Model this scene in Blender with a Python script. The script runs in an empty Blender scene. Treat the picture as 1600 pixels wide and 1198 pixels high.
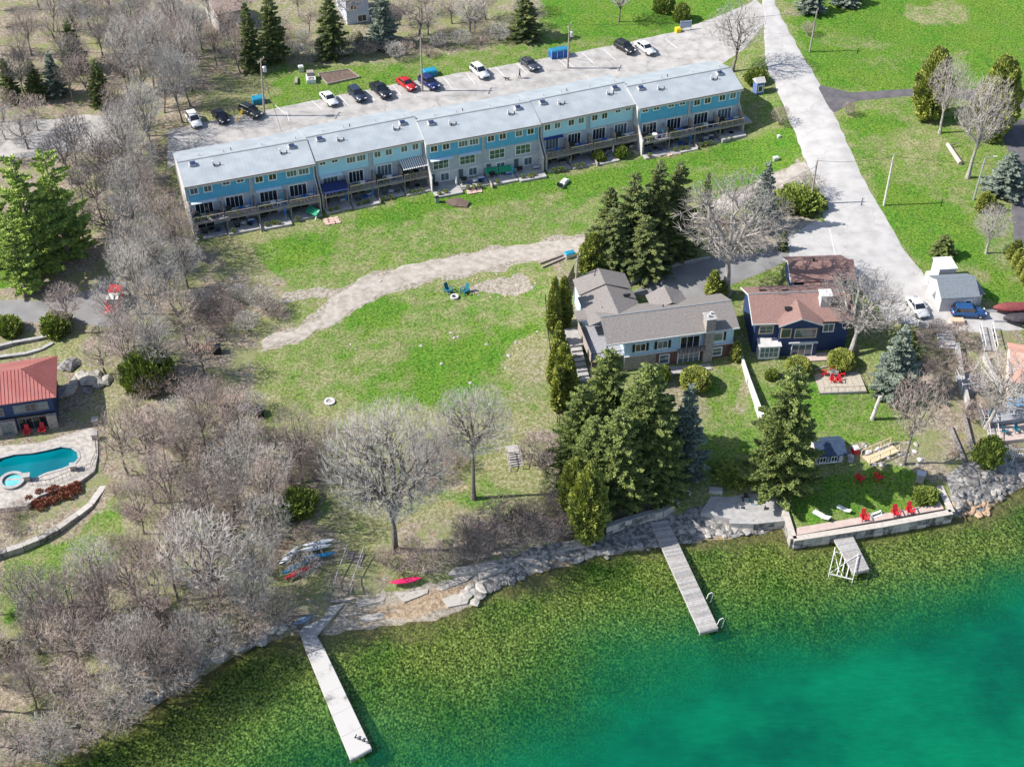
import bpy, math, random, time
import numpy as np
from mathutils import Vector, Matrix
from mathutils import noise as mnoise
T_START = time.time()
rnd = random.Random(7)
C = bpy.context.scene.collection
sc = bpy.context.scene

# ------------------------------------------------------------------ camera, sky, sun, exposure
CAM_H, CAM_F, CAM_T = 125.0, 2180.0, math.radians(40)      # height over the lake, focal length in photo pixels, tilt
cam_data = bpy.data.cameras.new('camera'); cam = bpy.data.objects.new('camera', cam_data); C.objects.link(cam)
cam.location = (0, 0, CAM_H); cam.rotation_euler = (math.pi/2 - CAM_T, 0, 0)
cam_data.sensor_width = 36; cam_data.lens = CAM_F/1600*36; cam_data.clip_start = 1; cam_data.clip_end = 6000
sc.camera = cam
SUN_EL, SUN_AZ = math.radians(42), math.radians(-93.5)       # azimuth clockwise from +Y
world = bpy.data.worlds.new('World'); sc.world = world; world.use_nodes = True
wn = world.node_tree; wn.nodes.clear()
sky = wn.nodes.new('ShaderNodeTexSky'); sky.sky_type = 'NISHITA'; sky.sun_disc = False
sky.sun_elevation = SUN_EL; sky.sun_rotation = SUN_AZ; sky.air_density = 1.0; sky.dust_density = 1.0
bg = wn.nodes.new('ShaderNodeBackground'); bg.inputs['Strength'].default_value = 0.13
wo = wn.nodes.new('ShaderNodeOutputWorld')
wn.links.new(sky.outputs[0], bg.inputs[0]); wn.links.new(bg.outputs[0], wo.inputs[0])
sun_data = bpy.data.lights.new('sun', 'SUN'); sun_data.energy = 5.0; sun_data.angle = math.radians(0.5); sun_data.color = (1.0, 0.96, 0.9)
sun = bpy.data.objects.new('sun', sun_data); C.objects.link(sun)
to_sun = Vector((math.sin(SUN_AZ)*math.cos(SUN_EL), math.cos(SUN_AZ)*math.cos(SUN_EL), math.sin(SUN_EL)))
sun.rotation_euler = to_sun.to_track_quat('Z', 'Y').to_euler(); sun.location = (-80, 100, 120)
sc.view_settings.view_transform = 'Standard'; sc.view_settings.look = 'None'
sc.view_settings.exposure = 0.62; sc.view_settings.gamma = 1; sc.view_settings.use_curve_mapping = False
sc.cycles.max_bounces = 6; sc.cycles.transparent_max_bounces = 12

# ------------------------------------------------------------------ measuring: photo pixel -> place
def ray(px, py):
    u = (px-800)/CAM_F; v = (py-599)/CAM_F
    return (u, math.cos(CAM_T)-v*math.sin(CAM_T), -math.sin(CAM_T)-v*math.cos(CAM_T))
def atz(px, py, z):
    d = ray(px, py); t = (z-CAM_H)/d[2]; return Vector((d[0]*t, d[1]*t, z))
def height_for(P, py):
    """height z above the point P (world) that is seen at photo row py"""
    v = (py-599)/CAM_F; dep = CAM_T+math.atan(v); return CAM_H-P.y*math.tan(dep)
def proj_np(X, Y, Z):
    z = Z-CAM_H; D = Y*math.cos(CAM_T)-z*math.sin(CAM_T)
    D = np.where(D < 1, 1, D)
    return 800+CAM_F*X/D, 599+CAM_F*(-Y*math.sin(CAM_T)-z*math.cos(CAM_T))/D

# ------------------------------------------------------------------ terrain heights
CP = [(310,372,5),(500,345,5),(680,320,5),(850,290,5),(1010,265,5),(1170,235,5.2),(400,420,4.8),(700,370,4.8),(900,340,4.8),(1100,250,5.2),(1200,250,5.8),
(300,215,8),(400,195,8),(500,170,8),(650,140,8),(780,120,8),(900,95,8),(1050,60,8.2),(1150,75,8.4),(400,60,8.6),(550,60,8.6),(700,50,8.6),(1000,20,9),(1200,10,9.6),(1400,50,8.8),(1550,30,8.8),
(1220,60,9),(1230,150,8),(1290,230,7.2),(1350,350,6.6),(1400,450,6.3),(1450,500,6.1),(1540,500,6.1),(1590,480,6.1),(1400,200,7.6),(1500,150,8.2),(1450,330,6.8),(1580,400,6.5),(1560,250,7.6),(1590,100,8.6),
(1250,260,6.9),(1150,310,6.1),(1000,360,5.7),(850,390,5.2),(700,420,5),(550,470,4.8),(450,530,4.6),(1220,340,6.6),(1290,360,6.6),
(600,500,4.6),(800,500,4.8),(700,600,4.1),(500,600,4.1),(850,620,4.1),(640,650,3.9),(800,690,3.9),(870,690,3.8),(808,740,2.8),(700,760,2.6),(860,760,2.5),(600,830,2.1),(800,820,2),(480,760,2.8),(440,690,3.4),(560,700,3.4),
(1060,440,6.9),(1130,420,6.9),(1000,455,6.7),(1060,575,4.2),(980,580,4.2),(1150,555,4.3),(920,470,6.2),(900,560,4.6),(1120,640,3.4),(1150,720,2.5),(1180,790,1.0),(1090,800,.9),(1150,800,.9),(1000,700,3),(950,790,1.9),
(1250,560,4.1),(1200,560,4.2),(1310,555,4.1),(1280,420,6.6),(1350,440,6.4),(1300,610,3.5),(1230,640,3.4),(1320,680,2.8),(1400,620,3.2),(1250,700,2.3),(1400,690,2.3),
(1250,760,1.35),(1350,760,1.35),(1440,780,1.3),(1280,820,1.3),(1400,810,1.3),(1420,540,5.2),(1460,512,6.0),(1440,580,4.4),(1450,650,3),(1500,700,2),(1560,730,1.6),(1590,600,3.6),(1540,560,5),(1520,640,3.1),
(0,480,4.7),(150,490,4.7),(230,550,4.2),(50,690,3.1),(80,740,3.1),(0,740,3.1),(150,680,3.1),(150,620,3.5),(100,560,4.3),(20,820,2.2),(170,830,2),(50,880,1.9),(250,650,3.6),(300,750,3),(300,850,2.4),(200,950,1.8),(100,1020,1.5),(400,950,1.6),(0,1100,1.3),(450,850,2.1),(0,950,1.7),(540,880,1.9),
(0,200,7),(150,180,7),(200,300,6),(30,400,5.2),(100,50,8.6),(250,50,8.6),(-300,0,8.8),(-300,500,4.7),(-300,800,2.5),(1900,0,9),(1900,400,6.5),(1900,600,3.5),(-100,-100,9),(800,-150,9.5),(1700,-150,9.5),(1250,-100,9.8)]
cpw = np.array([tuple(atz(a, b, c)) for a, b, c in CP])
def _U(r2): return np.where(r2 < 1e-9, 0, 0.5*r2*np.log(np.maximum(r2, 1e-9)))
_n = len(cpw); _d = ((cpw[:, None, :2]-cpw[None, :, :2])**2).sum(-1)/1e4
_A = np.zeros((_n+3, _n+3)); _A[:_n, :_n] = _U(_d)+np.eye(_n)*0.0006
_P = np.c_[np.ones(_n), cpw[:, :2]/100]; _A[:_n, _n:] = _P; _A[_n:, :_n] = _P.T
_w = np.linalg.solve(_A, np.r_[cpw[:, 2], 0, 0, 0])
def tps(X, Y):
    out = _w[_n]+_w[_n+1]*X/100+_w[_n+2]*Y/100
    for i in range(_n): out = out+_w[i]*_U(((X-cpw[i, 0])**2+(Y-cpw[i, 1])**2)/1e4)
    return out
SHORE_PX = [(-900,1420),(-300,1260),(-60,1215),(60,1180),(150,1152),(215,1120),(290,1070),(350,1035),(410,1004),(455,992),(500,990),(560,985),(615,975),(680,968),(735,948),(775,915),(830,895),(890,882),(930,868),(985,862),(1035,852),(1090,846),(1140,842),(1190,826),(1225,822),(1244,846),(1330,833),(1410,822),(1484,810),(1495,806),(1540,797),(1565,778),(1600,758),(1700,742),(1900,715),(2600,640)]
shore = np.array([tuple(atz(a, b, 0))[:2] for a, b in SHORE_PX])
shore = np.vstack([[-1600, shore[0][1]-10], shore, [1600, shore[-1][1]+30]])
land_poly = np.vstack([shore, [1600, 4000], [-1600, 4000]])
def seg_dist(X, Y, pts, closed=False):
    best = np.full(X.shape, 1e9); n = len(pts)
    for i in range(n if closed else n-1):
        ax, ay = pts[i]; bx, by = pts[(i+1) % n]; dx, dy = bx-ax, by-ay; L = dx*dx+dy*dy+1e-12
        t = np.clip(((X-ax)*dx+(Y-ay)*dy)/L, 0, 1)
        best = np.minimum(best, (X-ax-t*dx)**2+(Y-ay-t*dy)**2)
    return np.sqrt(best)
def inside(X, Y, pts):
    r = np.zeros(X.shape, bool); n = len(pts)
    for i in range(n):
        ax, ay = pts[i]; bx, by = pts[(i+1) % n]
        c = ((ay > Y) != (by > Y)) & (X < (bx-ax)*(Y-ay)/(by-ay+1e-12)+ax); r ^= c
    return r
def axis(lo, hi, step, far_lo, far_hi):
    a = list(np.arange(lo, hi+1e-6, step)); s = step; v = lo; L = []
    while v > far_lo: s *= 1.35; v -= s; L.append(v)
    s = step; v = a[-1]; R = []
    while v < far_hi: s *= 1.35; v += s; R.append(v)
    return np.array(L[::-1]+a+R)
GX = axis(-118, 118, 0.65, -1500, 1500); GY = axis(74, 290, 0.65, -300, 3500)
XX, YY = np.meshgrid(GX, GY)
sd = seg_dist(XX, YY, shore); sd = np.where(inside(XX, YY, land_poly), sd, -sd)
cl = np.clip
tz = cl(tps(cl(XX, -125, 125), cl(YY, 78, 290)), 1.0, 10)
wallside = cl((XX-32)/2, 0, 1)*cl((57-XX)/2, 0, 1)
beach = np.maximum(cl((XX+23)/2, 0, 1)*cl((-1-XX)/3, 0, 1), cl((XX-4)/3, 0, 1)*cl((33-XX)/1, 0, 1)*.9)
bank = 0.12+cl(sd, 0, 100)*(0.42*(1-.78*beach)+2.2*wallside)+beach*.6*cl(sd-4.2, 0, 100)
rough = np.zeros_like(XX)
msk = (np.abs(XX) < 120) & (YY > 72) & (YY < 292)
ys, xs = np.nonzero(msk)
nv = np.array([mnoise.fractal(Vector((XX[j, i]*0.11, YY[j, i]*0.11, 0)), 1.0, 2.0, 3) for j, i in zip(ys, xs)])
rough[ys, xs] = nv
land = np.minimum(tz, bank)+rough*0.10*cl(sd-1, 0, 1)*(1-wallside)
bed = -0.12-cl(-sd, 0, 60)*0.075+rough*0.12
ZZ = np.where(sd > 0, land, bed)
_pool = np.array([tuple(atz(a, b, 3.25))[:2] for a, b in [(-60,735),(0,715),(22,709),(50,707),(75,702),(95,697),(112,699),(122,706),(124,716),(116,725),(98,733),(72,740),(55,748),(20,756),(-60,760)]])
_pd = seg_dist(XX, YY, _pool, True); ZZ = np.where(inside(XX, YY, _pool) | (_pd < .3), np.minimum(ZZ, 2.2), ZZ)
def ground(x, y):
    i = int(np.searchsorted(GX, x))-1; j = int(np.searchsorted(GY, y))-1
    i = max(0, min(len(GX)-2, i)); j = max(0, min(len(GY)-2, j))
    fx = (x-GX[i])/(GX[i+1]-GX[i]); fy = (y-GY[j])/(GY[j+1]-GY[j])
    return float(ZZ[j, i]*(1-fx)*(1-fy)+ZZ[j, i+1]*fx*(1-fy)+ZZ[j+1, i]*(1-fx)*fy+ZZ[j+1, i+1]*fx*fy)
def at(px, py, dz=0.0):
    z = 4.0; d = ray(px, py); t = (10.5-CAM_H)/d[2]; step = 0.8
    for k in range(60):
        x, y, zz = d[0]*t, d[1]*t, CAM_H+d[2]*t
        if zz <= max(ground(x, y), 0)+dz: break
        t += step
    lo, hi = t-step, t
    for k in range(10):
        m = (lo+hi)/2; x, y, zz = d[0]*m, d[1]*m, CAM_H+d[2]*m
        if zz <= max(ground(x, y), 0)+dz: hi = m
        else: lo = m
    return Vector((d[0]*hi, d[1]*hi, max(ground(d[0]*hi, d[1]*hi), 0)+dz))

# ------------------------------------------------------------------ object helpers
def tag(o, label=None, cat=None, group=None, kind=None):
    if label: o['label'] = label
    if cat: o['category'] = cat
    if group: o['group'] = group
    if kind: o['kind'] = kind
    return o
def thing(name, label, cat, loc=(0, 0, 0), rz=0.0, group=None, rx=0, ry=0):
    o = bpy.data.objects.new(name, None); C.objects.link(o); o.empty_display_size = 0.3
    o.location = loc; o.rotation_euler = (rx, ry, rz); return tag(o, label, cat, group)
KIDS = {}
def link(name, me, parent=None, loc=(0, 0, 0), rz=0.0):
    o = bpy.data.objects.new(name, me); C.objects.link(o)
    if parent is not None: o.parent = parent; KIDS.setdefault(parent.name, []).append(o)
    o.location = loc; o.rotation_euler = (0, 0, rz); return o
def copy_tree(o, loc=None, rz=None, scale=None, parent=None, label=None):
    c = o.copy(); C.objects.link(c)
    if parent is not None: c.parent = parent; KIDS.setdefault(parent.name, []).append(c)
    for k in list(KIDS.get(o.name, [])): copy_tree(k, parent=c)
    if loc is not None: c.location = loc
    if rz is not None: c.rotation_euler = (c.rotation_euler[0], c.rotation_euler[1], rz)
    if scale is not None: c.scale = scale
    if label: c['label'] = label
    return c
class MB:
    def __init__(s): s.v = []; s.f = []
    def quadbox(s, P):
        b = len(s.v); s.v += [tuple(p) for p in P]
        s.f += [(b, b+3, b+2, b+1), (b+4, b+5, b+6, b+7), (b, b+1, b+5, b+4), (b+1, b+2, b+6, b+5), (b+2, b+3, b+7, b+6), (b+3, b, b+4, b+7)]
        return s
    def box(s, x0, x1, y0, y1, z0, z1):
        return s.quadbox([(x0, y0, z0), (x1, y0, z0), (x1, y1, z0), (x0, y1, z0), (x0, y0, z1), (x1, y0, z1), (x1, y1, z1), (x0, y1, z1)])
    def obox(s, c, size, rz=0, rx=0, ry=0):
        M = Matrix.Translation(c) @ Matrix.Rotation(rz, 4, 'Z') @ Matrix.Rotation(ry, 4, 'Y') @ Matrix.Rotation(rx, 4, 'X')
        a, b, h = size[0]/2, size[1]/2, size[2]/2
        return s.quadbox([M @ Vector(p) for p in [(-a, -b, -h), (a, -b, -h), (a, b, -h), (-a, b, -h), (-a, -b, h), (a, -b, h), (a, b, h), (-a, b, h)]])
    def beam(s, p0, p1, w, h):
        p0 = Vector(p0); p1 = Vector(p1); d = (p1-p0).normalized()
        side = d.cross(Vector((0, 0, 1)));
        if side.length < 1e-3: side = Vector((1, 0, 0))
        side.normalize(); up = side.cross(d); a = side*w/2; b = up*h/2
        return s.quadbox([p0-a-b, p0+a-b, p1+a-b, p1-a-b, p0-a+b, p0+a+b, p1+a+b, p1-a+b])
    def poly(s, pts):
        b = len(s.v); s.v += [tuple(p) for p in pts]; s.f.append(tuple(range(b, b+len(pts)))); return s
    def prism(s, pts, z0, z1):
        n = len(pts); b = len(s.v)
        s.v += [(p[0], p[1], z0) for p in pts]+[(p[0], p[1], z1) for p in pts]
        s.f.append(tuple(range(b+n-1, b-1, -1))); s.f.append(tuple(range(b+n, b+2*n)))
        for i in range(n): j = (i+1) % n; s.f.append((b+i, b+j, b+n+j, b+n+i))
        return s
    def slab(s, pts, t):
        """thick sheet: polygon pts (3-D, seen from above anticlockwise) with thickness t below"""
        n = len(pts); b = len(s.v)
        s.v += [(p[0], p[1], p[2]-t) for p in pts]+[tuple(p) for p in pts]
        s.f.append(tuple(range(b+n-1, b-1, -1))); s.f.append(tuple(range(b+n, b+2*n)))
        for i in range(n): j = (i+1) % n; s.f.append((b+i, b+j, b+n+j, b+n+i))
        return s
    def tube(s, p0, p1, r0, r1=None, n=6, cap=True):
        if r1 is None: r1 = r0
        p0 = Vector(p0); p1 = Vector(p1); d = (p1-p0)
        if d.length < 1e-6: return s
        d.normalize(); a = d.orthogonal().normalized(); c = d.cross(a); b = len(s.v)
        for p, r in ((p0, r0), (p1, r1)):
            for i in range(n):
                t = 2*math.pi*i/n; q = p+a*(math.cos(t)*r)+c*(math.sin(t)*r); s.v.append((q.x, q.y, q.z))
        for i in range(n): j = (i+1) % n; s.f.append((b+i, b+j, b+n+j, b+n+i))
        if cap: s.f.append(tuple(range(b+n-1, b-1, -1))); s.f.append(tuple(range(b+n, b+2*n)))
        return s
    def path(s, pts, r, n=6):
        for a, b in zip(pts, pts[1:]): s.tube(a, b, r, r, n)
        return s
    def lathe(s, c, prof, n=16, cap=True):
        b = len(s.v); c = Vector(c)
        for r, z in prof:
            for i in range(n): t = 2*math.pi*i/n; s.v.append((c.x+math.cos(t)*r, c.y+math.sin(t)*r, c.z+z))
        m = len(prof)
        for k in range(m-1):
            for i in range(n): j = (i+1) % n; s.f.append((b+k*n+i, b+k*n+j, b+(k+1)*n+j, b+(k+1)*n+i))
        if cap: s.f.append(tuple(range(b+n-1, b-1, -1))); s.f.append(tuple(range(b+(m-1)*n, b+m*n)))
        return s
    def loft(s, rings, closed=True, cap=True):
        b = len(s.v); n = len(rings[0])
        for r in rings: s.v += [tuple(p) for p in r]
        for k in range(len(rings)-1):
            for i in range(n if closed else n-1): j = (i+1) % n; s.f.append((b+k*n+i, b+k*n+j, b+(k+1)*n+j, b+(k+1)*n+i))
        if cap: s.f.append(tuple(range(b+n-1, b-1, -1))); s.f.append(tuple(range(b+(len(rings)-1)*n, b+len(rings)*n)))
        return s
    def rock(s, c, rx, ry, rz, rg, rzrot=0.0):
        b = len(s.v); t = (1+5**.5)/2
        base = [(-1,t,0),(1,t,0),(-1,-t,0),(1,-t,0),(0,-1,t),(0,1,t),(0,-1,-t),(0,1,-t),(t,0,-1),(t,0,1),(-t,0,-1),(-t,0,1)]
        cs, sn = math.cos(rzrot), math.sin(rzrot)
        for p in base:
            k = 0.53*rg.uniform(.75, 1.2); x, y, z = p[0]*k*rx, p[1]*k*ry, p[2]*k*rz
            s.v.append((c[0]+x*cs-y*sn, c[1]+x*sn+y*cs, c[2]+z))
        s.f += [tuple(b+i for i in f) for f in [(0,11,5),(0,5,1),(0,1,7),(0,7,10),(0,10,11),(1,5,9),(5,11,4),(11,10,2),(10,7,6),(7,1,8),(3,9,4),(3,4,2),(3,2,6),(3,6,8),(3,8,9),(4,9,5),(2,4,11),(6,2,10),(8,6,7),(9,8,1)]]
        return s
    def mesh(s, name, mat, smooth=False):
        me = bpy.data.meshes.new(name); me.from_pydata(s.v, [], s.f); me.update()
        if smooth: me.polygons.foreach_set('use_smooth', [True]*len(me.polygons))
        if mat is not None: me.materials.append(mat)
        return me
    def build(s, name, mat, parent=None, smooth=False, loc=(0, 0, 0), rz=0.0):
        return link(name, s.mesh(name, mat, smooth), parent, loc, rz)

# ------------------------------------------------------------------ materials
MATS = {}
def mat(name, c1, c2=None, scale=3.0, rough=0.8, metal=0.0, bump=0.0, bscale=None, c3=None, space='Object', spec=0.3, wave=None, lo=.35, hi=.65):
    if name in MATS: return MATS[name]
    m = bpy.data.materials.new(name); m.use_nodes = True; nt = m.node_tree; N = nt.nodes; L = nt.links
    p = N['Principled BSDF']; p.inputs['Roughness'].default_value = rough; p.inputs['Metallic'].default_value = metal
    p.inputs['Specular IOR Level'].default_value = spec
    if c2 is None: c2 = tuple(x*0.82 for x in c1)
    tc = N.new('ShaderNodeTexCoord'); no = N.new('ShaderNodeTexNoise'); no.inputs['Scale'].default_value = scale; no.inputs['Detail'].default_value = 5
    L.new(tc.outputs[space], no.inputs['Vector'])
    r = N.new('ShaderNodeValToRGB'); L.new(no.outputs['Fac'], r.inputs[0])
    r.color_ramp.elements[0].position = lo; r.color_ramp.elements[1].position = hi
    r.color_ramp.elements[0].color = (*c2, 1); r.color_ramp.elements[1].color = (*c1, 1)
    if c3: e = r.color_ramp.elements.new((lo+hi)/2); e.color = (*c3, 1)
    col = r.outputs[0]; hsrc = no.outputs['Fac']
    if wave:   # (axis, metres per board, darkness, width of the joint)
        sp = N.new('ShaderNodeSeparateXYZ'); L.new(tc.outputs[space], sp.inputs[0])
        mu = N.new('ShaderNodeMath'); mu.operation = 'MULTIPLY'; mu.inputs[1].default_value = 1/wave[1]; L.new(sp.outputs[wave[0]], mu.inputs[0])
        fr = N.new('ShaderNodeMath'); fr.operation = 'FRACT'; L.new(mu.outputs[0], fr.inputs[0])
        lt = N.new('ShaderNodeMath'); lt.operation = 'LESS_THAN'; lt.inputs[1].default_value = wave[3] if len(wave) > 3 else .12; L.new(fr.outputs[0], lt.inputs[0])
        mx = N.new('ShaderNodeMix'); mx.data_type = 'RGBA'; mx.blend_type = 'MULTIPLY'; mx.inputs['B'].default_value = (wave[2],)*3+(1,)
        L.new(lt.outputs[0], mx.inputs['Factor']); L.new(col, mx.inputs['A']); col = mx.outputs['Result']
    L.new(col, p.inputs['Base Color'])
    if bump:
        n2 = N.new('ShaderNodeTexNoise'); n2.inputs['Scale'].default_value = bscale or scale*3; n2.inputs['Detail'].default_value = 4; L.new(tc.outputs[space], n2.inputs['Vector'])
        b = N.new('ShaderNodeBump'); b.inputs['Strength'].default_value = bump; b.inputs['Distance'].default_value = 0.05
        L.new(n2.outputs['Fac'], b.inputs['Height']); L.new(b.outputs[0], p.inputs['Normal'])
    MATS[name] = m; return m
def glassmat(name, c, rough=0.05):
    return mat(name, c, tuple(x*0.6 for x in c), 0.8, rough, 0, spec=0.9)
white = mat('white_paint', (.64, .64, .62), (.54, .54, .53), 2)
off = mat('off_white_stucco', (.55, .53, .51), (.44, .42, .41), 1.5, .9, bump=.2)
blue1 = mat('mid_blue_siding', (.12, .44, .66), (.10, .39, .60), 1.2, .6, wave=('Z', .2, .85))
blue2 = mat('pale_blue_siding', (.44, .74, .86), (.40, .68, .81), 1.2, .6, wave=('Z', .2, .87))
stuc = mat('grey_blue_stucco', (.50, .53, .57), (.42, .45, .49), 2, .9)
glass = glassmat('dark_glass', (.02, .025, .035)); glass2 = glassmat('curtained_glass', (.13, .18, .2)); glass3 = glassmat('green_glass', (.08, .13, .10))
roofm = mat('pale_metal_roof', (.42, .45, .465), (.34, .37, .385), .5, .45, .15, wave=('X', .6, .9, .09))
trim = mat('grey_ridge_trim', (.22, .24, .25)); brown_trim = mat('brown_gutter', (.2, .15, .13))
wood = mat('weathered_wood', (.40, .35, .31), (.26, .22, .19), 6, .85, wave=('X', .16, .5)); woodp = mat('grey_post_wood', (.36, .31, .27), (.24, .2, .17), 5)
pale_wood = mat('pale_new_wood', (.62, .50, .33), (.5, .38, .24), 5); deckw = mat('grey_deck_boards', (.36, .36, .38), (.25, .25, .28), 4, .8, wave=('X', .14, .6))
dockw = mat('sun_bleached_plank', (.66, .63, .60), (.44, .42, .41), 2.5, .8, c3=(.56, .54, .52))
black = mat('black_plastic', (.02, .02, .022), (.012, .012, .014), 4, .5); tyre = mat('tyre_rubber', (.018, .018, .018), rough=.8)
rim = mat('alloy_rim', (.45, .45, .46), rough=.3, metal=.8); steel = mat('galvanised_steel', (.55, .56, .58), (.45, .46, .48), 5, .35, .5)
redp = mat('red_plastic', (.62, .03, .035), (.5, .02, .03), 3, .5); stone = mat('limestone', (.40, .375, .345), (.25, .235, .22), 1.6, .95, c3=(.38, .35, .31), bump=.5)
stone_d = mat('grey_rock', (.30, .285, .27), (.10, .095, .09), 1.8, .95, bump=.8, lo=.4, hi=.6); rust_rock = mat('rusty_rock', (.48, .34, .22), (.33, .22, .14), 1.5, .95)
concrete = mat('pale_concrete', (.40, .385, .37), (.30, .29, .28), 1.4, .9); dirtm = mat('bare_soil', (.17, .12, .095), (.1, .075, .06), 2, 1)
shing = mat('grey_shingle_roof', (.26, .235, .22), (.165, .15, .14), 7, .95, wave=('Y', .33, .85, .15), bump=.3)
shing_r = mat('brown_shingle_roof', (.30, .185, .155), (.20, .125, .11), 6, .95, c3=(.25, .15, .13), wave=('Y', .33, .86, .15))
navy = mat('navy_siding', (.032, .06, .15), (.025, .048, .12), 1.5, .6, wave=('Z', .2, .8)); bluegrey = mat('pale_blue_wall', (.50, .68, .78), (.45, .62, .73), 1.5, .7, wave=('X', .35, .85))
brickm = mat('brown_brick', (.22, .12, .10), (.13, .07, .06), 9, .95); stonew = mat('stone_veneer', (.42, .38, .35), (.22, .2, .19), 5, .95, c3=(.34, .29, .26), bump=.4)
bark = mat('grey_bark', (.23, .20, .175), (.11, .095, .085), 5, .95, bump=.6)
twig = mat('pale_grey_twigs', (.50, .465, .425), (.38, .35, .32), .5, .9); twig_b = mat('brown_twigs', (.46, .375, .325), (.32, .25, .215), .5, .9); twig_d = mat('dark_twigs', (.24, .215, .20), (.17, .15, .14), .5, .9)
def leafmat(name, a, b, c):
    m = mat(name, a, c, 1.3, .75, 0, c3=b, spec=.2); return m
f_spruce = leafmat('spruce_needles', (.24, .27, .085), (.15, .185, .065), (.075, .10, .045))
f_thuja = leafmat('cedar_foliage', (.40, .42, .085), (.28, .315, .07), (.14, .17, .05))
f_blue = leafmat('blue_spruce_needles', (.30, .35, .27), (.21, .255, .20), (.11, .14, .115))
f_pine = leafmat('pine_needles', (.42, .53, .12), (.30, .40, .09), (.13, .19, .05))
f_juni = leafmat('juniper_foliage', (.32, .385, .075), (.21, .265, .055), (.10, .13, .035))
f_fir = leafmat('fir_needles', (.27, .325, .09), (.175, .22, .065), (.07, .10, .035))
tarp_b = mat('teal_tarp', (.02, .25, .38), (.015, .19, .30), 3, .5); bluep = mat('blue_paint', (.03, .13, .42), (.02, .09, .3), 2, .45)
# ------------------------------------------------------------------ ground sheet
PX, PY = proj_np(XX, YY, ZZ)
_wx = np.zeros_like(XX); _wy = np.zeros_like(XX)
for j, i in zip(ys, xs):
    q = Vector((XX[j, i]*.16, YY[j, i]*.16, 4.0)); _wx[j, i] = mnoise.noise(q)*18+mnoise.noise(q*3.7)*9; _wy[j, i] = mnoise.noise(q+Vector((31, 7, 2)))*12+mnoise.noise(q*3.7+Vector((5, 9, 0)))*6
PX = PX+_wx; PY = PY+_wy
zone = {'o': np.zeros(XX.shape), 'g': np.full(XX.shape, .45), 'l': np.zeros(XX.shape), 'd': np.zeros(XX.shape)}
def paint(ch, val, poly, blur=12):
    p = [tuple(q) for q in poly]
    x0, x1 = min(q[0] for q in p)-blur*2, max(q[0] for q in p)+blur*2; y0, y1 = min(q[1] for q in p)-blur*2, max(q[1] for q in p)+blur*2
    m = (PX > x0) & (PX < x1) & (PY > y0) & (PY < y1) & (YY > 60)
    if not m.any(): return
    x, y = PX[m], PY[m]; d = seg_dist(x, y, p, True); ins = inside(x, y, p)
    d = np.where(ins, d, -d); w = cl(d/blur+.5, 0, 1); w = w*w*(3-2*w)
    a = zone[ch]; a[m] = a[m]*(1-w)+val*w
def ell(cx, cy, rx, ry, n=18, rot=0):
    return [(cx+math.cos(t)*rx*math.cos(rot)-math.sin(t)*ry*math.sin(rot), cy+math.cos(t)*rx*math.sin(rot)+math.sin(t)*ry*math.cos(rot)) for t in [2*math.pi*i/n for i in range(n)]]
paint('l', 1, [(-900,-200),(425,-200),(410,100),(330,150),(300,200),(262,240),(300,375),(440,440),(440,470),(465,510),(400,545),(395,600),(380,640),(430,690),(530,690),(560,740),(505,800),(540,850),(620,900),(560,965),(420,1030),(250,1140),(-200,1400),(-900,1400)], 26)
paint('g', .25, [(-900,-200),(425,-200),(420,1000),(-900,1400)], 30)
paint('l', .62, [(425,-100),(880,-100),(840,60),(700,90),(560,105),(420,100)], 30)
paint('l', .35, [(300,150),(400,110),(420,170),(320,200)], 20)
paint('g', .62, [(420,105),(560,100),(800,70),(1050,60),(1050,90),(440,170)], 16)
paint('g', .8, [(430,120),(640,100),(640,130),(430,160)], 16)
paint('g', .92, [(880,-100),(1150,-100),(1160,10),(1090,55),(900,60),(820,20)], 20)
paint('g', .98, [(1215,-60),(1800,-100),(1800,130),(1420,140),(1300,140),(1250,80)], 22)
paint('g', .30, ell(1460,20,50,18), 14); paint('g', .55, ell(1350,70,40,10), 14); paint('l', .6, ell(1240,20,22,14), 8)
paint('g', .58, [(1305,180),(1420,150),(1600,180),(1600,440),(1560,430),(1420,420),(1340,260)], 16)
paint('g', .98, ell(1370,195,40,16,18,.1), 16); paint('g', .98, [(1370,270),(1440,300),(1520,340),(1560,420),(1430,400),(1370,320)], 20); paint('g', .98, [(1540,420),(1600,440),(1600,480),(1540,470)], 10)
paint('g', .32, ell(1440,230,34,28,18,.6), 18); paint('l', .35, [(1520,280),(1570,270),(1600,420),(1540,420)], 20)
paint('g', .55, [(400,385),(620,350),(900,310),(1060,260),(1100,300),(980,350),(850,372),(640,405),(460,440),(420,430)], 18)
paint('g', .99, [(1090,245),(1240,205),(1255,240),(1180,285),(1080,285)], 14)
paint('g', .96, [(880,275),(1060,240),(1240,200),(1250,230),(1130,285),(1000,290),(890,310)], 12)
paint('g', .97, [(560,330),(700,300),(900,270),(900,290),(700,330),(560,360)], 12); paint('g', .97, [(400,385),(520,360),(520,390),(430,430)], 18)
paint('g', .53, [(545,475),(700,455),(870,440),(860,560),(850,640),(700,645),(480,640),(400,560),(470,540)], 20)
paint('g', .98, ell(590,490,50,22,18,-.2), 16); paint('g', .98, [(640,540),(760,520),(800,560),(700,640),(560,620),(610,560)], 26); paint('g', .95, ell(810,520,36,18), 16)
paint('g', .42, ell(500,590,60,26,18,.1), 20); paint('g', .45, ell(600,560,40,22), 20); paint('g', .5, ell(760,500,70,14), 18)
paint('g', .12, ell(830,560,42,40), 16); paint('l', .45, [(800,570),(870,510),(865,640),(800,640)], 22)
paint('g', .25, [(500,640),(880,640),(900,850),(560,880),(500,800)], 26); paint('l', .30, [(500,640),(880,640),(900,850),(560,880),(500,800)], 26)
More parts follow.
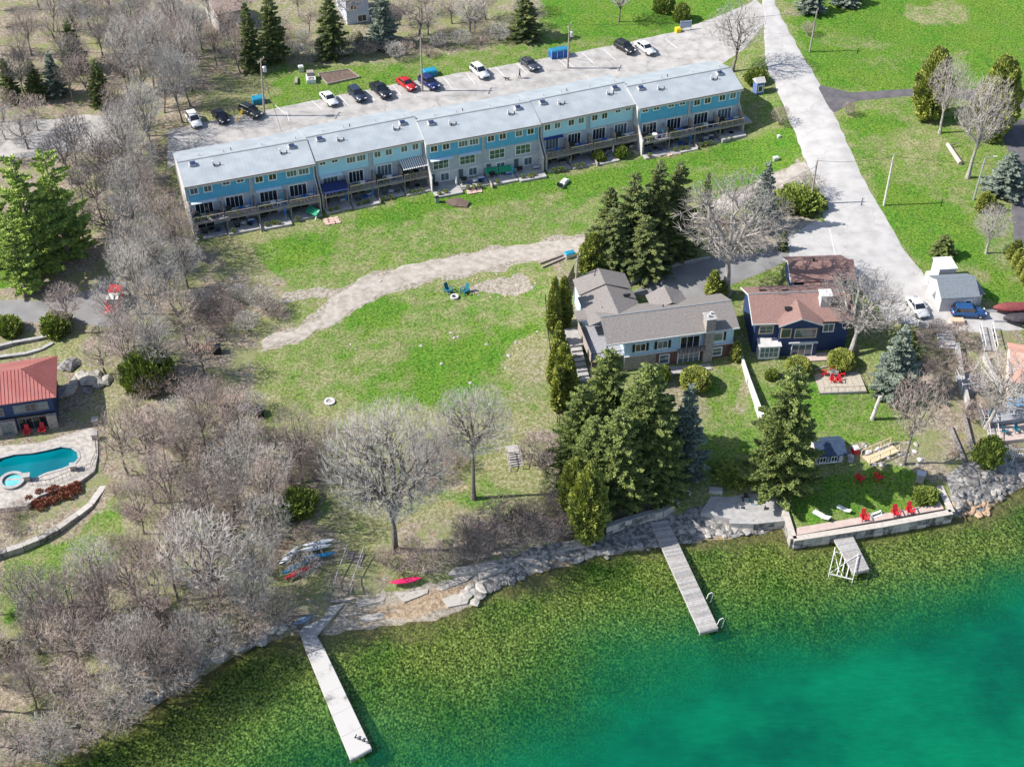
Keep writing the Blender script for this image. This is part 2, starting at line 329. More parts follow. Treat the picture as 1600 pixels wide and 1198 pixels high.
paint('g', .97, [(450,780),(500,765),(520,790),(470,820)], 14); paint('g', .62, ell(740,770,60,24), 22)
paint('l', .78, [(620,820),(740,800),(880,800),(900,850),(800,890),(640,905)], 26); paint('l', .8, [(640,690),(700,680),(720,760),(650,770)], 24); paint('l', .8, ell(850,700,40,26), 14)
paint('l', .5, ell(460,250,1,1), 2)
paint('d', 1, ell(783,446,52,17,18,-.06), 5)
paint('d', .9, [(1130,360),(1235,335),(1300,350),(1330,372),(1230,400),(1140,380)], 10)
paint('l', .85, [(1190,320),(1260,330),(1240,370),(1180,380),(1120,350)], 14)
paint('g', .5, [(870,430),(905,470),(905,600),(870,600)], 8); paint('l', .7, [(860,400),(920,380),(905,440),(870,470)], 10); paint('l', .8, [(880,470),(960,450),(980,560),(900,600)], 12)
paint('g', .62, [(1090,590),(1165,560),(1190,640),(1200,740),(1060,740),(1080,650)], 14); paint('l', .6, ell(1085,640,34,30), 12); paint('l', .6, ell(1165,620,14,34), 8); paint('l', .6, [(1010,575),(1060,585),(1080,640),(1030,640)], 12)
paint('g', .97, ell(1150,735,40,10), 8); paint('l', .9, [(860,690),(1060,690),(1060,800),(860,820)], 16)
paint('g', .62, [(1190,600),(1240,590),(1420,600),(1400,700),(1330,700),(1190,660)], 16); paint('g', .8, ell(1275,625,26,24), 14); paint('l', .5, ell(1370,590,26,16), 12)
paint('g', .82, [(1235,770),(1300,745),(1450,735),(1470,790),(1250,820)], 6)
paint('l', .9, [(1410,510),(1600,505),(1600,620),(1500,680),(1430,700),(1410,600)], 12); paint('l', .75, [(1430,640),(1600,600),(1600,770),(1470,770),(1420,720)], 14)
paint('l', .6, [(1250,690),(1430,690),(1440,735),(1310,720)], 8)
paint('g', .62, [(170,780),(210,760),(190,870),(130,920),(0,990),(0,870),(110,840)], 16); paint('l', .25, [(170,780),(210,760),(190,870),(130,920),(0,990),(0,870),(110,840)], 22)
paint('l', .3, [(0,530),(120,525),(160,560),(160,600),(60,560),(0,570)], 10); paint('l', .5, [(150,560),(230,520),(210,700),(170,720),(140,640)], 18)
paint('g', .8, [(0,410),(30,415),(25,445),(0,450)], 6); paint('l', 0, [(0,410),(30,415),(25,445),(0,450)], 6)
paint('l', .3, [(330,380),(430,370),(440,440),(340,420)], 16)
paint('d', .9, [(560,935),(640,915),(745,905),(745,950),(680,972),(560,990),(500,992)], 6); paint('d', .8, [(760,900),(900,860),(1230,800),(1230,835),(1040,860),(900,890),(770,920)], 8)
paint('d', .8, [(1480,780),(1600,740),(1600,775),(1560,800),(1490,815)], 8)
paint('d', .85, [(400,546),(405,526),(474,509),(506,490),(512,466),(440,476),(440,458),(520,446),(564,432),(648,407),(762,388),(880,371),(1000,352),(1092,324),(1162,291),(1257,247),(1268,272),(1180,316),(1108,350),(1000,384),(880,402),(762,424),(645,447),(583,468),(548,490),(520,513),(480,531)], 6)
paint('o', .62, [(560,958),(620,935),(700,915),(745,905),(742,930),(690,955),(640,968),(560,975)], 8)
paint('o', .8, [(1090,838),(1230,822),(1232,836),(1100,852)], 6); paint('o', .7, [(830,878),(900,862),(940,858),(900,884),(840,896)], 6); paint('o', .6, [(1490,795),(1560,780),(1550,800),(1495,812)], 6)
for q in [(600,745),(725,760),(770,728),(640,770),(705,790),(365,960),(300,985),(345,930),(250,960),(420,930)]: paint('o', .55, ell(q[0], q[1], 16, 6), 12)
for q in [(1380,95),(1480,90),(1300,60),(700,400),(560,400),(1110,270),(850,330),(520,420),(620,600),(560,520),(700,500)]: paint('g', .55, ell(q[0], q[1], 40, 9, 18, rnd.uniform(-.3,.3)), 22)
gm = bpy.data.materials.new('ground_cover'); gm.use_nodes = True
nt = gm.node_tree; N = nt.nodes; L = nt.links; bs = N['Principled BSDF']; bs.inputs['Roughness'].default_value = 1; bs.inputs['Specular IOR Level'].default_value = .05
geo = N.new('ShaderNodeNewGeometry'); za = N.new('ShaderNodeAttribute'); za.attribute_name = 'zone'; sp = N.new('ShaderNodeSeparateColor'); L.new(za.outputs['Color'], sp.inputs[0])
def nz(scale, detail=6, rough=.6, stretch=None):
    n = N.new('ShaderNodeTexNoise'); n.inputs['Scale'].default_value = scale; n.inputs['Detail'].default_value = detail; n.inputs['Roughness'].default_value = rough
    if stretch:
        mp = N.new('ShaderNodeMapping'); mp.inputs['Scale'].default_value = stretch; L.new(geo.outputs['Position'], mp.inputs[0]); L.new(mp.outputs[0], n.inputs['Vector'])
    else: L.new(geo.outputs['Position'], n.inputs['Vector'])
    return n.outputs['Fac']
def ramp(fac, stops):
    r = N.new('ShaderNodeValToRGB'); L.new(fac, r.inputs[0]); e = r.color_ramp.elements
    while len(e) < len(stops): e.new(.5)
    for q, (p, c) in zip(e, stops): q.position = p; q.color = (*c, 1) if len(c) == 3 else c
    return r.outputs[0]
def mth(op, a, b=None, clamp=False):
    m = N.new('ShaderNodeMath'); m.operation = op; m.use_clamp = clamp
    for i, q in enumerate((a, b)):
        if q is None: continue
        if isinstance(q, (int, float)): m.inputs[i].default_value = q
        else: L.new(q, m.inputs[i])
    return m.outputs[0]
def mixc(f, a, b):
    m = N.new('ShaderNodeMix'); m.data_type = 'RGBA'
    for k, q in (('Factor', f), ('A', a), ('B', b)):
        if isinstance(q, tuple): m.inputs[k].default_value = (*q, 1)
        elif isinstance(q, float): m.inputs[k].default_value = q
        else: L.new(q, m.inputs[k])
    return m.outputs['Result']
def thresh(attr, noise, amt, w=.12):
    v = mth('ADD', attr, mth('MULTIPLY', mth('SUBTRACT', noise, .5), amt)); m = N.new('ShaderNodeMapRange'); m.interpolation_type = 'SMOOTHSTEP'
    m.inputs['From Min'].default_value = .5-w; m.inputs['From Max'].default_value = .5+w; L.new(v, m.inputs['Value']); return m.outputs[0]
n_big, n_mid, n_fine, n_vf = nz(.09, 4), nz(.45, 6, .65), nz(2.2, 8, .75), nz(7, 5, .8)
n_mid2 = ramp(nz(.16, 5, .65), [(.38, (0, 0, 0)), (.62, (1, 1, 1))])
lush = mixc(n_mid, mixc(n_mid2, (.038, .14, .014), (.09, .17, .022)), mixc(n_mid2, (.085, .25, .022), (.17, .26, .04))); lush = mixc(ramp(n_fine, [(.46, (0, 0, 0)), (.58, (.85, .85, .85))]), lush, (.19, .29, .045)); lush = mixc(ramp(nz(3.2, 4, .7), [(.44, (.85, .85, .85)), (.50, (0, 0, 0))]), lush, (.035, .095, .012))
dry = ramp(n_fine, [(.38, (.15, .15, .06)), (.5, (.30, .28, .15)), (.62, (.46, .41, .28))]); dry = mixc(ramp(nz(3.2, 4, .7), [(.44, (.8, .8, .8)), (.50, (0, 0, 0))]), dry, (.14, .16, .05))
gmix = thresh(sp.outputs[0], mth('ADD', mth('MULTIPLY', n_mid, .5), mth('MULTIPLY', n_fine, .5)), 3.4, .42)
col = mixc(gmix, dry, lush)
lit = ramp(n_fine, [(.34, (.10, .08, .055)), (.45, (.26, .215, .16)), (.55, (.39, .335, .26)), (.66, (.56, .50, .42))]); lit = mixc(ramp(n_vf, [(.40, (.8, .8, .8)), (.52, (0, 0, 0))]), lit, (.10, .08, .065))
lit = mixc(ramp(nz(.7, 5, .7), [(.55, (0, 0, 0)), (.72, (.75, .75, .75))]), lit, (.38, .22, .14))
lit = mixc(ramp(nz(.3, 5, .6), [(.46, (0, 0, 0)), (.6, (.75, .75, .75))]), lit, (.21, .24, .09))
col = mixc(thresh(sp.outputs[1], n_fine, 1.5, .25), col, lit)
dirt = ramp(n_fine, [(.38, (.19, .16, .12)), (.5, (.33, .29, .235)), (.62, (.46, .42, .36))])
col = mixc(thresh(sp.outputs[2], n_mid, 1.0, .15), col, dirt)
col = mixc(thresh(za.outputs['Alpha'], n_fine, 1.2, .3), col, ramp(n_fine, [(.38, (.20, .14, .085)), (.5, (.36, .25, .155)), (.62, (.48, .39, .28))]))
# lake bed: clumps of weed on pale silt
sz = N.new('ShaderNodeSeparateXYZ'); L.new(geo.outputs['Position'], sz.inputs[0])
weed_n = nz(4.2, 5, .62, (1.0, .75, 1)); weed = ramp(weed_n, [(.38, (.05, .07, .02)), (.46, (.16, .195, .05)), (.54, (.33, .375, .10)), (.64, (.62, .64, .29))])
weed = mixc(ramp(nz(.10, 5), [(.48, (0, 0, 0)), (.64, (.75, .75, .75))]), weed, ramp(weed_n, [(.40, (.02, .06, .014)), (.50, (.07, .17, .03)), (.62, (.20, .36, .07))]))
shal = N.new('ShaderNodeMapRange'); shal.inputs['From Min'].default_value = -.34; shal.inputs['From Max'].default_value = -.1; L.new(mth('ADD', sz.outputs[2], mth('MULTIPLY', mth('SUBTRACT', n_mid, .5), .5)), shal.inputs['Value'])
weed = mixc(shal.outputs[0], weed, ramp(n_fine, [(.3, (.22, .18, .10)), (.7, (.45, .33, .2))]))
uw = N.new('ShaderNodeMapRange'); uw.inputs['From Min'].default_value = .05; uw.inputs['From Max'].default_value = -.05; L.new(sz.outputs[2], uw.inputs['Value'])
col = mixc(uw.outputs[0], col, weed); L.new(col, bs.inputs['Base Color'])
bp = N.new('ShaderNodeBump'); bp.inputs['Strength'].default_value = .9; bp.inputs['Distance'].default_value = .25; L.new(n_fine, bp.inputs['Height']); L.new(bp.outputs[0], bs.inputs['Normal'])
ny, nx = XX.shape
idx = np.arange(ny*nx).reshape(ny, nx)
me = bpy.data.meshes.new('ground')
me.from_pydata(np.c_[XX.ravel(), YY.ravel(), ZZ.ravel()].tolist(), [], np.c_[idx[:-1, :-1].ravel(), idx[:-1, 1:].ravel(), idx[1:, 1:].ravel(), idx[1:, :-1].ravel()].tolist())
me.polygons.foreach_set('use_smooth', [True]*len(me.polygons)); me.materials.append(gm)
ca = me.color_attributes.new('zone', 'FLOAT_COLOR', 'POINT')
ca.data.foreach_set('color', np.c_[zone['g'].ravel(), zone['l'].ravel(), zone['d'].ravel(), zone['o'].ravel()].ravel().astype(np.float32))
tag(link('ground', me), kind='structure')

# ------------------------------------------------------------------ lake
WX = axis(-90, 110, 1.0, -1500, 1500); WY = axis(76, 134, 1.0, -300, 134)
wxx, wyy = np.meshgrid(WX, WY); wsd = seg_dist(wxx, wyy, shore); wsd = np.where(inside(wxx, wyy, land_poly), 0, wsd)
deep = cl((wsd-6)/(24-.22*cl(wxx, -60, 60)), 0, 1)
wm = bpy.data.materials.new('lake_water'); wm.use_nodes = True; nt = wm.node_tree; N = nt.nodes; L = nt.links; N.clear()
geo = N.new('ShaderNodeNewGeometry'); out = N.new('ShaderNodeOutputMaterial'); wa = N.new('ShaderNodeAttribute'); wa.attribute_name = 'deep'
tr = N.new('ShaderNodeBsdfTransparent'); L.new(mixc(wa.outputs['Fac'], (.88, .98, .80), (.06, .82, .40)), tr.inputs[0])
df = N.new('ShaderNodeBsdfDiffuse'); n1 = mth('ADD', mth('MULTIPLY', nz(.6, 8, .75, (.5, 1, 1)), .5), mth('MULTIPLY', ramp(nz(1.3, 4, .7, (.35, 1.3, 1)), [(.36, (0, 0, 0)), (.66, (1, 1, 1))]), .5)); n2 = ramp(nz(.055, 4), [(.38, (0, 0, 0)), (.62, (1, 1, 1))])
L.new(mixc(n2, mixc(n1, (.0, .070, .043), (.0, .098, .055)), mixc(n1, (.0, .115, .055), (.001, .165, .075))), df.inputs[0])
fac = mth('MULTIPLY', mth('POWER', mth('ADD', wa.outputs['Fac'], mth('MULTIPLY', mth('SUBTRACT', n2, .5), .16), True), 1.6), .96)
ms = N.new('ShaderNodeMixShader'); L.new(fac, ms.inputs[0]); L.new(tr.outputs[0], ms.inputs[1]); L.new(df.outputs[0], ms.inputs[2])
gl = N.new('ShaderNodeBsdfGlossy'); gl.inputs['Roughness'].default_value = .08; fz = N.new('ShaderNodeFresnel'); fz.inputs[0].default_value = 1.33
bp = N.new('ShaderNodeBump'); bp.inputs['Strength'].default_value = .8; bp.inputs['Distance'].default_value = .16; L.new(nz(1.5, 6, .65, (.4, 1.2, 1)), bp.inputs['Height'])
L.new(bp.outputs[0], gl.inputs['Normal']); L.new(bp.outputs[0], fz.inputs['Normal'])
m2 = N.new('ShaderNodeMixShader'); L.new(fz.outputs[0], m2.inputs[0]); L.new(ms.outputs[0], m2.inputs[1]); L.new(gl.outputs[0], m2.inputs[2]); L.new(m2.outputs[0], out.inputs[0])
ny, nx = wxx.shape; idx = np.arange(ny*nx).reshape(ny, nx); me = bpy.data.meshes.new('lake_water')
me.from_pydata(np.c_[wxx.ravel(), wyy.ravel(), np.zeros(wxx.size)].tolist(), [], np.c_[idx[:-1, :-1].ravel(), idx[:-1, 1:].ravel(), idx[1:, 1:].ravel(), idx[1:, :-1].ravel()].tolist())
me.materials.append(wm); at_ = me.attributes.new('deep', 'FLOAT', 'POINT'); at_.data.foreach_set('value', deep.ravel().astype(np.float32))
tag(link('lake_water', me), kind='structure')

# ------------------------------------------------------------------ roads, lots and paths: draped sheets
def resample(px, n):
    P = [Vector(q[:2]) for q in px]; D = [0]
    for a, b in zip(P, P[1:]): D.append(D[-1]+(b-a).length)
    o = []
    for k in range(n):
        d = D[-1]*k/(n-1); i = max(j for j in range(len(D)) if D[j] <= d+1e-9); i = min(i, len(P)-2)
        f = (d-D[i])/max(D[i+1]-D[i], 1e-9); o.append(P[i].lerp(P[i+1], f))
    return o
def strip(name, A, B, m, dz=.05, n=70, across=10, jit=.12, kind='structure'):
    wa_ = resample([at(*p) for p in A], n); wb_ = resample([at(*p) for p in B], n); mb = MB()
    for k in range(n):
        a, b = wa_[k], wb_[k]
        ja = mnoise.noise(Vector((a.x*.35, a.y*.35, 3)))*jit*3; jb = mnoise.noise(Vector((b.x*.35, b.y*.35, 9)))*jit*3; d = (b-a).normalized()
        for j in range(across+1):
            q = (a+d*ja).lerp(b+d*jb, j/across); mb.v.append((q.x, q.y, ground(q.x, q.y)+(dz if 0 < j < across else .012)))
    w = across+1
    for k in range(n-1):
        for j in range(across): mb.f.append((k*w+j, k*w+j+1, (k+1)*w+j+1, (k+1)*w+j))
    me = mb.mesh(name, m, True)
    if me.polygons[0].normal.z < 0: me.flip_normals()
    return tag(link(name, me), kind=kind)
roadm = mat('pale_old_asphalt', (.45, .43, .41), (.36, .345, .33), .5, .95, space='Object', c3=(.41, .395, .38))
lotm = mat('worn_lot_asphalt', (.44, .415, .39), (.29, .27, .25), .6, .95, c3=(.37, .35, .33), lo=.3, hi=.7)
gravm = mat('gravel_track', (.43, .39, .34), (.27, .235, .195), 1.1, 1, c3=(.36, .32, .275), bump=.5, lo=.3, hi=.7)
strip('rocky_shore', [(738,905),(790,872),(850,852),(900,838),(950,826),(1010,815),(1060,800),(1100,788),(1160,806),(1232,812)], [(742,945),(790,903),(850,882),(900,874),(950,862),(1010,856),(1060,846),(1100,843),(1160,836),(1234,826)], stone_d, .10, 90, 12, .4)
strip('rocky_shore', [(1478,745),(1520,715),(1560,715),(1600,715),(1640,700)], [(1490,806),(1535,797),(1565,776),(1600,756),(1650,745)], stone_d, .10, 40, 12, .4)
darka = mat('dark_asphalt', (.13, .12, .125), (.09, .085, .09), .8, .95); greya = mat('grey_asphalt', (.24, .235, .23), (.18, .175, .17), .4, .95)
strip('parking_lot', [(262,205),(400,175),(500,155),(640,128),(780,104),(900,82),(1000,62),(1060,48),(1140,20),(1180,0)], [(262,262),(500,210),(660,180),(820,150),(960,135),(1080,112),(1130,100),(1165,75),(1185,50),(1205,20)], lotm, .05, 90, 14)
strip('main_road', [(1190,-40),(1192,10),(1196,100),(1222,160),(1245,215),(1262,260),(1280,300),(1290,350),(1300,400),(1330,430),(1370,470),(1385,505)], [(1205,-40),(1212,10),(1250,80),(1285,140),(1310,190),(1335,250),(1360,300),(1390,350),(1412,390),(1440,425),(1462,455),(1472,485)], roadm, .08, 90, 10)
strip('paved_apron', [(1275,345),(1235,368),(1205,385),(1240,410),(1320,430),(1400,500)], [(1300,350),(1320,375),(1330,395),(1330,410),(1360,440),(1430,480)], roadm, .06, 40, 8)
strip('shed_forecourt', [(1405,505),(1460,515),(1530,518),(1620,515)], [(1430,468),(1470,478),(1540,482),(1620,478)], roadm, .10, 40, 8)
strip('gravel_track', [(1266,268),(1178,311),(1107,346),(1000,380),(880,398),(762,420),(644,443),(582,464),(546,486),(519,509),(478,527),(410,545)], [(1257,251),(1162,295),(1092,328),(1000,356),(880,375),(762,392),(648,411),(564,438),(520,460),(508,492),(474,512),(410,528)], gravm, .05, 110, 10, .45)
strip('side_driveway', [(1298,180),(1310,172),(1340,158),(1420,150),(1500,155),(1600,170)], [(1270,130),(1300,138),(1330,145),(1420,139),(1500,138),(1600,150)], darka, .06, 40, 6, .05)
strip('neighbour_driveway', [(-40,505),(100,502),(170,510),(198,505)], [(-40,468),(60,470),(120,458),(198,438)], greya, .05, 40, 8)
strip('bungalow_driveway', [(985,460),(1000,450),(1010,425),(1060,412),(1150,398),(1230,388)], [(1100,478),(1120,468),(1130,462),(1140,446),(1180,430),(1235,405)], greya, .05, 40, 10, .05)
strip('neighbour_yard', [(-40,250),(60,245),(140,235),(200,230)], [(-40,190),(60,188),(130,180),(190,180)], lotm, .05, 30, 8, .3)
strip('right_driveway', [(1560,200),(1585,260),(1580,330),(1585,380)], [(1640,170),(1640,240),(1640,320),(1640,380)], darka, .05, 30, 6)
def add_cracks(m, scale, width, dark):
    global N, L
    nt = m.node_tree; N = nt.nodes; L = nt.links; p_ = N['Principled BSDF']; src = p_.inputs['Base Color'].links[0].from_socket
    tc = N.new('ShaderNodeTexCoord'); ds = N.new('ShaderNodeTexNoise'); ds.inputs['Scale'].default_value = .7; L.new(tc.outputs['Object'], ds.inputs['Vector'])
    ad = N.new('ShaderNodeVectorMath'); ad.operation = 'MULTIPLY_ADD'; ad.inputs[1].default_value = (2.5, 2.5, 0); L.new(ds.outputs['Color'], ad.inputs[0]); L.new(tc.outputs['Object'], ad.inputs[2])
    vo = N.new('ShaderNodeTexVoronoi'); vo.feature = 'DISTANCE_TO_EDGE'; vo.inputs['Scale'].default_value = scale; L.new(ad.outputs[0], vo.inputs['Vector'])
    L.new(mixc(ramp(vo.outputs['Distance'], [(0, (dark,)*3), (width, (0, 0, 0))]), src, (.12, .115, .11)), p_.inputs['Base Color'])
add_cracks(roadm, .13, .009, .30); add_cracks(lotm, .16, .014, .5)
linem = mat('worn_white_line', (.75, .74, .72), (.6, .58, .56), 4)
def stripe(a, b, w=.12):
    A, B = at(*a), at(*b); mb = MB(); n = 8; d = (B-A); s_ = Vector((-d.y, d.x, 0)).normalized()*w/2
    for k in range(n+1):
        q = A.lerp(B, k/n)
        for e in (-1, 1): r = q+s_*e; mb.v.append((r.x, r.y, ground(r.x, r.y)+.075))
    mb.f = [(2*k, 2*k+1, 2*k+3, 2*k+2) for k in range(n)]
    return mb
sm = MB()
for a, b in [((448,176),(452,190)),((487,158),(503,172)),((530,150),(545,166)),((572,142),(586,158)),((614,134),(627,150)),((693,122),(706,138)),((729,115),(742,132)),((774,106),(790,122)),((808,100),(824,116)),((870,92),(889,108)),((878,90),(896,106)),((910,84),(928,100)),((943,78),(962,95)),((1040,62),(1058,76)),((430,165),(447,180)),((1305,400),(1296,358))]:
    q = stripe(a, b); o = len(sm.v); sm.v += q.v; sm.f += [tuple(i+o for i in f) for f in q.f]
tag(sm.build('parking_lines', linem), kind='structure')
# ------------------------------------------------------------------ building helpers
_wc = {}; frame_w = mat('window_frame_white', (.85, .85, .83), (.78, .78, .76), 2)
def window(parent, loc, w, h, rz=0.0, panes=2, gl=None, fr=None, name='window', bars=0, t=.14):
    gl = gl or glass; fr = fr or frame_w; key = (round(w, 2), round(h, 2), panes, gl.name, fr.name, bars)
    if key not in _wc:
        m = MB(); m.box(-t, 0, -.07, .04, -t, h+t).box(w, w+t, -.07, .04, -t, h+t).box(0, w, -.07, .04, -t, 0).box(0, w, -.07, .04, h, h+t)
        for i in range(1, panes): x = w*i/panes; m.box(x-.03, x+.03, -.06, .03, 0, h)
        for i in range(bars): z = h*(i+1)/(bars+1); m.box(0, w, -.055, .02, z-.025, z+.025)
        _wc[key] = (m.mesh('window_frame', fr), MB().box(0, w, -.02, .0, 0, h).mesh('pane', gl))
    a, b = _wc[key]; f = link(name, a, parent, loc, rz); link('pane', b, f); return f
def gable_walls(L_, D, h, rise, ridge_y, z0=-2.5, x0=0.0):
    m = MB(); prof = [(0, z0), (0, h), (ridge_y, h+rise), (D, h), (D, z0)]
    m.loft([[(x0, y, z) for y, z in prof], [(x0+L_, y, z) for y, z in prof]]); return m
def roof_side(x0, x1, y0, z0, y1, z1, t=.14):
    P = [(x0, y0, z0), (x1, y0, z0), (x1, y1, z1), (x0, y1, z1)]
    if y1 < y0: P = P[::-1]
    return MB().slab(P, t)
def frame_from(a, b, z, zb):
    A, B = atz(*a, z), atz(*b, z); ang = math.atan2(B.y-A.y, B.x-A.x); return Vector((A.x, A.y, zb)), ang, math.hypot(B.x-A.x, B.y-A.y)
def toworld(root, p):
    c, s_ = math.cos(root.rotation_euler[2]), math.sin(root.rotation_euler[2]); q = root.location
    return Vector((q.x+p[0]*c-p[1]*s_, q.y+p[0]*s_+p[1]*c, q.z+p[2]))

# ------------------------------------------------------------------ terrace of townhouses, five blocks
awn_w = mat('white_awning', (.6, .68, .72), (.52, .6, .66), 3); awn_s = mat('striped_awning', (.72, .7, .68), (.7, .68, .66), 3, wave=('X', .35, .25, .5)); awn_b = mat('dark_blue_awning', (.03, .05, .2))
EA = [((289,293),(491.6,256.3)), ((493.8,252.5),(663.4,218.4)), ((667.5,226.6),(844.7,194.7)), ((847.5,193),(995,163)), ((1000,170),(1161,139))]
BL = ['mid blue townhouse block at the left end of the terrace, beside the bare woods', 'pale blue set-back townhouse block with a striped awning, second from the left', 'mid blue middle townhouse block without decks, green hammocks in front', 'pale blue set-back townhouse block, second from the right end of the terrace', 'mid blue townhouse block at the right end of the terrace, nearest the road']
BN = ['leftmost townhouse block', 'second townhouse block from the left', 'middle townhouse block', 'second townhouse block from the right', 'rightmost townhouse block']
HE = 8.0; townhouses = []
for bi, (a, b) in enumerate(EA):
    r, ang, Lb = frame_from(a, b, 13.0, 5.0)
    root = thing('townhouse_block', BL[bi], 'townhouses', r, ang, 'blocks of the blue townhouse terrace'); townhouses.append((root, Lb))
    sid = blue1 if bi % 2 == 0 else blue2; W = Lb/4; y0 = .6
    m = gable_walls(Lb, 10.0, HE-.22, 1.25, 4.6); m.v = [(x, y+y0, z) for x, y, z in m.v]; m.build('wall', stuc, root)
    roof_side(-.12, Lb+.12, 0, HE, 5.05, HE+1.45).build('roof_slope', roofm, root); roof_side(-.12, Lb+.12, 10.9, HE, 5.15, HE+1.45).build('roof_slope', roofm, root)
    MB().box(-.12, Lb+.12, 4.98, 5.22, HE+1.40, HE+1.50).build('ridge_cap', trim, root)
    MB().box(-.12, Lb+.12, .0, .10, HE-.42, HE-.15).build('fascia_board', white, root); MB().box(-.15, Lb+.15, -.12, -.003, HE-.10, HE+.015).build('gutter', brown_trim, root)
    MB().box(.05, Lb-.05, .10, y0-.002, HE-.40, HE-.34).build('soffit', white, root)
    # party walls running out to the deck edge
    for k, x in enumerate((0, Lb)):
        if bi in (1, 3) and k == 1: continue
        MB().loft([[(x-.14 if k else x-.02, y, z) for y, z in ((-1.75, -2), (-1.75, 2.9), (-.9, 3.6), (y0, 5.2), (y0, -2))], [(x+.02 if k else x+.14, y, z) for y, z in ((-1.75, -2), (-1.75, 2.9), (-.9, 3.6), (y0, 5.2), (y0, -2))]]).build('party_wall', off, root)
    MB().loft([[(-.06, y, z) for y, z in ((y0-.02, -2), (y0-.02, HE-.3), (5.1, HE+1.2), (10.6, HE-.3), (10.6, -2))], [(-.005, y, z) for y, z in ((y0-.02, -2), (y0-.02, HE-.3), (5.1, HE+1.2), (10.6, HE-.3), (10.6, -2))]]).build('end_wall', off, root)
    for half in (0, 1):
        xa = half*Lb/2+.35; xb = (half+1)*Lb/2-.40
        MB().box(xa, xb, y0-.20, y0-.003, 5.05, HE-.40).build('siding_panel', sid, root)
        MB().box(xb+.12, xb+.22, y0-.22, y0-.1, .2, HE-.38).build('downpipe', white, root)
    for u in range(4):
        x = u*W; rg = random.Random(bi*10+u); wall_y = y0-.20
        wide = (bi, u) in ((0, 3), (1, 1), (2, 1))
        if bi == 4 and u < 2 or (bi, u) in ((0, 1), (3, 3), (1, 0)):
            for q in (.12, .56): window(root, (x+W*q+.1, wall_y, 7.0), W*.20, .60, panes=2, gl=glass)
        elif wide:
            window(root, (x+W*.12, wall_y, 6.35), W*.30, .95, panes=3, gl=glass2); window(root, (x+W*.50, wall_y, 6.35), W*.30, .95, panes=3, gl=glass2)
        else:
            for q in (.14, .56): window(root, (x+W*q, wall_y, 6.38), W*.22, .95, panes=2, gl=rg.choice([glass, glass2, glass]))
        # middle storey: sliding doors
        dw = W*.52; dx = x+W*(.22 if u % 2 == 0 else .16); g = rg.choice([glass, glass, glass2])
        if bi == 2: window(root, (dx, y0-.01, 2.95), dw, 1.55, panes=3, gl=glass3, bars=1); window(root, (x+.4, y0-.07, .25), .8, 1.95, panes=1, gl=rg.choice([glass, glass2]), name='patio_door', fr=white); window(root, (x+2.2, y0-.07, .7), 1.3, 1.3, panes=2, gl=glass2)
        else: window(root, (dx, y0-.01, 2.62), dw, 1.95, panes=4, gl=g, name='sliding_door', t=.15)
        if bi != 2: window(root, (x+W*.2, y0-.01, .06), W*.5, 1.95, panes=2, gl=glass, name='patio_door')
        if (bi, u) in ((0, 0), (0, 2), (2, 0), (2, 1), (1, 0), (3, 0)):
            MB().loft([[(x+W*.1, y, z) for y, z in ((y0-.2, 5.02), (y0-.75, 4.86), (y0-.75, 4.78), (y0-.2, 4.9))], [(x+W*.9, y, z) for y, z in ((y0-.2, 5.02), (y0-.75, 4.86), (y0-.75, 4.78), (y0-.2, 4.9))]]).build('awning', awn_b if (bi, u) == (3, 0) else awn_w, root)
        if (bi, u) == (1, 3):
            MB().slab([(x+.2, -1.6, 4.25), (x+W-.2, -1.6, 4.25), (x+W-.2, y0-.22, 5.0), (x+.2, y0-.22, 5.0)], .05).build('awning', awn_s, root)
        if bi != 2: MB().box(x+W-.05 if u < 3 else x+W-.25, x+W+.05 if u < 3 else x+W-.15, -1.3, y0, 2.56, 4.2).build('deck_divider', woodp, root)
    for q in (.10, .87):
        ux = q*Lb; MB().obox((ux, 4.1, HE+1.30), (.95, .8, .46), rx=.27).build('skylight', off, root); MB().obox((ux+.06, 4.0, HE+1.57), (.84, .70, .06), rx=.27).build('skylight_glass', mat('skylight_dark_glass', (.04, .06, .13), (.02, .03, .08), 2, .2), root)
    for q in (.25, .77):
        vx = q*Lb; MB().tube((vx, 3.3, HE+.7), (vx, 3.3, HE+1.7), .13).build('vent_pipe', white, root); MB().box(vx+.4, vx+.85, 3.0, 3.35, HE+.75, HE+1.1).build('roof_vent', off, root); MB().tube((vx+.2, 3.0, HE+.6), (vx+.2, 3.0, HE+1.3), .1).build('vent_pipe', black, root); MB().tube((vx+1.05, 3.1, HE+.6), (vx+1.05, 3.1, HE+1.35), .08).build('vent_pipe', black, root)
    for q in (.17, .36, .42, .66, .93): MB().tube((q*Lb, 6.4, HE+.9), (q*Lb, 6.4, HE+1.6), .07).build('vent_pipe', off if q != .42 else black, root)
    if bi != 2:
        Dk = -1.75; xr = Lb+(1.6 if bi == 4 else 0)
        MB().box(.16, xr-.16, Dk, y0-.02, 2.36, 2.52).build('deck_floor', deckw, root); MB().box(.16, xr-.16, Dk-.06, Dk-.003, 2.22, 2.56).build('deck_edge', woodp, root)
        for u in range(4):
            x = u*W; rl = MB()
            xs = [x+.2+i*(W-.3)/4 for i in range(5)]
            for q in xs: rl.box(q-.04, q+.04, Dk-.02, Dk+.06, 2.565, 3.42)
            rl.box(xs[0], xs[-1], Dk-.03, Dk+.07, 3.42, 3.48)
            if u in (1, 3) or bi in (3,): rl.box(xs[0], xs[-1], Dk, Dk+.03, 2.72, 2.80).box(xs[0], xs[-1], Dk, Dk+.03, 2.98, 3.06).box(xs[0], xs[-1], Dk, Dk+.03, 3.2, 3.28)
            rl.build('railing', woodp if u % 2 else wood, root)
            MB().box(x+.2, x+.34, Dk+.03, Dk+.17, -1, 2.3).build('deck_post', woodp, root)
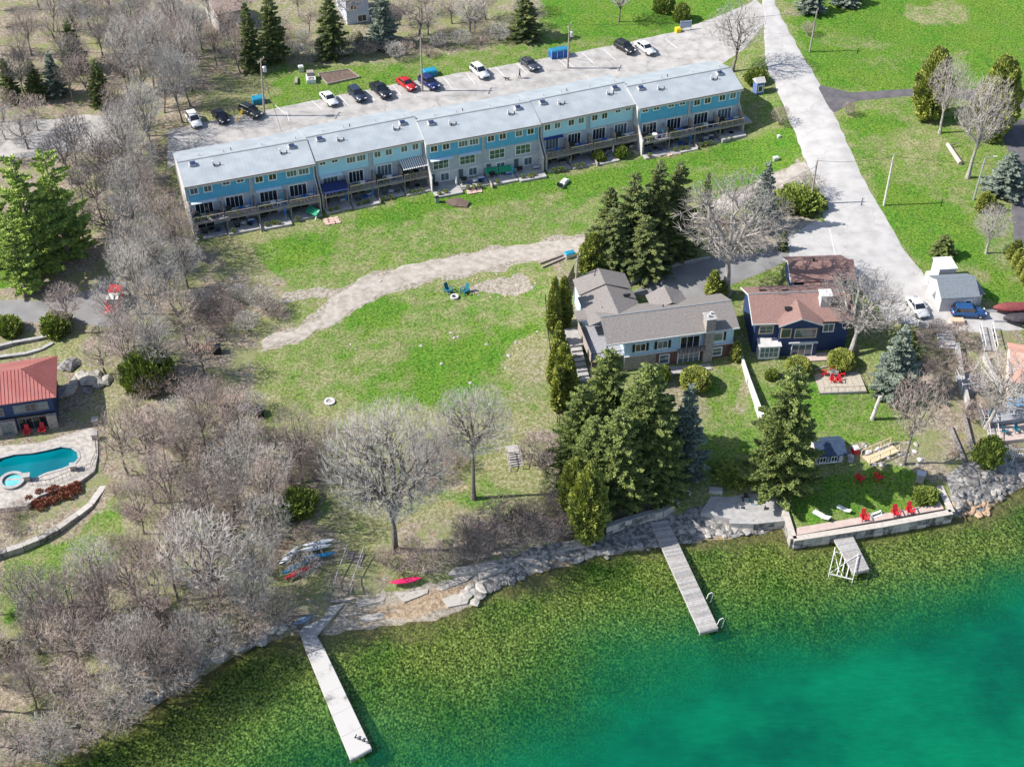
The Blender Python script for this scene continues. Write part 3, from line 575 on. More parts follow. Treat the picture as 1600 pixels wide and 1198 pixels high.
    if bi == 2: MB().box(.2, Lb-.2, y0-.06, y0-.003, -.4, 2.45).build('lower_wall', white, root)
    for u in range(4):
        gz = max(ground(toworld(root, (u*W+q_, r_, 0)).x, toworld(root, (u*W+q_, r_, 0)).y) for q_ in (.3, W/2, W-.3) for r_ in (-2.6, -1.4, -.2))-5.0
        MB().box(u*W+.1, (u+1)*W-.1, -2.6-(u*7+bi) % 3*.45, y0-.02, -.5, max(.12, gz+.05)+.004*((u*3+bi) % 4)).build('patio_slab', concrete, root)
    MB().box(Lb/2-.03, Lb/2+.03, -3.6, -2.3, -.3, .9).build('garden_divider', wood, root)
# ------------------------------------------------------------------ grey roofed bungalow with garage wing
r, ang, Lb = frame_from((950,539), (1156,512), 9.5, 4.2); H1 = 5.3
bung = thing('bungalow', 'long bungalow with grey shingle roof, stone chimney and pale blue walls', 'house', r, ang)
x1 = 18.4
m = MB(); prof = [(.6, -2), (.6, H1-.18), (4.0, H1+1.45), (7.3, H1-.18), (7.3, -2)]
m.loft([[(2.6, y, z) for y, z in prof], [(17.9, y, z) for y, z in prof]]).build('wall', bluegrey, bung)
roof_side(-.1, x1, 0, H1, 4.0, H1+1.7).build('roof_slope', shing, bung); roof_side(-.1, x1, 8.0, H1, 4.03, H1+1.7).build('roof_slope', shing, bung)
MB().box(-.1, x1, 3.9, 4.12, H1+1.66, H1+1.75).build('ridge_cap', trim, bung)
MB().box(-.12, x1+.02, -.08, -.003, H1-.16, H1+.02).build('gutter', white, bung)
MB().box(2.6, 7.0, .45, .595, -.5, 2.35).build('stone_wall', stonew, bung); MB().box(7.0, 17.9, .47, .595, -.5, 2.3).build('brick_wall', brickm, bung)
MB().box(2.5, 18.0, .35, .597, 2.38, 2.5).build('band_course', white, bung)
for x, w, z, h, g, p in ((4.1, 1.3, 3.1, 1.15, glass, 2), (7.2, 1.3, 3.1, 1.15, glass2, 2), (14.9, 1.4, 3.1, 1.3, glass2, 1)):
    window(bung, (x, .57, z), w, h, panes=p, gl=g)
    for q in (-.48, w+.1): MB().box(x+q, x+q+.38, .50, .56, z-.05, z+h+.05).build('shutter', black, bung)
window(bung, (10.4, .57, 2.62), 2.6, 1.85, panes=3, gl=glass, name='sliding_door'); window(bung, (10.2, .44, .1), 2.9, 1.8, panes=4, gl=glass2, name='sliding_door', bars=1)
window(bung, (7.6, .44, .5), 1.2, 1.4, panes=1, gl=glass2, bars=1); window(bung, (15.1, .44, .7), 1.2, 1.2, panes=1, gl=glass2, bars=1)
MB().box(9.9, 13.6, -.5, .44, 2.5, 2.6).build('balcony_floor', woodp, bung)
q = MB(); [q.box(x, x+.06, -.5, -.44, 2.6, 3.35) for x in np.linspace(9.9, 13.5, 7)]; q.box(9.9, 13.6, -.52, -.42, 3.35, 3.42).build('balcony_railing', black, bung)
MB().box(13.6, 14.9, -.05, .55, -.5, 7.3).build('chimney', stonew, bung); MB().box(13.65, 14.6, .6, 1.5, 4.8, 7.2).build('chimney', stonew, bung)
MB().box(13.45, 15.05, -.2, 1.6, 7.31, 7.45).build('chimney_cap', concrete, bung); MB().tube((14, .5, 7.4), (14, .5, 7.9), .18).build('chimney_pot', off, bung); MB().tube((14.5, 1.1, 7.4), (14.5, 1.1, 7.8), .15).build('chimney_pot', off, bung)
# entrance gable and garage wing
def ridge_ns(name, xw, xr, xe, ya, yb, zw, zr, ze, m_):
    MB().slab([(xw, ya, zw), (xr, ya, zr), (xr, yb, zr), (xw, yb, zw)], .13).build(name, m_, bung); MB().slab([(xr, ya, zr), (xe, ya, ze), (xe, yb, ze), (xr, yb, zr)], .13).build(name, m_, bung)
ridge_ns('roof_slope', -1.4, 2.6, 6.5, 4.5, 11.2, H1, H1+1.55, H1, shing); ridge_ns('roof_slope', -1.2, 2.5, 6.4, 11.2, 15.0, H1+.3, H1+1.75, H1+.3, shing)
MB().loft([[(-.9, y, -1), (-.9, y, H1-.1), (2.6, y, H1+1.25), (6.1, y, H1-.1), (6.1, y, -1)] for y in (8.1, 14.6)]).build('garage_wall', bluegrey, bung)
MB().box(6.11, 6.16, 9.0, 13.6, 2.8, 5.0).build('garage_door', white, bung)
MB().slab([(7.9, 5.6, H1+.35), (10.5, 5.6, H1+1.35), (10.5, 9.6, H1+1.35), (7.9, 9.6, H1+.1)], .1).build('porch_roof', shing, bung); MB().slab([(10.5, 5.6, H1+1.35), (13.1, 5.6, H1+.35), (13.1, 9.6, H1+.1), (10.5, 9.6, H1+1.35)], .1).build('porch_roof', shing, bung)
MB().slab([(-2.7, 6.1, H1+.02), (.6, 5.9, H1+.12), (.6, 8.2, H1+.12), (-2.7, 8.2, H1+.02)], .16).build('porch_roof', shing, bung); MB().box(-2.72, .6, 5.86, 5.90, H1-.2, H1+.06).build('porch_fascia', white, bung)
MB().tube((1.0, 7.0, H1+.4), (1.0, 7.0, H1+1.0), .08).build('roof_vent', black, bung); MB().tube((9, 5.0, H1+1), (9, 5.0, H1+1.7), .08).build('roof_vent', black, bung)
MB().box(4.6, 5.6, 9.0, 9.4, H1+.75, H1+.95).build('skylight', black, bung)
# side deck, rail and steps
MB().box(-2.0, 2.55, .8, 8.1, 2.35, 2.5).build('deck_floor', deckw, bung)
q = MB(); q.box(-2.06, -2.0, .8, 8.1, 2.0, 3.5).build('deck_screen', wood, bung)
q = MB(); [q.box(x, x+.05, .72, .78, 2.5, 3.4) for x in np.linspace(-1.9, 2.5, 9)]; q.box(-2.0, 2.55, .70, .80, 3.4, 3.46).build('deck_railing', black, bung)
for x in (-1.9, .3, 2.4): MB().box(x, x+.14, .9, 1.04, -1.5, 2.3).build('deck_post', woodp, bung)
MB().box(-.1, .04, .15, .29, 2.5, 5.15).build('roof_post', black, bung)
for k in range(8): MB().box(-3.9+.02*k, -2.4, 3.9-.75*k, 4.6-.75*k, 1.2-.28*k, 1.85-.28*k).build('step', concrete, bung)
MB().box(-4.0, -2.1, 4.7, 8.6, 1.0, 2.1).build('landing', concrete, bung)
MB().box(6.0, 14.5, -1.6, .45, -.6, .06).build('patio_slab', concrete, bung); MB().box(10.6, 13.7, -2.3, -1.62, -.9, -.12).build('patio_step', concrete, bung)

# ------------------------------------------------------------------ navy house with brown roof
r, ang, Lb = frame_from((1186,506.6), (1281,503), 9.6, 4.1); H2 = 5.5
nh = thing('navy_house', 'navy blue house under a reddish brown shingle roof with white chimney', 'house', r, ang)
MB().loft([[(x, y, z) for y, z in ((.5, -2), (.5, H2-.15), (4.2, H2+1.6), (8.0, H2-.15), (8.0, -2))] for x in (-.3, 12.6)]).build('wall', navy, nh)
roof_side(-.85, 13.2, 0, H2, 4.3, H2+1.95).build('roof_slope', shing_r, nh); roof_side(-.85, 13.2, 8.6, H2, 4.33, H2+1.95).build('roof_slope', shing_r, nh)
MB().box(-.85, 13.2, 4.2, 4.42, H2+1.92, H2+2.0).build('ridge_cap', trim, nh)
MB().slab([(2.6, -.75, H2+.02), (5.6, -.75, H2+1.25), (5.6, 3.2, H2+1.75), (2.6, .4, H2+.25)], .13).build('gable_roof', shing_r, nh)
MB().slab([(5.6, -.75, H2+1.25), (8.7, -.75, H2+.02), (8.7, .4, H2+.25), (5.6, 3.2, H2+1.75)], .13).build('gable_roof', shing_r, nh)
MB().loft([[(2.9, y, -1), (2.9, y, H2-.05), (5.6, y, H2+1.05), (8.4, y, H2-.05), (8.4, y, -1)] for y in (-.35, .5)]).build('gable_wall', navy, nh)
MB().loft([[(2.55, y, H2-.02), (5.6, y, H2+1.23), (8.75, y, H2-.02), (8.75, y, H2-.17), (5.6, y, H2+1.07), (2.55, y, H2-.17)] for y in (-.80, -.76)]).build('barge_board', white, nh)
MB().box(-.9, 2.6, -.08, -.003, H2-.16, H2+.02).build('gutter', white, nh); MB().slab([(-.93, -.05, H2), (-.86, -.05, H2), (-.86, 4.3, H2+1.95), (-.93, 4.3, H2+1.95)], .2).build('barge_board', white, nh)
MB().slab([(-.93, 4.3, H2+1.95), (-.86, 4.3, H2+1.95), (-.86, 8.6, H2), (-.93, 8.6, H2)], .2).build('barge_board', white, nh)
window(nh, (.4, .47, 3.6), 1.7, 1.15, panes=2, gl=glass2, fr=pale_wood, bars=1); window(nh, (3.2, -.38, 3.4), 1.2, 1.35, panes=1, gl=glass3, fr=pale_wood); window(nh, (5.1, -.38, 3.3), 2.8, 1.35, panes=1, gl=glass2, fr=pale_wood); window(nh, (5.0, -.38, .1), 2.7, 1.9, panes=3, gl=glass2, name='sliding_door'); window(nh, (9.2, .47, 3.5), 1.3, 1.2, panes=2, gl=glass2)
MB().box(4.4, 8.4, -.62, -.4, 2.3, 2.5).build('door_canopy', white, nh)
MB().box(8.7, 10.1, 2.0, 3.4, H2+.8, H2+2.75).build('chimney', off, nh); MB().box(8.55, 10.25, 1.85, 3.55, H2+2.76, H2+2.9).build('chimney_cap', white, nh)
for x, y in ((4.2, 1.6), (1.6, 6.0), (4.6, 5.6)):
    z = H2+1.95*(y/4.3 if y < 4.3 else (8.6-y)/4.3)+(.45 if x == 4.2 else 0); MB().obox((x, y, z+.08), (.95, .6, .14), rx=.4 if y < 4.3 else -.4).build('skylight', black, nh)
# sunroom
MB().box(.25, 3.15, -.95, .45, -.8, 2.35).build('sunroom_wall', white, nh); MB().slab([(.1, -1.15, 2.42), (3.3, -1.15, 2.42), (3.3, .47, 2.75), (.1, .47, 2.75)], .1).build('sunroom_roof', off, nh)
window(nh, (.45, -.96, .5), 2.45, 1.6, panes=4, gl=glass2, bars=1); 
for k in range(2): MB().box(3.152, 3.17, -.8+.65*k, -.3+.65*k, .5, 2.1).build('side_pane', glass2, nh)
# garage wing at the rear
MB().loft([[(x, y, z) for y, z in ((10.9, -1), (10.9, 4.6), (13.2, 5.9), (16.0, 4.6), (16.0, -1))] for x in (7.3, 15.6)]).build('garage_wall', navy, nh)
roof_side(6.7, 16.2, 10.3, 4.75, 13.3, 6.3).build('garage_roof', shing_r, nh); roof_side(6.7, 15.4, 16.6, 4.75, 13.33, 6.3).build('garage_roof', shing_r, nh)
MB().box(9.0, 12.6, 7.9, 10.9, -1, 4.2).build('link_wall', navy, nh); MB().slab([(8.6, 7.9, 4.35), (13, 7.9, 4.35), (13, 11, 4.6), (8.6, 11, 4.6)], .12).build('link_roof', shing_r, nh)
MB().slab([(6.62, 10.3, 4.76), (6.7, 10.3, 4.76), (6.7, 13.3, 6.33), (6.62, 13.3, 6.33)], .2).build('barge_board', white, nh); MB().slab([(6.62, 13.3, 6.33), (6.7, 13.3, 6.33), (6.7, 16.6, 4.76), (6.62, 16.6, 4.76)], .2).build('barge_board', white, nh)
window(nh, (11.5, 10.88, 2.9), 1.1, .8, panes=2, gl=glass2); window(nh, (13.4, 10.88, 2.5), .85, 1.9, panes=1, gl=glass2, name='door')
MB().tube((10.4, 13.2, 5.8), (10.4, 13.2, 6.7), .14).build('roof_vent', black, nh)

# ------------------------------------------------------------------ white shed and white flat-roofed box
r, ang, Lb = frame_from((1471,467), (1531,463.6), 8.8, 6.1)
shed = thing('white_shed', 'white garage with grey shingle roof beside the blue car', 'shed', r, ang)
roofg = mat('blue_grey_shingle', (.20, .225, .25), (.15, .17, .19), 5, .95); renderw = mat('white_render', (.56, .54, .53), (.46, .445, .43), 1, .8)
MB().loft([[(x, y, z) for y, z in ((.2, -1), (.2, 2.55), (2.85, 3.95), (5.4, 2.55), (5.4, -1))] for x in (.15, 5.4)]).build('wall', renderw, shed)
roof_side(0, 5.6, 0, 2.7, 2.85, 4.15, .1).build('roof_slope', roofg, shed); roof_side(0, 5.6, 5.65, 2.7, 2.87, 4.15, .1).build('roof_slope', roofg, shed)
MB().box(5.41, 6.5, 1.2, 4.8, -1, 2.2).build('lean_to', renderw, shed); MB().slab([(5.42, 1.0, 2.9), (6.8, 1.0, 2.3), (6.8, 5.0, 2.3), (5.42, 5.0, 2.9)], .1).build('lean_to_roof', roofg, shed)
window(shed, (3.7, .17, .05), .8, 1.9, panes=1, gl=glass, name='door'); MB().loft([[(x, 2.2, .9), (x, 3.4, .9), (x, 2.5, 2.2)] for x in (.11, .14)]).build('side_window', glass2, shed)
bx = thing('flat_roofed_hut', 'white flat-roofed hut behind the white garage', 'hut', toworld(shed, (1.7, 6.2, 0)), ang)
MB().box(.1, 2.6, .1, 2.9, -.5, 3.1).build('wall', renderw, bx); MB().box(0, 2.75, 0, 3.05, 3.1, 3.22).build('flat_roof', white, bx); MB().box(-1.2, .095, .1, 1.6, -.5, 1.9).build('side_annex', white, bx)
MB().box(2.605, 2.66, 1, 1.9, .1, 1.9).build('door', off, bx)

# ------------------------------------------------------------------ red-roofed house and pool
r, ang, Lb = frame_from((-10,634), (88,620), 8.3, 3.1); redroof = mat('red_metal_roof', (.40, .15, .13), (.33, .12, .105), .5, .5, .1)
rh = thing('red_roof_house', 'dark blue house with a hipped red metal roof behind the pool', 'house', r, ang); H3 = 5.2; Y1 = 8.7
rs = []
E_ = 7.75; rdg = [(-14, 4.4, H3+1.9), (3.6, 4.4, H3+1.9)]
MB().slab([(-14, 0, H3), (E_, 0, H3), (3.6, 4.4, H3+1.9), (-14, 4.4, H3+1.9)], .12).build('roof_slope', redroof, rh)
MB().slab([(E_, 0, H3), (E_, Y1, H3), (3.6, 4.4, H3+1.9)], .12).build('roof_slope', redroof, rh)
MB().slab([(E_, Y1, H3), (-14, Y1, H3), (-14, 4.42, H3+1.9), (3.6, 4.42, H3+1.9)], .12).build('roof_slope', redroof, rh)
rb = MB()
for k in range(46):
    x = -13.8+k*.46
    t = 1 if x < 3.6 else (E_-x)/(E_-3.6)
    if x < E_: rb.beam((x, .02, H3+.03), (x, 4.4*t, H3+1.9*t+.03), .05, .06)
for k in range(18):
    y = .3+k*.46; t = y/4.4 if y < 4.4 else (Y1-y)/(Y1-4.4); rb.beam((E_-.02, y, H3+.03), (E_-(E_-3.6)*t, y, H3+1.9*t+.03), .05, .06)
tag(rb.build('roof_seam', mat('dark_red_seam', (.40, .09, .075)), rh), kind='stuff')
MB().box(-13, 7.0, .6, 8.1, -1.5, H3-.15).build('wall', navy, rh); MB().box(-13, 7.05, .45, .595, 2.2, 2.45).build('band_course', black, rh); MB().box(-.6, 1.9, -.1, .595, -1, 2.3).build('stone_pier', stonew, rh); MB().box(5.9, 7.05, -.1, .595, -1, 2.3).build('stone_pier', stonew, rh)
window(rh, (2.2, .57, 3.1), 1.2, 1.1, panes=1, gl=glass2, fr=trim); window(rh, (3.6, .57, 3.1), 1.3, 1.1, panes=2, gl=glass, fr=trim); window(rh, (5.1, .57, 3.1), 1.2, 1.1, panes=1, gl=glass2, fr=trim); window(rh, (-.6, .57, 3.0), 1.3, 1.1, panes=2, gl=glass, fr=trim); window(rh, (2.3, .57, .1), 3.4, 1.9, panes=4, gl=glass, fr=trim, name='sliding_door'); window(rh, (.2, -.13, .2), 1.2, 1.7, panes=2, gl=glass2, fr=trim)
# pool terrace
def at_list(px, dz=0): return [at(a, b, dz) for a, b in px]
TZ = 3.25
deck_px = [(-60,745),(-60,700),(60,692),(142,668),(152,672),(153,710),(148,735),(125,752),(60,775),(40,790),(-60,800)]
terr = [atz(a, b, TZ) for a, b in deck_px][::-1]
pool_px = [(-25,735),(0,715),(22,709),(50,707),(75,702),(95,697),(112,699),(122,706),(124,716),(116,725),(98,733),(72,740),(55,748),(20,749),(-25,752)]
poolw = [atz(a, b, TZ) for a, b in pool_px]
terrm = mat('flagstone_terrace', (.46, .42, .37), (.28, .26, .235), 1.8, .9, c3=(.38, .345, .31))
def ring_fill(outer, hole, z0, z1):
    import bmesh
    bm = bmesh.new(); 
    def loop(pts, z): vs = [bm.verts.new((p.x, p.y, z)) for p in pts]; return vs, [bm.edges.new((vs[i], vs[(i+1) % len(vs)])) for i in range(len(vs))]
    v1, e1 = loop(outer, z1); v2, e2 = loop(hole, z1)
    bmesh.ops.triangle_fill(bm, edges=e1+e2, use_beauty=True)
    for vs, dz in ((v1, z0), (v2, z0)):
        lo_ = [bm.verts.new((v.co.x, v.co.y, dz)) for v in vs]
        for i in range(len(vs)): j = (i+1) % len(vs); bm.faces.new((vs[i], vs[j], lo_[j], lo_[i]))
    bmesh.ops.recalc_face_normals(bm, faces=bm.faces); me = bpy.data.meshes.new('terrace'); bm.to_mesh(me); bm.free(); return me
pool = thing('swimming_pool', 'kidney-shaped turquoise swimming pool in a flagstone terrace', 'swimming pool', (0, 0, 0))
me = ring_fill(terr, poolw, 1.2, TZ); me.materials.append(terrm); link('terrace', me, pool)
wat = mat('pool_water', (.0, .17, .20), (.0, .11, .14), .25, .05, spec=.6)
MB().prism([(p.x, p.y) for p in poolw][::-1], TZ-.9, TZ-.22).build('pool_water', wat, pool)
cp_ = MB(); n = len(poolw)
for i in range(n):
    a, b = poolw[i], poolw[(i+1) % n]; cp_.beam((a.x, a.y, TZ+.03), (b.x, b.y, TZ+.03), .35, .07)
cp_.build('coping', concrete, pool)
sp_ = atz(76, 760, TZ); hot = thing('hot_tub', 'round raised stone hot tub at the pool edge', 'hot tub', (atz(19, 752, TZ).x, atz(19, 752, TZ).y, TZ-1.2))
MB().lathe((0, 0, 0), [(1.55, 0), (1.55, 1.45), (1.25, 1.45), (1.2, 1.1)], 24, False).build('tub_wall', stonew, hot); MB().lathe((0, 0, 0), [(1.2, 1.20), (1.2, 1.26)], 24).build('tub_water', mat('spa_water', (.18, .52, .52), (.1, .4, .42), 3, .1), hot); MB().lathe((0, 0, 0), [(1.6, 1.451), (1.6, 1.52), (1.15, 1.52), (1.15, 1.451)], 24, False).build('tub_rim', concrete, hot)
for k, (px, py, lb) in enumerate(((117,739,'stone gate pillar on the pool terrace, right of the two front pillars'), (45,755,'stone gate pillar standing beside the hot tub'), (150,690,'stone pillar at the far right corner of the pool terrace'), (151,667,'stone pillar next to the red chair corner, behind the pool'))):
    p = atz(px, py, TZ-.6); o = thing('stone_pillar', lb, 'pillar', p, .2, 'stone pillars around the pool'); MB().box(-.35, .35, -.35, .35, -1, 1.35).build('shaft', stonew, o); MB().box(-.42, .42, -.42, .42, 1.351, 1.5).build('capstone', concrete, o)
# terrace fence of thin dark rails
fp = [(150,690),(152,712),(143,732),(117,742),(80,757),(45,760)]
fo = thing('terrace_fence', 'low black metal fence curving round the pool terrace', 'fence', (0, 0, 0)); f1 = MB(); W3 = [atz(a, b, TZ) for a, b in fp]
for a, b in zip(W3, W3[1:]):
    f1.tube(a+Vector((0, 0, .9)), b+Vector((0, 0, .9)), .03, n=4).tube(a+Vector((0, 0, .2)), b+Vector((0, 0, .2)), .02, n=4)
    k = int((b-a).length/.5)
    for i in range(k): p = a.lerp(b, i/max(k, 1)); f1.tube(p, p+Vector((0, 0, .95)), .018, n=4)
f1.build('rail', black, fo)

# ------------------------------------------------------------------ far buildings and small cabins
tanroof = mat('tan_roof', (.42, .33, .28), (.33, .26, .22), 3); lav = mat('pale_lilac_siding', (.55, .60, .70), (.5, .55, .64), 2)
def simple_house(name, label, cat, a, b, z, zb, depth, rise, rm, wm_, wins, wgl=glass, ext=0):
    r, ang, L_ = frame_from(a, b, z, zb); h = z-zb; o = thing(name, label, cat, r, ang)
    MB().loft([[(x, y, q) for y, q in ((.4, -1.5), (.4, h-.12), (depth/2, h+rise*.88), (depth-.4, h-.12), (depth-.4, -1.5))] for x in (.3, L_-.3)]).build('wall', wm_, o)
    roof_side(0, L_, 0, h, depth/2, h+rise).build('roof_slope', rm, o); roof_side(0, L_, depth, h, depth/2+.03, h+rise).build('roof_slope', rm, o)
    for x, zz, w, hh in wins: window(o, (x, .37, zz), w, hh, gl=wgl)
    return o, L_
simple_house('lilac_house', 'pale lilac house with tan roof between the spruces at the top edge', 'house', (538,2),(578,-4), 13.6, 8.6, 9, 1.8, tanroof, lav, [(1.2, 2.9, 1, .9), (2.4, .4, 1.6, 1.2)])
simple_house('white_cottage', 'small white cottage with blue side behind the spruces, top left', 'house', (338,24),(383,14), 12.4, 8.6, 8, 1.6, tanroof, off, [(1.5, 1.4, 1.1, .9)])
o, _ = simple_house('boathouse', 'little white cabin with blue roof and red door below the spruce', 'boathouse', (1276,714),(1324,710), 3.6, 1.3, 3.6, .9, mat('slate_blue_roof', (.045, .07, .12), (.03, .05, .09), 2, .6), renderw, [(.7, 1.0, .7, .75), (2.2, 1.0, .7, .75)])
for x in (.45, 1.5, 1.95, 3.0): MB().box(x-.02, x+.14, .26, .30, .95, 1.85).build('shutter', navy, o)
MB().box(.24, .29, 1.2, 2.1, 0, 1.9).build('door', redp, o)
# bus-shelter-like booth by the road
p = at(1184,145); o = thing('blue_booth', 'narrow blue and white booth with small gable roof beside the road', 'booth', p, .3)
MB().box(-.7, .7, -.7, .7, 0, 2.3).build('wall', mat('booth_blue', (.12, .2, .42), (.1, .16, .36)), o); MB().loft([[(x, -.9, 2.3), (x, 0, 3.0), (x, .9, 2.3)] for x in (-.9, .9)]).build('roof', off, o)
for x in (-.72, .64): MB().box(x, x+.1, -.74, -.70, 0, 2.3).build('corner_trim', white, o)
window(o, (-.35, -.72, .6), .7, 1.0, panes=1, gl=glass)
# ------------------------------------------------------------------ vegetation: builders
def grow_bare(seed, H=14.0, R=5.5, fork=.3, trunk_r=.26, levels=5, twigs=1.0, upright=.35, stems=1, twig_w=.0135, lean=0.0):
    """a leafless tree: (trunk-and-limbs MB, fine-twig MB). Limbs, branches and twigs reach for points spread through an
    egg-shaped crown, each from the nearest older wood, so the crown fills evenly"""
    rs = np.random.RandomState(seed); A = MB(); B = MB(); z0 = H*fork; cz = z0+(H-z0)*.50; hz = (H-z0)*.52
    nodes = []; dirs = []; rad = []
    def add(p, d, r): nodes.append(p); dirs.append(d); rad.append(r)
    def limb(p0, d0, p1, r0, r1, tgt, k, seg, bend=.35):
        L_ = np.linalg.norm(p1-p0); c1 = p0+d0*L_*bend; c2 = p1-np.array([0, 0, 1.0])*L_*.12*upright*2; prev = p0
        for i in range(1, seg+1):
            t = i/seg; q = (1-t)**3*p0+3*(1-t)**2*t*c1+3*(1-t)*t*t*c2+t**3*p1
            if i < seg: q = q+rs.normal(0, L_*.035, 3)
            ra = r0+(r1-r0)*(i-1)/seg; rb = r0+(r1-r0)*i/seg; tgt.tube(prev, q, ra, rb, k, cap=False)
            d = (q-prev); d = d/max(np.linalg.norm(d), 1e-6); add(q, d, rb); prev = q
    def targets(n, lo, hi, bias=0.0):
        d = rs.normal(0, 1, (n*3, 3)); d /= np.linalg.norm(d, axis=1)[:, None]; d = d[d[:, 2] > (-.75+bias)][:n]
        k = rs.uniform(lo**2, hi**2, (len(d), 1))**.5*(1+.10*np.sin(d[:, :1]*5+seed)*np.cos(d[:, 1:2]*4+seed))
        p = d*k*np.array([R, R, hz]); p[:, 2] += cz
        # lower half narrows like a vase
        f = np.clip((p[:, 2]-z0)/(cz-z0+.01), .25, 1)**.6; p[:, 0] *= f; p[:, 1] *= f; return p
    up = np.array([0, 0, 1.0])
    if stems == 1:
        p = np.array([0, 0, -.4]); n = 4; q = p
        for i in range(n):
            q2 = np.array([q[0]+rs.normal(0, .07), q[1]+rs.normal(0, .07), (z0)*(i+1)/n]); A.tube(q, q2, trunk_r*(1.35 if i == 0 else 1-.12*i), trunk_r*(1-.12*(i+1)), 8, cap=False); q = q2
        base = [(q, up, trunk_r*.55)]; add(q, up, trunk_r*.5)
        nl = 6
    else:
        base = [(np.array([math.cos(a)*.15, math.sin(a)*.15, -.2]), np.array([math.cos(a)*.5, math.sin(a)*.5, .7]), trunk_r*.6) for a in np.linspace(0, 6.28, stems+1)[:-1]]; nl = stems
    T = targets(nl*3, .45, .62, .65); T = T[np.argsort(np.arctan2(T[:, 1], T[:, 0]))][::3][:nl]
    if stems == 1: T = np.vstack([T, [[0, 0, cz+hz*.45]]])
    for i, t in enumerate(T):
        b = base[i % len(base)]; dd = t-b[0]; dd = dd/np.linalg.norm(dd); d0 = (dd*.5+up*.7 if stems == 1 else dd); limb(b[0], d0/np.linalg.norm(d0), t, b[2]*rs.uniform(.75, 1.05), b[2]*.38, A, 6, 5)
    for lv, (n, lo, hi, r0, tgt, k, sg) in enumerate([(int(26*twigs), .5, .80, .20, A, 5, 3), (int(150*twigs), .45, .93, .32, A, 3, 2), (int(900*twigs), .45, 1.0, .5, B, 3, 1), (int(3400*twigs), .5, 1.07, .8, B, 3, 1)][:max(2, levels)]):
        P = targets(n, lo, hi); N_ = np.array(nodes); D_ = np.array(dirs); Rr = np.array(rad)
        M_ = len(N_)
        for p in P:
            v = p-N_[:M_]; ds = np.linalg.norm(v, axis=1)+1e-6; cost = ds*(1.45-.55*(v@up)/ds-.35*np.einsum('ij,ij->i', v, D_[:M_])/ds)
            j = int(np.argmin(cost)); r_ = max(min(Rr[j]*.75, trunk_r*.33/(lv+1)**1.25), twig_w*(1.6 if lv < 3 else 1)); e = p
            mx = [99, H*.32, H*.18, H*.11][lv]
            if ds[j] > mx: e = N_[j]+v[j]/ds[j]*mx
            d0 = D_[j]*.6+v[j]/ds[j]*.7+up*.15; limb(N_[j], d0/np.linalg.norm(d0), e, r_, max(twig_w*.55, r_*.45), tgt, k, sg, .4)
    return A, B
def leafy(pts_fn, n, size, seed, flat=.5, tri=True):
    """n small leaf sprays; pts_fn(rg) gives (point, outward direction, scale)"""
    rg = random.Random(seed); m = MB(); V = m.v; F = m.f
    for i in range(n):
        q = pts_fn(rg)
        if q is None: continue
        p, d, k = q; s_ = size*k*rg.uniform(.6, 1.25); d = Vector((d[0]+rg.gauss(0, flat), d[1]+rg.gauss(0, flat), d[2]+rg.gauss(0, flat)*.6)).normalized()
        a = d.orthogonal().normalized(); a.rotate(Matrix.Rotation(rg.uniform(0, 6.28), 3, d)); c = d.cross(a); b = len(V); tip = p+d*s_
        for w in (p-a*s_*.34, tip-a*s_*.1, tip+c*s_*.12+a*s_*.28, p+a*s_*.36-c*s_*.1, p+c*s_*.42+d*s_*.4): V.append((w.x, w.y, w.z))
        F += [(b, b+3, b+2, b+1), (b, b+4, b+1), (b+3, b+2, b+4)]
    return m
def spruce_mesh(seed, H=12.0, R=2.6, n=9000, size=.34, droop=.35, gap=.12, open_=.0, pw=.85):
    rg0 = random.Random(seed); br = []
    z = H*.05
    while z < H*.985:
        f = 1-z/H; r = R*(f**pw)*(.78+.22*min(1, (z/H)/.18))*rg0.uniform(.8, 1.12)+.12; k = max(3, int(5+6*f))
        for i in range(k):
            if rg0.random() < gap: continue
            br.append((z+rg0.uniform(-.2, .2), 2*math.pi*(i+rg0.random())/k, r*rg0.uniform(.72, 1.15)))
        z += .30+.35*f+open_
    wts = [b[2]*b[2]+.15 for b in br]; cum = np.cumsum(wts); tot = cum[-1]
    def fn(rg):
        b = br[int(np.searchsorted(cum, rg.random()*tot))]; t = rg.random()**.6; z0, az, r = b; rr = r*t
        w = (1-t)*.30*r+.10; off_ = rg.uniform(-w, w); ca, sa = math.cos(az), math.sin(az); zz = z0-droop*rr*(1.2-.5*t)+.25*t*t*r*.5+rg.uniform(-.12, .10)
        return Vector((ca*rr-sa*off_, sa*rr+ca*off_, zz)), (ca*.9-sa*off_*1.2, sa*.9+ca*off_*1.2, .12), .75+.4*(1-t)
    m = leafy(fn, n, size, seed+1, .38); t = MB().tube((0, 0, -.4), (0, 0, H*.55), .26*H/12, .13, 7).tube((0, 0, H*.55), (0, 0, H*.97), .13, .03, 5)
    for b in br[::2]: t.tube((0, 0, b[0]), (math.cos(b[1])*b[2]*.85, math.sin(b[1])*b[2]*.85, b[0]-droop*b[2]*.6), .035, .012, 3, cap=False)
    return t, m
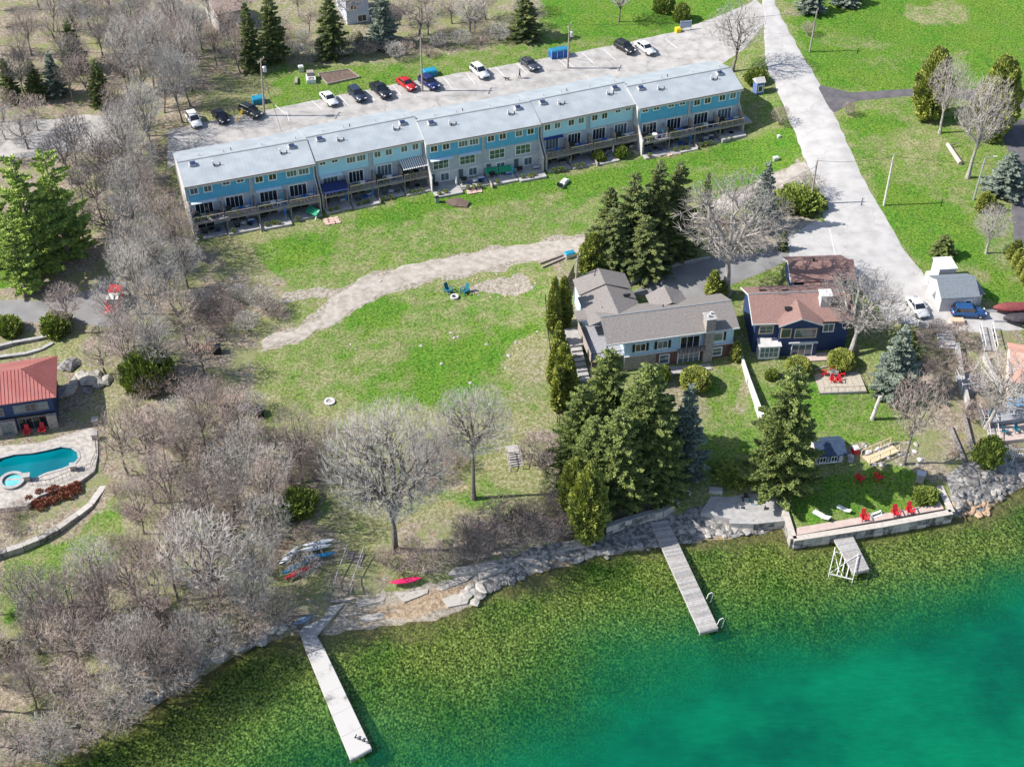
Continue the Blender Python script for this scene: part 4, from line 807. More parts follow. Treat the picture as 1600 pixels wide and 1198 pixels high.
def lump_mesh(seed, R=(1, 1, 1), cz=0.0, n=3000, size=.3, lump=.25, freq=1.2, inner=.35, up=.4, taper=0.0, arms=0):
    """rounded bush or cedar: sprays on an uneven ellipsoid plus some inside"""
    def fn(rg):
        th = rg.uniform(0, 2*math.pi); u = rg.uniform(-1, 1); r_ = math.sqrt(1-u*u); d = Vector((r_*math.cos(th), r_*math.sin(th), u))
        nn = mnoise.noise(Vector((d.x*freq*2+seed, d.y*freq*2, d.z*freq*2.6)))+.5*mnoise.noise(Vector((d.x*freq*5, d.y*freq*5+seed, d.z*freq*5)))
        k = (1+lump*nn*1.6)*(1-(rg.random()**2)*inner)
        if nn < -.42 and rg.random() < .7: return None
        tp = 1-taper*max(0, (d.z+1)/2)**1.3
        p = Vector((d.x*R[0]*k*tp, d.y*R[1]*k*tp, cz+d.z*R[2]*(1+lump*nn*.6)))
        return p, (d.x, d.y, d.z*.6+up), 1
    return leafy(fn, n, size, seed+5, .45)
def two_part(names, meshes): return list(zip(names, meshes))
def model(parts):
    return parts
def plant(name, parts, label, cat, p, s=(1, 1, 1), rz=0.0, group=None, tilt=None):
    o = thing(name, label, cat, p, rz, group); o.scale = s
    if tilt: o.rotation_euler = (tilt[0], tilt[1], rz)
    for n_, me in parts: link(n_, me, o)
    return o
def BARE(seed, tm=None, bm_=None, **k):
    A, B = grow_bare(seed, **k); return [('trunk', A.mesh('trunk', bm_ or bark)), ('crown', B.mesh('crown', tm or twig))]
bare = {
 'wide': [BARE(11, H=17, R=7.2, fork=.24, trunk_r=.45, twigs=3.2, upright=.25, twig_w=.0115), BARE(12, H=17, R=6.2, fork=.46, trunk_r=.36, twigs=1.9, upright=.1, twig_w=.014)],
 'oval': [BARE(21+i, H=12, R=3.6, fork=.26, trunk_r=.22, levels=4, twigs=.62, upright=.55) for i in range(4)],
 'brown': [BARE(31+i, tm=twig_b, H=11, R=3.2, fork=.30, trunk_r=.19, levels=4, twigs=.5, upright=.6) for i in range(3)],
 'dark': [BARE(41+i, tm=twig_d, H=11, R=3.8, fork=.35, trunk_r=.2, levels=4, twigs=.45, upright=.3, twig_w=.022) for i in range(2)],
 'pale': [BARE(51+i, tm=mat('bleached_twigs', (.40, .36, .325), (.30, .27, .245), .5), bm_=mat('pale_bark', (.42, .385, .35), (.27, .245, .22), 3, .95), H=13, R=4.6, fork=.28, trunk_r=.36, levels=4, twigs=.85, upright=.3, twig_w=.0155) for i in range(2)],
 'shrub': [BARE(61+i, tm=twig_b, H=3.2, R=2.2, fork=.05, trunk_r=.06, levels=4, twigs=.42, upright=.3, stems=8, twig_w=.013) for i in range(3)],
 'shrub_grey': [BARE(71+i, tm=twig, H=4.2, R=2.4, fork=.05, trunk_r=.07, levels=4, twigs=.48, upright=.4, stems=8, twig_w=.014) for i in range(2)]}
def conif(seed, leaf, **k): t, m = spruce_mesh(seed, **k); return [('trunk', t.mesh('trunk', bark)), ('crown', m.mesh('crown', leaf))]
spruces = [conif(101+i, f_spruce, H=14, R=3.4, n=22000, size=.26, gap=.18, pw=.75) for i in range(3)]
firs = [conif(111+i, f_fir, H=14, R=4.4, n=36000, size=.26, droop=.15, pw=.62, gap=.2) for i in range(3)]
blues = [conif(121+i, f_blue, H=11, R=2.8, n=14000, size=.26, droop=.2) for i in range(2)]
pines = []
for i in range(2):
    def fnp(rg, _s=i):
        k = rg.randrange(44); r0 = random.Random(900+k+_s*50); az = r0.uniform(0, 6.28); h = r0.uniform(3.5, 12.5); rr = (1-(h/14)**1.6)*4.2*r0.uniform(.5, 1)+.3
        c = Vector((math.cos(az)*rr, math.sin(az)*rr, h)); d = Vector((rg.gauss(0, 1), rg.gauss(0, 1), rg.gauss(0, .6))); d.normalize(); rad = r0.uniform(.5, 1.1)
        return c+Vector((d.x*rad, d.y*rad, d.z*rad*.6)), (d.x, d.y, d.z+.6), 1
    t = MB().tube((0, 0, -.4), (0, 0, 13), .3, .05, 7)
    for k in range(44):
        r0 = random.Random(900+k+i*50); az = r0.uniform(0, 6.28); h = r0.uniform(3.5, 12.5); rr = (1-(h/14)**1.6)*4.2*r0.uniform(.5, 1)+.3; t.tube((0, 0, h-.8), (math.cos(az)*rr, math.sin(az)*rr, h-.2), .07, .03, 4, cap=False)
    pines.append([('trunk', t.mesh('trunk', bark)), ('crown', leafy(fnp, 13000, .36, 140+i, .5).mesh('crown', f_pine))])
pines.append(conif(131, f_pine, H=14, R=4.4, n=17000, size=.34, droop=-.05, gap=.42, open_=.5, pw=.5)); pines.append(conif(132, f_pine, H=14, R=4.4, n=15000, size=.34, droop=-.08, gap=.45, open_=.6, pw=.45)); pines = pines[2:]
cedar_col = [[('crown', lump_mesh(151+i, (.75, .75, 2.6), 2.5, 3200, .30, .22, 1.6, .4, .8, taper=.75).mesh('crown', f_thuja)), ('trunk', MB().tube((0, 0, -.3), (0, 0, 2.4), .1, .05).mesh('trunk', bark))] for i in range(2)]
cedar_big = [[('crown', lump_mesh(161+i, (2.1, 2.0, 3.6), 3.7, 11000, .36, .25, 1.5, .4, .7, taper=.35).mesh('crown', f_thuja)), ('trunk', MB().tube((0, 0, -.3), (0, 0, 3.4), .2, .1).mesh('trunk', bark))] for i in range(2)]
juniper = [[('foliage', lump_mesh(171+i, (1.7, 1.4, .95), .65, 4200, .30, .3, 1.5, .35, .9).mesh('foliage', f_juni)), ('stem', MB().tube((0, 0, -.2), (0, 0, .6), .06).mesh('stem', bark))] for i in range(2)]
dome = [[('foliage', lump_mesh(181, (1.35, 1.35, 1.05), .85, 5200, .20, .08, 1.2, .3, .4).mesh('foliage', f_thuja)), ('stem', MB().tube((0, 0, -.2), (0, 0, .6), .06).mesh('stem', bark))]]

LM = [((304,192),'the leftmost parked car'),((345,186),'the black parked car'),((272,245),'the terrace corner'),((308,365),'the terrace end wall'),((180,480),'the red and white pickup van'),((318,545),'the orange pallets'),((362,625),'the stacked orange boards'),((480,875),'the kayak rack'),((545,890),'the dark steps'),((150,690),'the pool terrace corner'),((155,780),'the garden wall end'),((500,985),'the bent walkway'),((490,130),'the play frame'),((355,25),'the white cottage'),((558,25),'the lilac house'),((660,100),'the middle utility pole'),((887,75),'the bin utility pole'),((410,130),'the transformer pole'),((60,200),'the upper left yard'),((90,515),'the big juniper'),((235,600),'the yellow-green bush'),((70,300),'the tall pines'),((90,765),'the russet plant bed'),((0,1000),'the left edge at the lower lawn'),((230,1110),'the lower left waterline'),((30,1180),'the bottom left corner'),((160,100),'the yard spruces'),((1433,485),'the white sedan'),((1540,530),'the pale steps'),((1440,600),'the blue spruce slope'),((1150,370),'the gravel track'),((1220,330),'the bend juniper'),((460,795),'the green ground juniper'),((520,640),'the white stone ring'),((430,480),'the gravel spur'),((400,1000),'the boulder shore'),((250,850),'the open leaf-strewn slope'),((1030,815),'the middle dock start'),((640,905),'the red kayak'),((918,842),'the large yellow cedar'),((1242,845),'the seawall corner'),((1541,722),'the bright round bush'),((1500,700),'the slipway beams'),((1375,710),'the yellow steps'),((1300,715),'the boathouse'),((1180,800),'the waterfront patio'),((783,446),'the gravel circle'),((805,720),'the grey wooden steps'),((616,860),'the largest bare tree'),((740,779),'the long-trunked bare tree'),((1490,790),'the iron rails'),((1590,740),'the cut-off dock'),((870,470),'the garage fence'),((870,600),'the bungalow steps'),((1535,325),'the street lamp'),((1590,410),'the pale small tree'),((70,575),'the red roof')]
def where(p):
    px, py = proj_np(np.array([p.x]), np.array([p.y]), np.array([p.z])); px, py = float(px[0]), float(py[0]); q, t = min(LM, key=lambda m: (m[0][0]-px)**2+((m[0][1]-py)*1.5)**2); dx, dy = px-q[0], (py-q[1])*1.5; r = math.hypot(dx, dy)
    far = 'just ' if r < 34 else ('' if r < 75 else 'well ')
    return far+(('right of ' if dx > 0 else 'left of ') if abs(dx) > abs(dy) else ('below ' if dy > 0 else 'above '))+t
def hfit(p, tip_py): return max(1.0, height_for(p, tip_py)-p.z)
def bare_at(kind, i, bx, by, top_py, r, label, cat='tree', group=None, name='bare_tree', tilt=None):
    p = at(bx, by); H0, R0 = {'wide': (17, 7.2 if i == 0 else 6.2), 'oval': (12, 3.6), 'brown': (11, 3.4), 'dark': (11, 3.8), 'pale': (13, 4.6), 'shrub': (3.2, 2.2), 'shrub_grey': (4.2, 2.4)}[kind]
    # the crown's far side shows above its centre line: allow for it
    h = hfit(p, top_py); h = h-.22*r if kind not in ('shrub', 'shrub_grey') else h
    sz = max(.25, h/H0); sx = r/R0
    return plant(name, bare[kind][i % len(bare[kind])], label, cat, p, (sx, sx, sz), rnd.uniform(0, 6.28), group, tilt)
def con_at(models, i, bx, by, tip_py, r, label, H0, R0, group=None, name='spruce_tree', cat='tree'):
    p = at(bx, by); h = hfit(p, tip_py); return plant(name, models[i % len(models)], label, cat, p, (r/R0, r/R0, h/H0), rnd.uniform(0, 6.28), group)

# ------------------------------------------------------------------ vegetation: single trees one can pick out
bare_at('wide', 0, 616, 860, 628, 7.6, 'largest bare tree by the shore with a wide round grey crown and forked trunk')
bare_at('wide', 1, 740, 779, 607, 5.3, 'bare tree with a long leaning trunk, beside the wooden steps above the shore')
bare_at('pale', 0, 1134, 458, 262, 8.0, 'large spreading pale bare tree behind the bungalow driveway')
bare_at('pale', 1, 1325, 556, 425, 6.2, 'leaning pale bare tree beside the navy house', tilt=(.0, .22))
bare_at('oval', 0, 1145, 112, -4, 5.2, 'tall bare tree at the corner of the lot and the road')
bare_at('pale', 0, 1468, 208, 85, 3.6, 'pale bare tree between the two cedars on the right lawn')
bare_at('pale', 1, 1512, 278, 110, 4.6, 'leaning bare tree with crooked limbs at the right driveway')
bare_at('pale', 1, 1541, 396, 318, 2.9, 'small pale bare tree by the row of narrow cedars, right edge')
bare_at('brown', 0, 1412, 725, 578, 4.0, 'bare brown tree with a dense round crown beside the blue spruce')
bare_at('pale', 0, 1541, 668, 545, 5.0, 'twisted bare tree with thick pale trunk on the right slope', tilt=(0, .12))
bare_at('oval', 1, 967, 34, -45, 3.2, 'bare tree on the lawn at the top centre, right of the utility pole')
bare_at('brown', 1, 655, 62, -20, 5.2, 'wide bare tree behind the middle utility pole'); bare_at('oval', 2, 735, 52, -12, 3.4, 'vase-shaped bare tree near the top centre')
bare_at('dark', 0, 165, 296, 210, 4.6, 'dark spreading bare tree left of the townhouses'); bare_at('dark', 1, 178, 382, 308, 4.4, 'dark crooked bare tree above the neighbour driveway')
bare_at('brown', 2, 112, 520, 440, 3.2, 'slender bare tree by the junipers on the left'); bare_at('brown', 0, 165, 585, 530, 3.6, 'small bare ornamental tree behind the red-roofed house')
bare_at('dark', 0, 222, 38, -30, 3.5, 'bare tree with thin dark trunk near the top left'); bare_at('dark', 1, 200, 146, 70, 3.5, 'twin-stemmed dark tree by the upper left yard')
bare_at('dark', 0, 140, 45, -20, 3.5, 'dark bare tree with bent trunk in the upper left yard'); bare_at('oval', 3, 95, 20, -60, 3.8, 'grey bare tree at the top left edge'); bare_at('dark', 1, 115, 160, 90, 2.4, 'thin dark tree at the upper left yard fence')
bare_at('brown', 1, 240, 740, 640, 4.6, 'bare tree right of the pool garden with a dark slanting trunk'); bare_at('oval', 0, 335, 960, 800, 5.0, 'pale bare tree in the lower woods left of the kayaks'); bare_at('brown', 2, 130, 1010, 890, 4.0, 'bare tree with forked dark trunk at the lower left'); bare_at('dark', 1, 85, 905+95, 885, 3.4, 'dark slanting bare tree at the lower left edge')
bare_at('shrub', 0, 1325, 180, 158, 1.2, 'small leafless bush on the lawn beside the dark driveway', 'bush', name='bare_bush'); bare_at('shrub', 1, 1262, 55, 34, 1.6, 'leafless bush by the pole on the upper right lawn', 'bush', name='bare_bush')
bare_at('shrub_grey', 0, 1262, 305, 268, 2.6, 'leafless bush beside the pole at the road bend', 'bush', name='bare_bush'); bare_at('shrub', 2, 1218, 195, 165, 1.8, 'leafless bush between booth and road', 'bush', name='bare_bush')
bare_at('shrub', 1, 842, 728, 680, 3.4, 'rounded leafless bush right of the wooden steps', 'bush', name='bare_bush'); bare_at('shrub', 2, 790, 820, 785, 3.0, 'brown leafless bush on the shore bank', 'bush', name='bare_bush')
for k, (x, y, r) in enumerate([(620,890,2.0),(660,892,2.2),(700,878,2.0),(745,868,2.4),(850,842,2.4),(880,838,1.8),(815,848,2.2),(600,882,1.4),(728,835,2.0),(770,845,2.2),(830,815,2.2),(865,800,1.8),(645,870,1.6)]):
    bare_at('shrub', k, x, y, y-24-(k*7) % 9, r, 'low brown leafless shore bush '+where(at(x, y)), 'bush', 'leafless bushes along the shore bank', 'bare_bush')
for k, (x, y, h, r, tl) in enumerate([(45,1178,8,3.2,.45),(90,1160,7,3.0,.5),(140,1140,8,3.4,.5),(185,1118,8.5,3.4,.5),(228,1090,9,3.4,.45),(262,1068,7.5,3.0,.5),(300,1045,8,3.0,.4),(345,1015,8,3.0,.4),(385,995,7.5,2.8,.35),(425,975,7,2.6,.3)]):
    kk = ['brown', 'oval', 'brown'][k % 3]; H0, R0 = (12, 3.6) if kk == 'oval' else (11, 3.2); p = at(x, y)
    plant('bare_tree', bare[kk][k % 3], 'leaning '+('grey' if kk == 'oval' else 'brownish')+' bare tree over the water '+where(p), 'tree', p, (r/R0, r/R0, h/H0), [0, .5, -.4, .3][k % 4], 'bare trees leaning over the lake', (tl, [.1, -.15, .2][k % 3]))
# evergreens
cl_ = 'spruces in the cluster north of the bungalow'
for k, (bx, by, tip, r, lb) in enumerate([(950,398,290,3.8,'leftmost sparse spruce of the cluster behind the bungalow'), (985,412,268,5.2,'broad spruce in the middle of the cluster behind the bungalow'), (1020,405,250,4.8,'tallest spruce of the cluster behind the bungalow'), (1052,396,250,4.4,'spruce at the right of the cluster behind the bungalow'), (955,425,325,4.6,'low front spruce of the cluster by the garage roof'), (1005,428,335,4.8,'front spruce of the cluster by the dark driveway')]):
    con_at(spruces, k, bx, by, tip, r, lb, 14, 3.4, cl_)
con_at(spruces, 0, 1100, 350, 268, 1.6, 'thin spruce beside the gravel track', 14, 3.4); con_at(blues, 0, 1188, 355, 252, 3.0, 'grey spruce behind the large pale bare tree', 11, 2.8)
con_at(cedar_big, 0, 925, 432, 368, 2.0, 'yellow-green cedar by the left corner of the garage', 7.3, 2.1, name='cedar_tree')
con_at(firs, 0, 945, 700, 543, 5.0, 'tall fir at the left back of the shoreline evergreen group', 14, 4.4, 'firs below the bungalow', 'fir_tree'); con_at(firs, 1, 1003, 745, 565, 5.8, 'tallest fir of the shoreline evergreen group', 14, 4.4, 'firs below the bungalow', 'fir_tree')
con_at(firs, 2, 962, 778, 640, 5.6, 'broad front fir of the shoreline evergreen group', 14, 4.4, 'firs below the bungalow', 'fir_tree'); con_at(firs, 0, 905, 732, 600, 4.2, 'left front fir of the shoreline evergreen group, above the cedars', 14, 4.4, 'firs below the bungalow', 'fir_tree'); con_at(firs, 1, 1025, 768, 650, 4.4, 'right front fir of the evergreen group, above the stone wall', 14, 4.4, 'firs below the bungalow', 'fir_tree')
con_at(firs, 2, 985, 735, 600, 5.0, 'middle fir filling the heart of the shoreline evergreen group', 14, 4.4, 'firs below the bungalow', 'fir_tree'); con_at(firs, 0, 925, 765, 650, 4.6, 'low fir right behind the two rounded cedars', 14, 4.4, 'firs below the bungalow', 'fir_tree'); con_at(blues, 1, 1066, 735, 600, 3.6, 'blue-grey spruce right of the shoreline firs', 11, 2.8); con_at(firs, 2, 1214, 762, 572, 5.6, 'large lone spruce beside the boathouse', 14, 4.4); con_at(blues, 0, 1392, 618, 510, 3.9, 'pale blue spruce on the slope below the white railing', 11, 2.8)
con_at(spruces, 1, 1412, 575, 512, 2.2, 'dark spruce right behind the pale blue spruce', 14, 3.4)
con_at(cedar_big, 1, 918, 842, 735, 2.4, 'large rounded yellow cedar at the shore, by the stone wall', 7.3, 2.1, name='cedar_tree'); con_at(cedar_big, 0, 896, 800, 722, 2.0, 'rounded cedar behind the large yellow one at the shore', 7.3, 2.1, name='cedar_tree')
con_at(cedar_big, 1, 1448, 185, 82, 3.0, 'olive cedar on the lawn right of the dark driveway', 7.3, 2.1, name='cedar_tree'); con_at(cedar_big, 0, 1545, 215, 95, 3.4, 'dark olive cedar behind the leaning bare tree', 7.3, 2.1, name='cedar_tree')
for k, (x, y, tp, r) in enumerate([(865,520,438,1.0),(880,510,436,1.15),(873,548,505,.9),(872,575,520,1.0),(868,602,535,1.1),(880,615,540,1.3),(888,632,560,1.2),(872,640,575,1.0)]):
    con_at(cedar_col, k, x, y, tp, r, ['topmost','second','third','fourth','fifth','sixth','seventh','lowest'][k]+' pointed cedar in the row along the bungalow fence', 5.1, .75, 'pointed cedars along the bungalow fence', 'columnar_cedar', 'cedar')
for k, (x, y, tp) in enumerate([(1532,330,302),(1538,322,300),(1545,330,306),(1580,405,382),(1588,420,390),(1596,432,398),(1586,398,376),(1602,445,405)]):
    con_at(cedar_col, k, x, y, tp, .9, ['first','second','third','fourth','fifth','sixth','seventh','eighth'][k]+' narrow cedar from the street lamp beside the right driveway', 5.1, .75, 'narrow cedars beside the right driveway', 'columnar_cedar', 'cedar')
con_at(cedar_col, 0, 1113, 462, 425, 1.1, 'bright cedar in the round bed on the bungalow driveway', 5.1, .75, name='columnar_cedar', cat='cedar'); con_at(cedar_col, 1, 1127, 462, 440, .9, 'shorter bright cedar on the bungalow driveway', 5.1, .75, name='columnar_cedar', cat='cedar'); con_at(cedar_col, 1, 1149, 562, 535, .8, 'small cedar at the right front corner of the bungalow', 5.1, .75, name='columnar_cedar', cat='cedar')
con_at(blues, 1, 1568, 300, 238, 4.2, 'grey-green spruce at the right edge, by the lamp post', 11, 2.8); con_at(spruces, 2, 1222, 390, 360, 1.2, 'small spruce at the end of the bungalow driveway', 14, 3.4); con_at(firs, 0, 1471, 400, 366, 2.4, 'low spreading spruce behind the white hut', 14, 4.4)
for k, (x, y, tp, r, lb) in enumerate([(65,425,235,5.4,'tall bright green pine at the left edge, in front of the other pines'), (108,405,228,5.0,'tall pine right of the other pines at the left edge'), (15,410,300,4.6,'darker pine at the far left edge'), (40,455,330,3.6,'low bright pine branches at the left edge above the driveway')]):
    con_at(pines, k, x, y, tp, r, lb, 14, 4.4, 'pines at the left edge', 'pine_tree')
for k, (x, y, tp, r, lb) in enumerate([(395,108,2,3.0,'dark spruce behind the transformer pole'), (430,95,-20,3.2,'tall dark spruce second from the left behind the lot'), (520,88,-15,3.8,'tall spruce left of the lilac house'), (600,72,-25,3.4,'spruce right of the lilac house'), (563,75,48,1.4,'small dark fir in the shade below the lilac house'), (820,60,-12,3.8,'rounded dark pine at the top, right of the bare trees'), (1265,18,-30,3.4,'blue spruce in the round bed at the upper right'), (1320,5,-40,3.5,'spruce at the top right edge behind the bed'), (160,165,92,2.6,'dark spruce in the upper left yard'), (20,160,90,2.4,'dark spruce at the top left edge'), (60,155,95,2.4,'light green spruce in the upper left yard'), (120,110,30,3.0,'yellow-green spruce in the upper left yard'), (90,150,80,2.6,'pale spruce between the others in the upper left yard')]):
    con_at(blues if k in (3, 6, 7, 12) else spruces, k, x, y, tp, r, lb, 11 if k in (3, 6, 7, 12) else 14, 2.8 if k in (3, 6, 7, 12) else 3.4)
for k, (x, y, sx, sz, lb) in enumerate([(90,515,2.2,1.3,'big spreading juniper below the neighbour driveway'), (15,518,1.9,1.2,'spreading juniper at the left edge below the driveway'), (1250,322,3.2,1.6,'spreading juniper at the road bend by the pole'), (1228,328,1.8,1.4,'second juniper at the road bend, left of the larger one'), (235,600,3.0,3.2,'bright yellow-green bush in the bare woods above the pallets'), (1541,722,1.7,2.2,'bright green round bush on the rocky shore, right'), (1445,780,1.5,.9,'low flat juniper on the seawall lawn'), (1087,604,.1,.1,''), (1035,595,1.1,1.3,'upright green bush in front of the bungalow'), (970,245,1.1,1.1,'yellow-green bush by the terrace, right of centre'), (935,250,1.0,1.0,'green bush by the terrace steps'), (1180,130,1.6,1.5,'green and yellow bush beside the blue booth'), (1036,18,1.7,2.0,'round dark bush left of its pair at the top centre'), (1064,32,1.5,1.8,'round dark bush above the parking sign'), (460,795,2.6,1.2,'dark green ground juniper in the woods by the kayaks'), (1140,745,2.2,.8,'low green hedge bush above the waterfront patio'), (1165,744,2.0,.8,'low green hedge bush right of its pair above the patio'), (5,1030,1.4,1.2,'green bush at the lower left edge'), (180,1130,.1,.1,''), (805,812,.8,.9,'small bright green bush on the shore bank'), (1232,585,.1,.1,''), (1205,590,.9,.7,'small bush by the long white fence')]):
    if lb: plant('juniper_bush', juniper[k % 2], lb, 'bush', at(x, y), (sx/1.7, sx/1.7, sz), rnd.uniform(0, 6), 'green bushes')
for x, y, s_, lb in [(1086,603,1.45,'round yellow-green bush with thick dome in front of the bungalow'), (1246,582,1.25,'clipped round bush left of the deck stairs'), (1313,572,1.3,'clipped round bush right of the deck stairs')]: plant('clipped_bush', dome[0], lb, 'bush', at(x, y), (s_, s_, s_*.95), 0, 'clipped round bushes')

# ------------------------------------------------------------------ the woods: every tree an object
def scatter(poly, spacing, seed):
    rg = random.Random(seed); xs = [p[0] for p in poly]; ys = [p[1] for p in poly]; out = []; A = np.array(poly, float); tries = 0
    while tries < 6000:
        tries += 1; x, y = rg.uniform(min(xs), max(xs)), rg.uniform(min(ys), max(ys))
        if not inside(np.array([x]), np.array([y]), A)[0]: continue
        p = at(x, y)
        if all((p.x-q.x)**2+(p.y-q.y)**2 > spacing*spacing for q in out): out.append(p)
    return out, rg
def wood(poly, spacing, seed, kinds, hr, rr, label, group, name='bare_tree', cat='tree'):
    pts, rg = scatter(poly, spacing, seed)
    for p in pts:
        if p.z < .25 and p.y < 135: continue
        k = rg.choice(kinds); i = rg.randrange(len(bare[k])); H0, R0 = {'oval': (12, 3.6), 'brown': (11, 3.4), 'dark': (11, 3.8), 'shrub': (3.2, 2.2), 'shrub_grey': (4.2, 2.4)}[k]
        h, r = rg.uniform(*hr), rg.uniform(*rr)
        lb_ = ('tall' if h > (hr[0]*.35+hr[1]*.65) else 'low' if h < (hr[0]*.65+hr[1]*.35) else 'middling')+(' grey' if k in ('oval', 'shrub_grey') else ' dark' if k == 'dark' else ' brownish')+(' wide' if r > (rr[0]+rr[1])/2 else ' slim')+(' bare tree ' if cat == 'tree' else ' leafless bush ')+where(p)
        plant(name, bare[k][i], lb_, cat, p, (r/R0, r/R0, h/H0), rg.uniform(0, 6.28), group, (rg.gauss(0, .06), rg.gauss(0, .06)))
wood([(215,60),(290,60),(325,130),(285,195),(250,235),(240,300),(205,320),(190,250),(190,150)], 4.3, 1, ['oval', 'oval', 'brown'], (9, 14), (2.8, 4.0), 'bare grey tree in the dense wood left of the parking lot', 'bare trees of the wood left of the townhouses')
wood([(200,310),(245,310),(262,375),(290,395),(300,450),(290,530),(325,590),(200,600),(190,500),(195,430),(215,400)], 4.0, 2, ['oval', 'oval', 'brown'], (8, 12.5), (2.6, 3.8), 'bare grey tree in the wood between driveway and field', 'bare trees of the wood beside the field')
wood([(200,740),(330,690),(420,740),(500,760),(430,880),(440,960),(350,1030),(250,1090),(170,1100),(150,980),(230,880)], 4.1, 3, ['oval', 'brown', 'brown', 'brown'], (8.5, 13), (2.2, 3.6), 'bare tree in the woods above the left shore', 'bare trees of the woods above the left shore')
wood([(-20,960),(150,940),(230,1040),(215,1100),(120,1150),(-20,1210)], 3.4, 4, ['brown', 'brown', 'oval'], (6.5, 11), (2.0, 3.4), 'bare tree leaning over the water at the lower left corner', 'bare trees of the lower left corner')
wood([(-20,10),(190,10),(200,150),(100,170),(-20,170)], 6.5, 5, ['oval', 'dark', 'brown'], (8, 11), (2.6, 3.6), 'bare tree in the upper left yard', 'bare trees of the upper left yard')
wood([(120,240),(215,230),(200,330),(130,380),(110,300)], 5.0, 6, ['oval', 'dark'], (7, 10), (2.6, 3.6), 'bare grey tree between the pines and the wood', 'bare trees beside the pines')
wood([(-20,180),(60,185),(60,240),(-20,260)], 5.0, 16, ['oval', 'brown'], (6, 8), (2.6, 3.4), 'bare grey tree at the left edge above the pines', 'bare trees at the left edge')
wood([(300,30),(380,20),(390,120),(320,120)], 4.6, 7, ['brown', 'oval'], (6, 9), (2.4, 3.4), 'bare brownish tree beside the white cottage', 'bare trees beside the white cottage')
wood([(430,20),(520,10),(640,20),(740,20),(840,10),(860,40),(700,60),(480,70)], 5.5, 8, ['brown', 'oval', 'dark'], (4.5, 7.5), (2.2, 3.4), 'bare tree in the strip above the parking lot', 'bare trees above the parking lot')
wood([(440,60),(560,75),(640,80),(780,62),(790,70),(640,95),(440,90)], 3.2, 9, ['shrub', 'shrub_grey'], (2, 3.4), (1.6, 2.4), 'leafless bush in the strip above the parking lot', 'leafless bushes above the parking lot', 'bare_bush', 'bush')
wood([(420,690),(480,680),(560,690),(545,745),(480,760),(420,760)], 2.8, 10, ['shrub', 'shrub'], (2, 3.6), (1.6, 2.4), 'brown leafless bush in the thicket below the field', 'leafless bushes of the thicket below the field', 'bare_bush', 'bush')
wood([(300,470),(380,465),(440,490),(400,520),(330,530)], 2.8, 11, ['shrub', 'shrub_grey'], (2.4, 3.8), (1.8, 2.6), 'grey leafless bush in the thicket beside the gravel track', 'leafless bushes beside the gravel track', 'bare_bush', 'bush')
wood([(300,610),(400,640),(400,700),(300,720),(210,690),(210,620)], 3.2, 12, ['shrub', 'shrub_grey', 'shrub'], (2.6, 4.4), (2, 2.8), 'brown leafless bush below the orange tarp', 'leafless bushes below the orange tarp', 'bare_bush', 'bush')
wood([(200,760),(400,740),(500,860),(440,960),(300,1040),(160,1080),(60,1130),(-20,1140),(-20,980),(140,960)], 4.1, 13, ['shrub', 'shrub', 'shrub_grey'], (1.4, 3.4), (1.4, 2.3), 'leafless bush in the undergrowth of the lower woods', 'leafless bushes of the lower woods', 'bare_bush', 'bush')
wood([(1430,520),(1500,520),(1510,580),(1560,640),(1500,660),(1440,610)], 3.0, 14, ['shrub', 'shrub'], (2, 3.4), (1.6, 2.4), 'brown leafless bush on the right-hand slope', 'leafless bushes on the right-hand slope', 'bare_bush', 'bush')
wood([(1090,350),(1200,330),(1230,330),(1200,390),(1110,390)], 3.2, 15, ['shrub', 'shrub_grey'], (2, 3.4), (1.8, 2.4), 'leafless bush between gravel track and dark driveway', 'leafless bushes behind the driveway', 'bare_bush', 'bush')
wood([(650,690),(710,680),(720,740),(660,760)], 2.4, 17, ['shrub'], (1.6, 2.6), (1.4, 2), 'leafless bush behind the two big shore trees', 'leafless bushes behind the big shore trees', 'bare_bush', 'bush')
for x, y, r in [(180,770,1.2),(190,800,1.2),(215,860,1.6),(30,800,1.6),(20,830,1.4),(10,812,1.2)]: bare_at('shrub', int(x) % 3, x, y, y-14, r, 'low reddish leafless bush of the pool garden, '+where(at(x, y)), 'bush', 'leafless bushes of the pool garden', 'bare_bush')
bmr = mat('russet_dry_plant', (.38, .15, .09), (.26, .10, .06), 6, 1)
tuft = lump_mesh(191, (.55, .55, .38), .25, 420, .17, .2, 2, .4, .9).mesh('foliage', bmr)
for k, (x, y) in enumerate([(62,772),(78,770),(86,766),(100,768),(112,764),(120,768),(108,776),(94,778),(82,784),(70,786),(56,788),(64,794),(46,782),(120,760)]):
    o = link('dry_perennial', tuft, None, at(x, y)); o.rotation_euler = (0, 0, k); tag(o, 'russet dry perennial clump in the bed below the pool', 'plant', 'dry perennials in the bed below the pool')
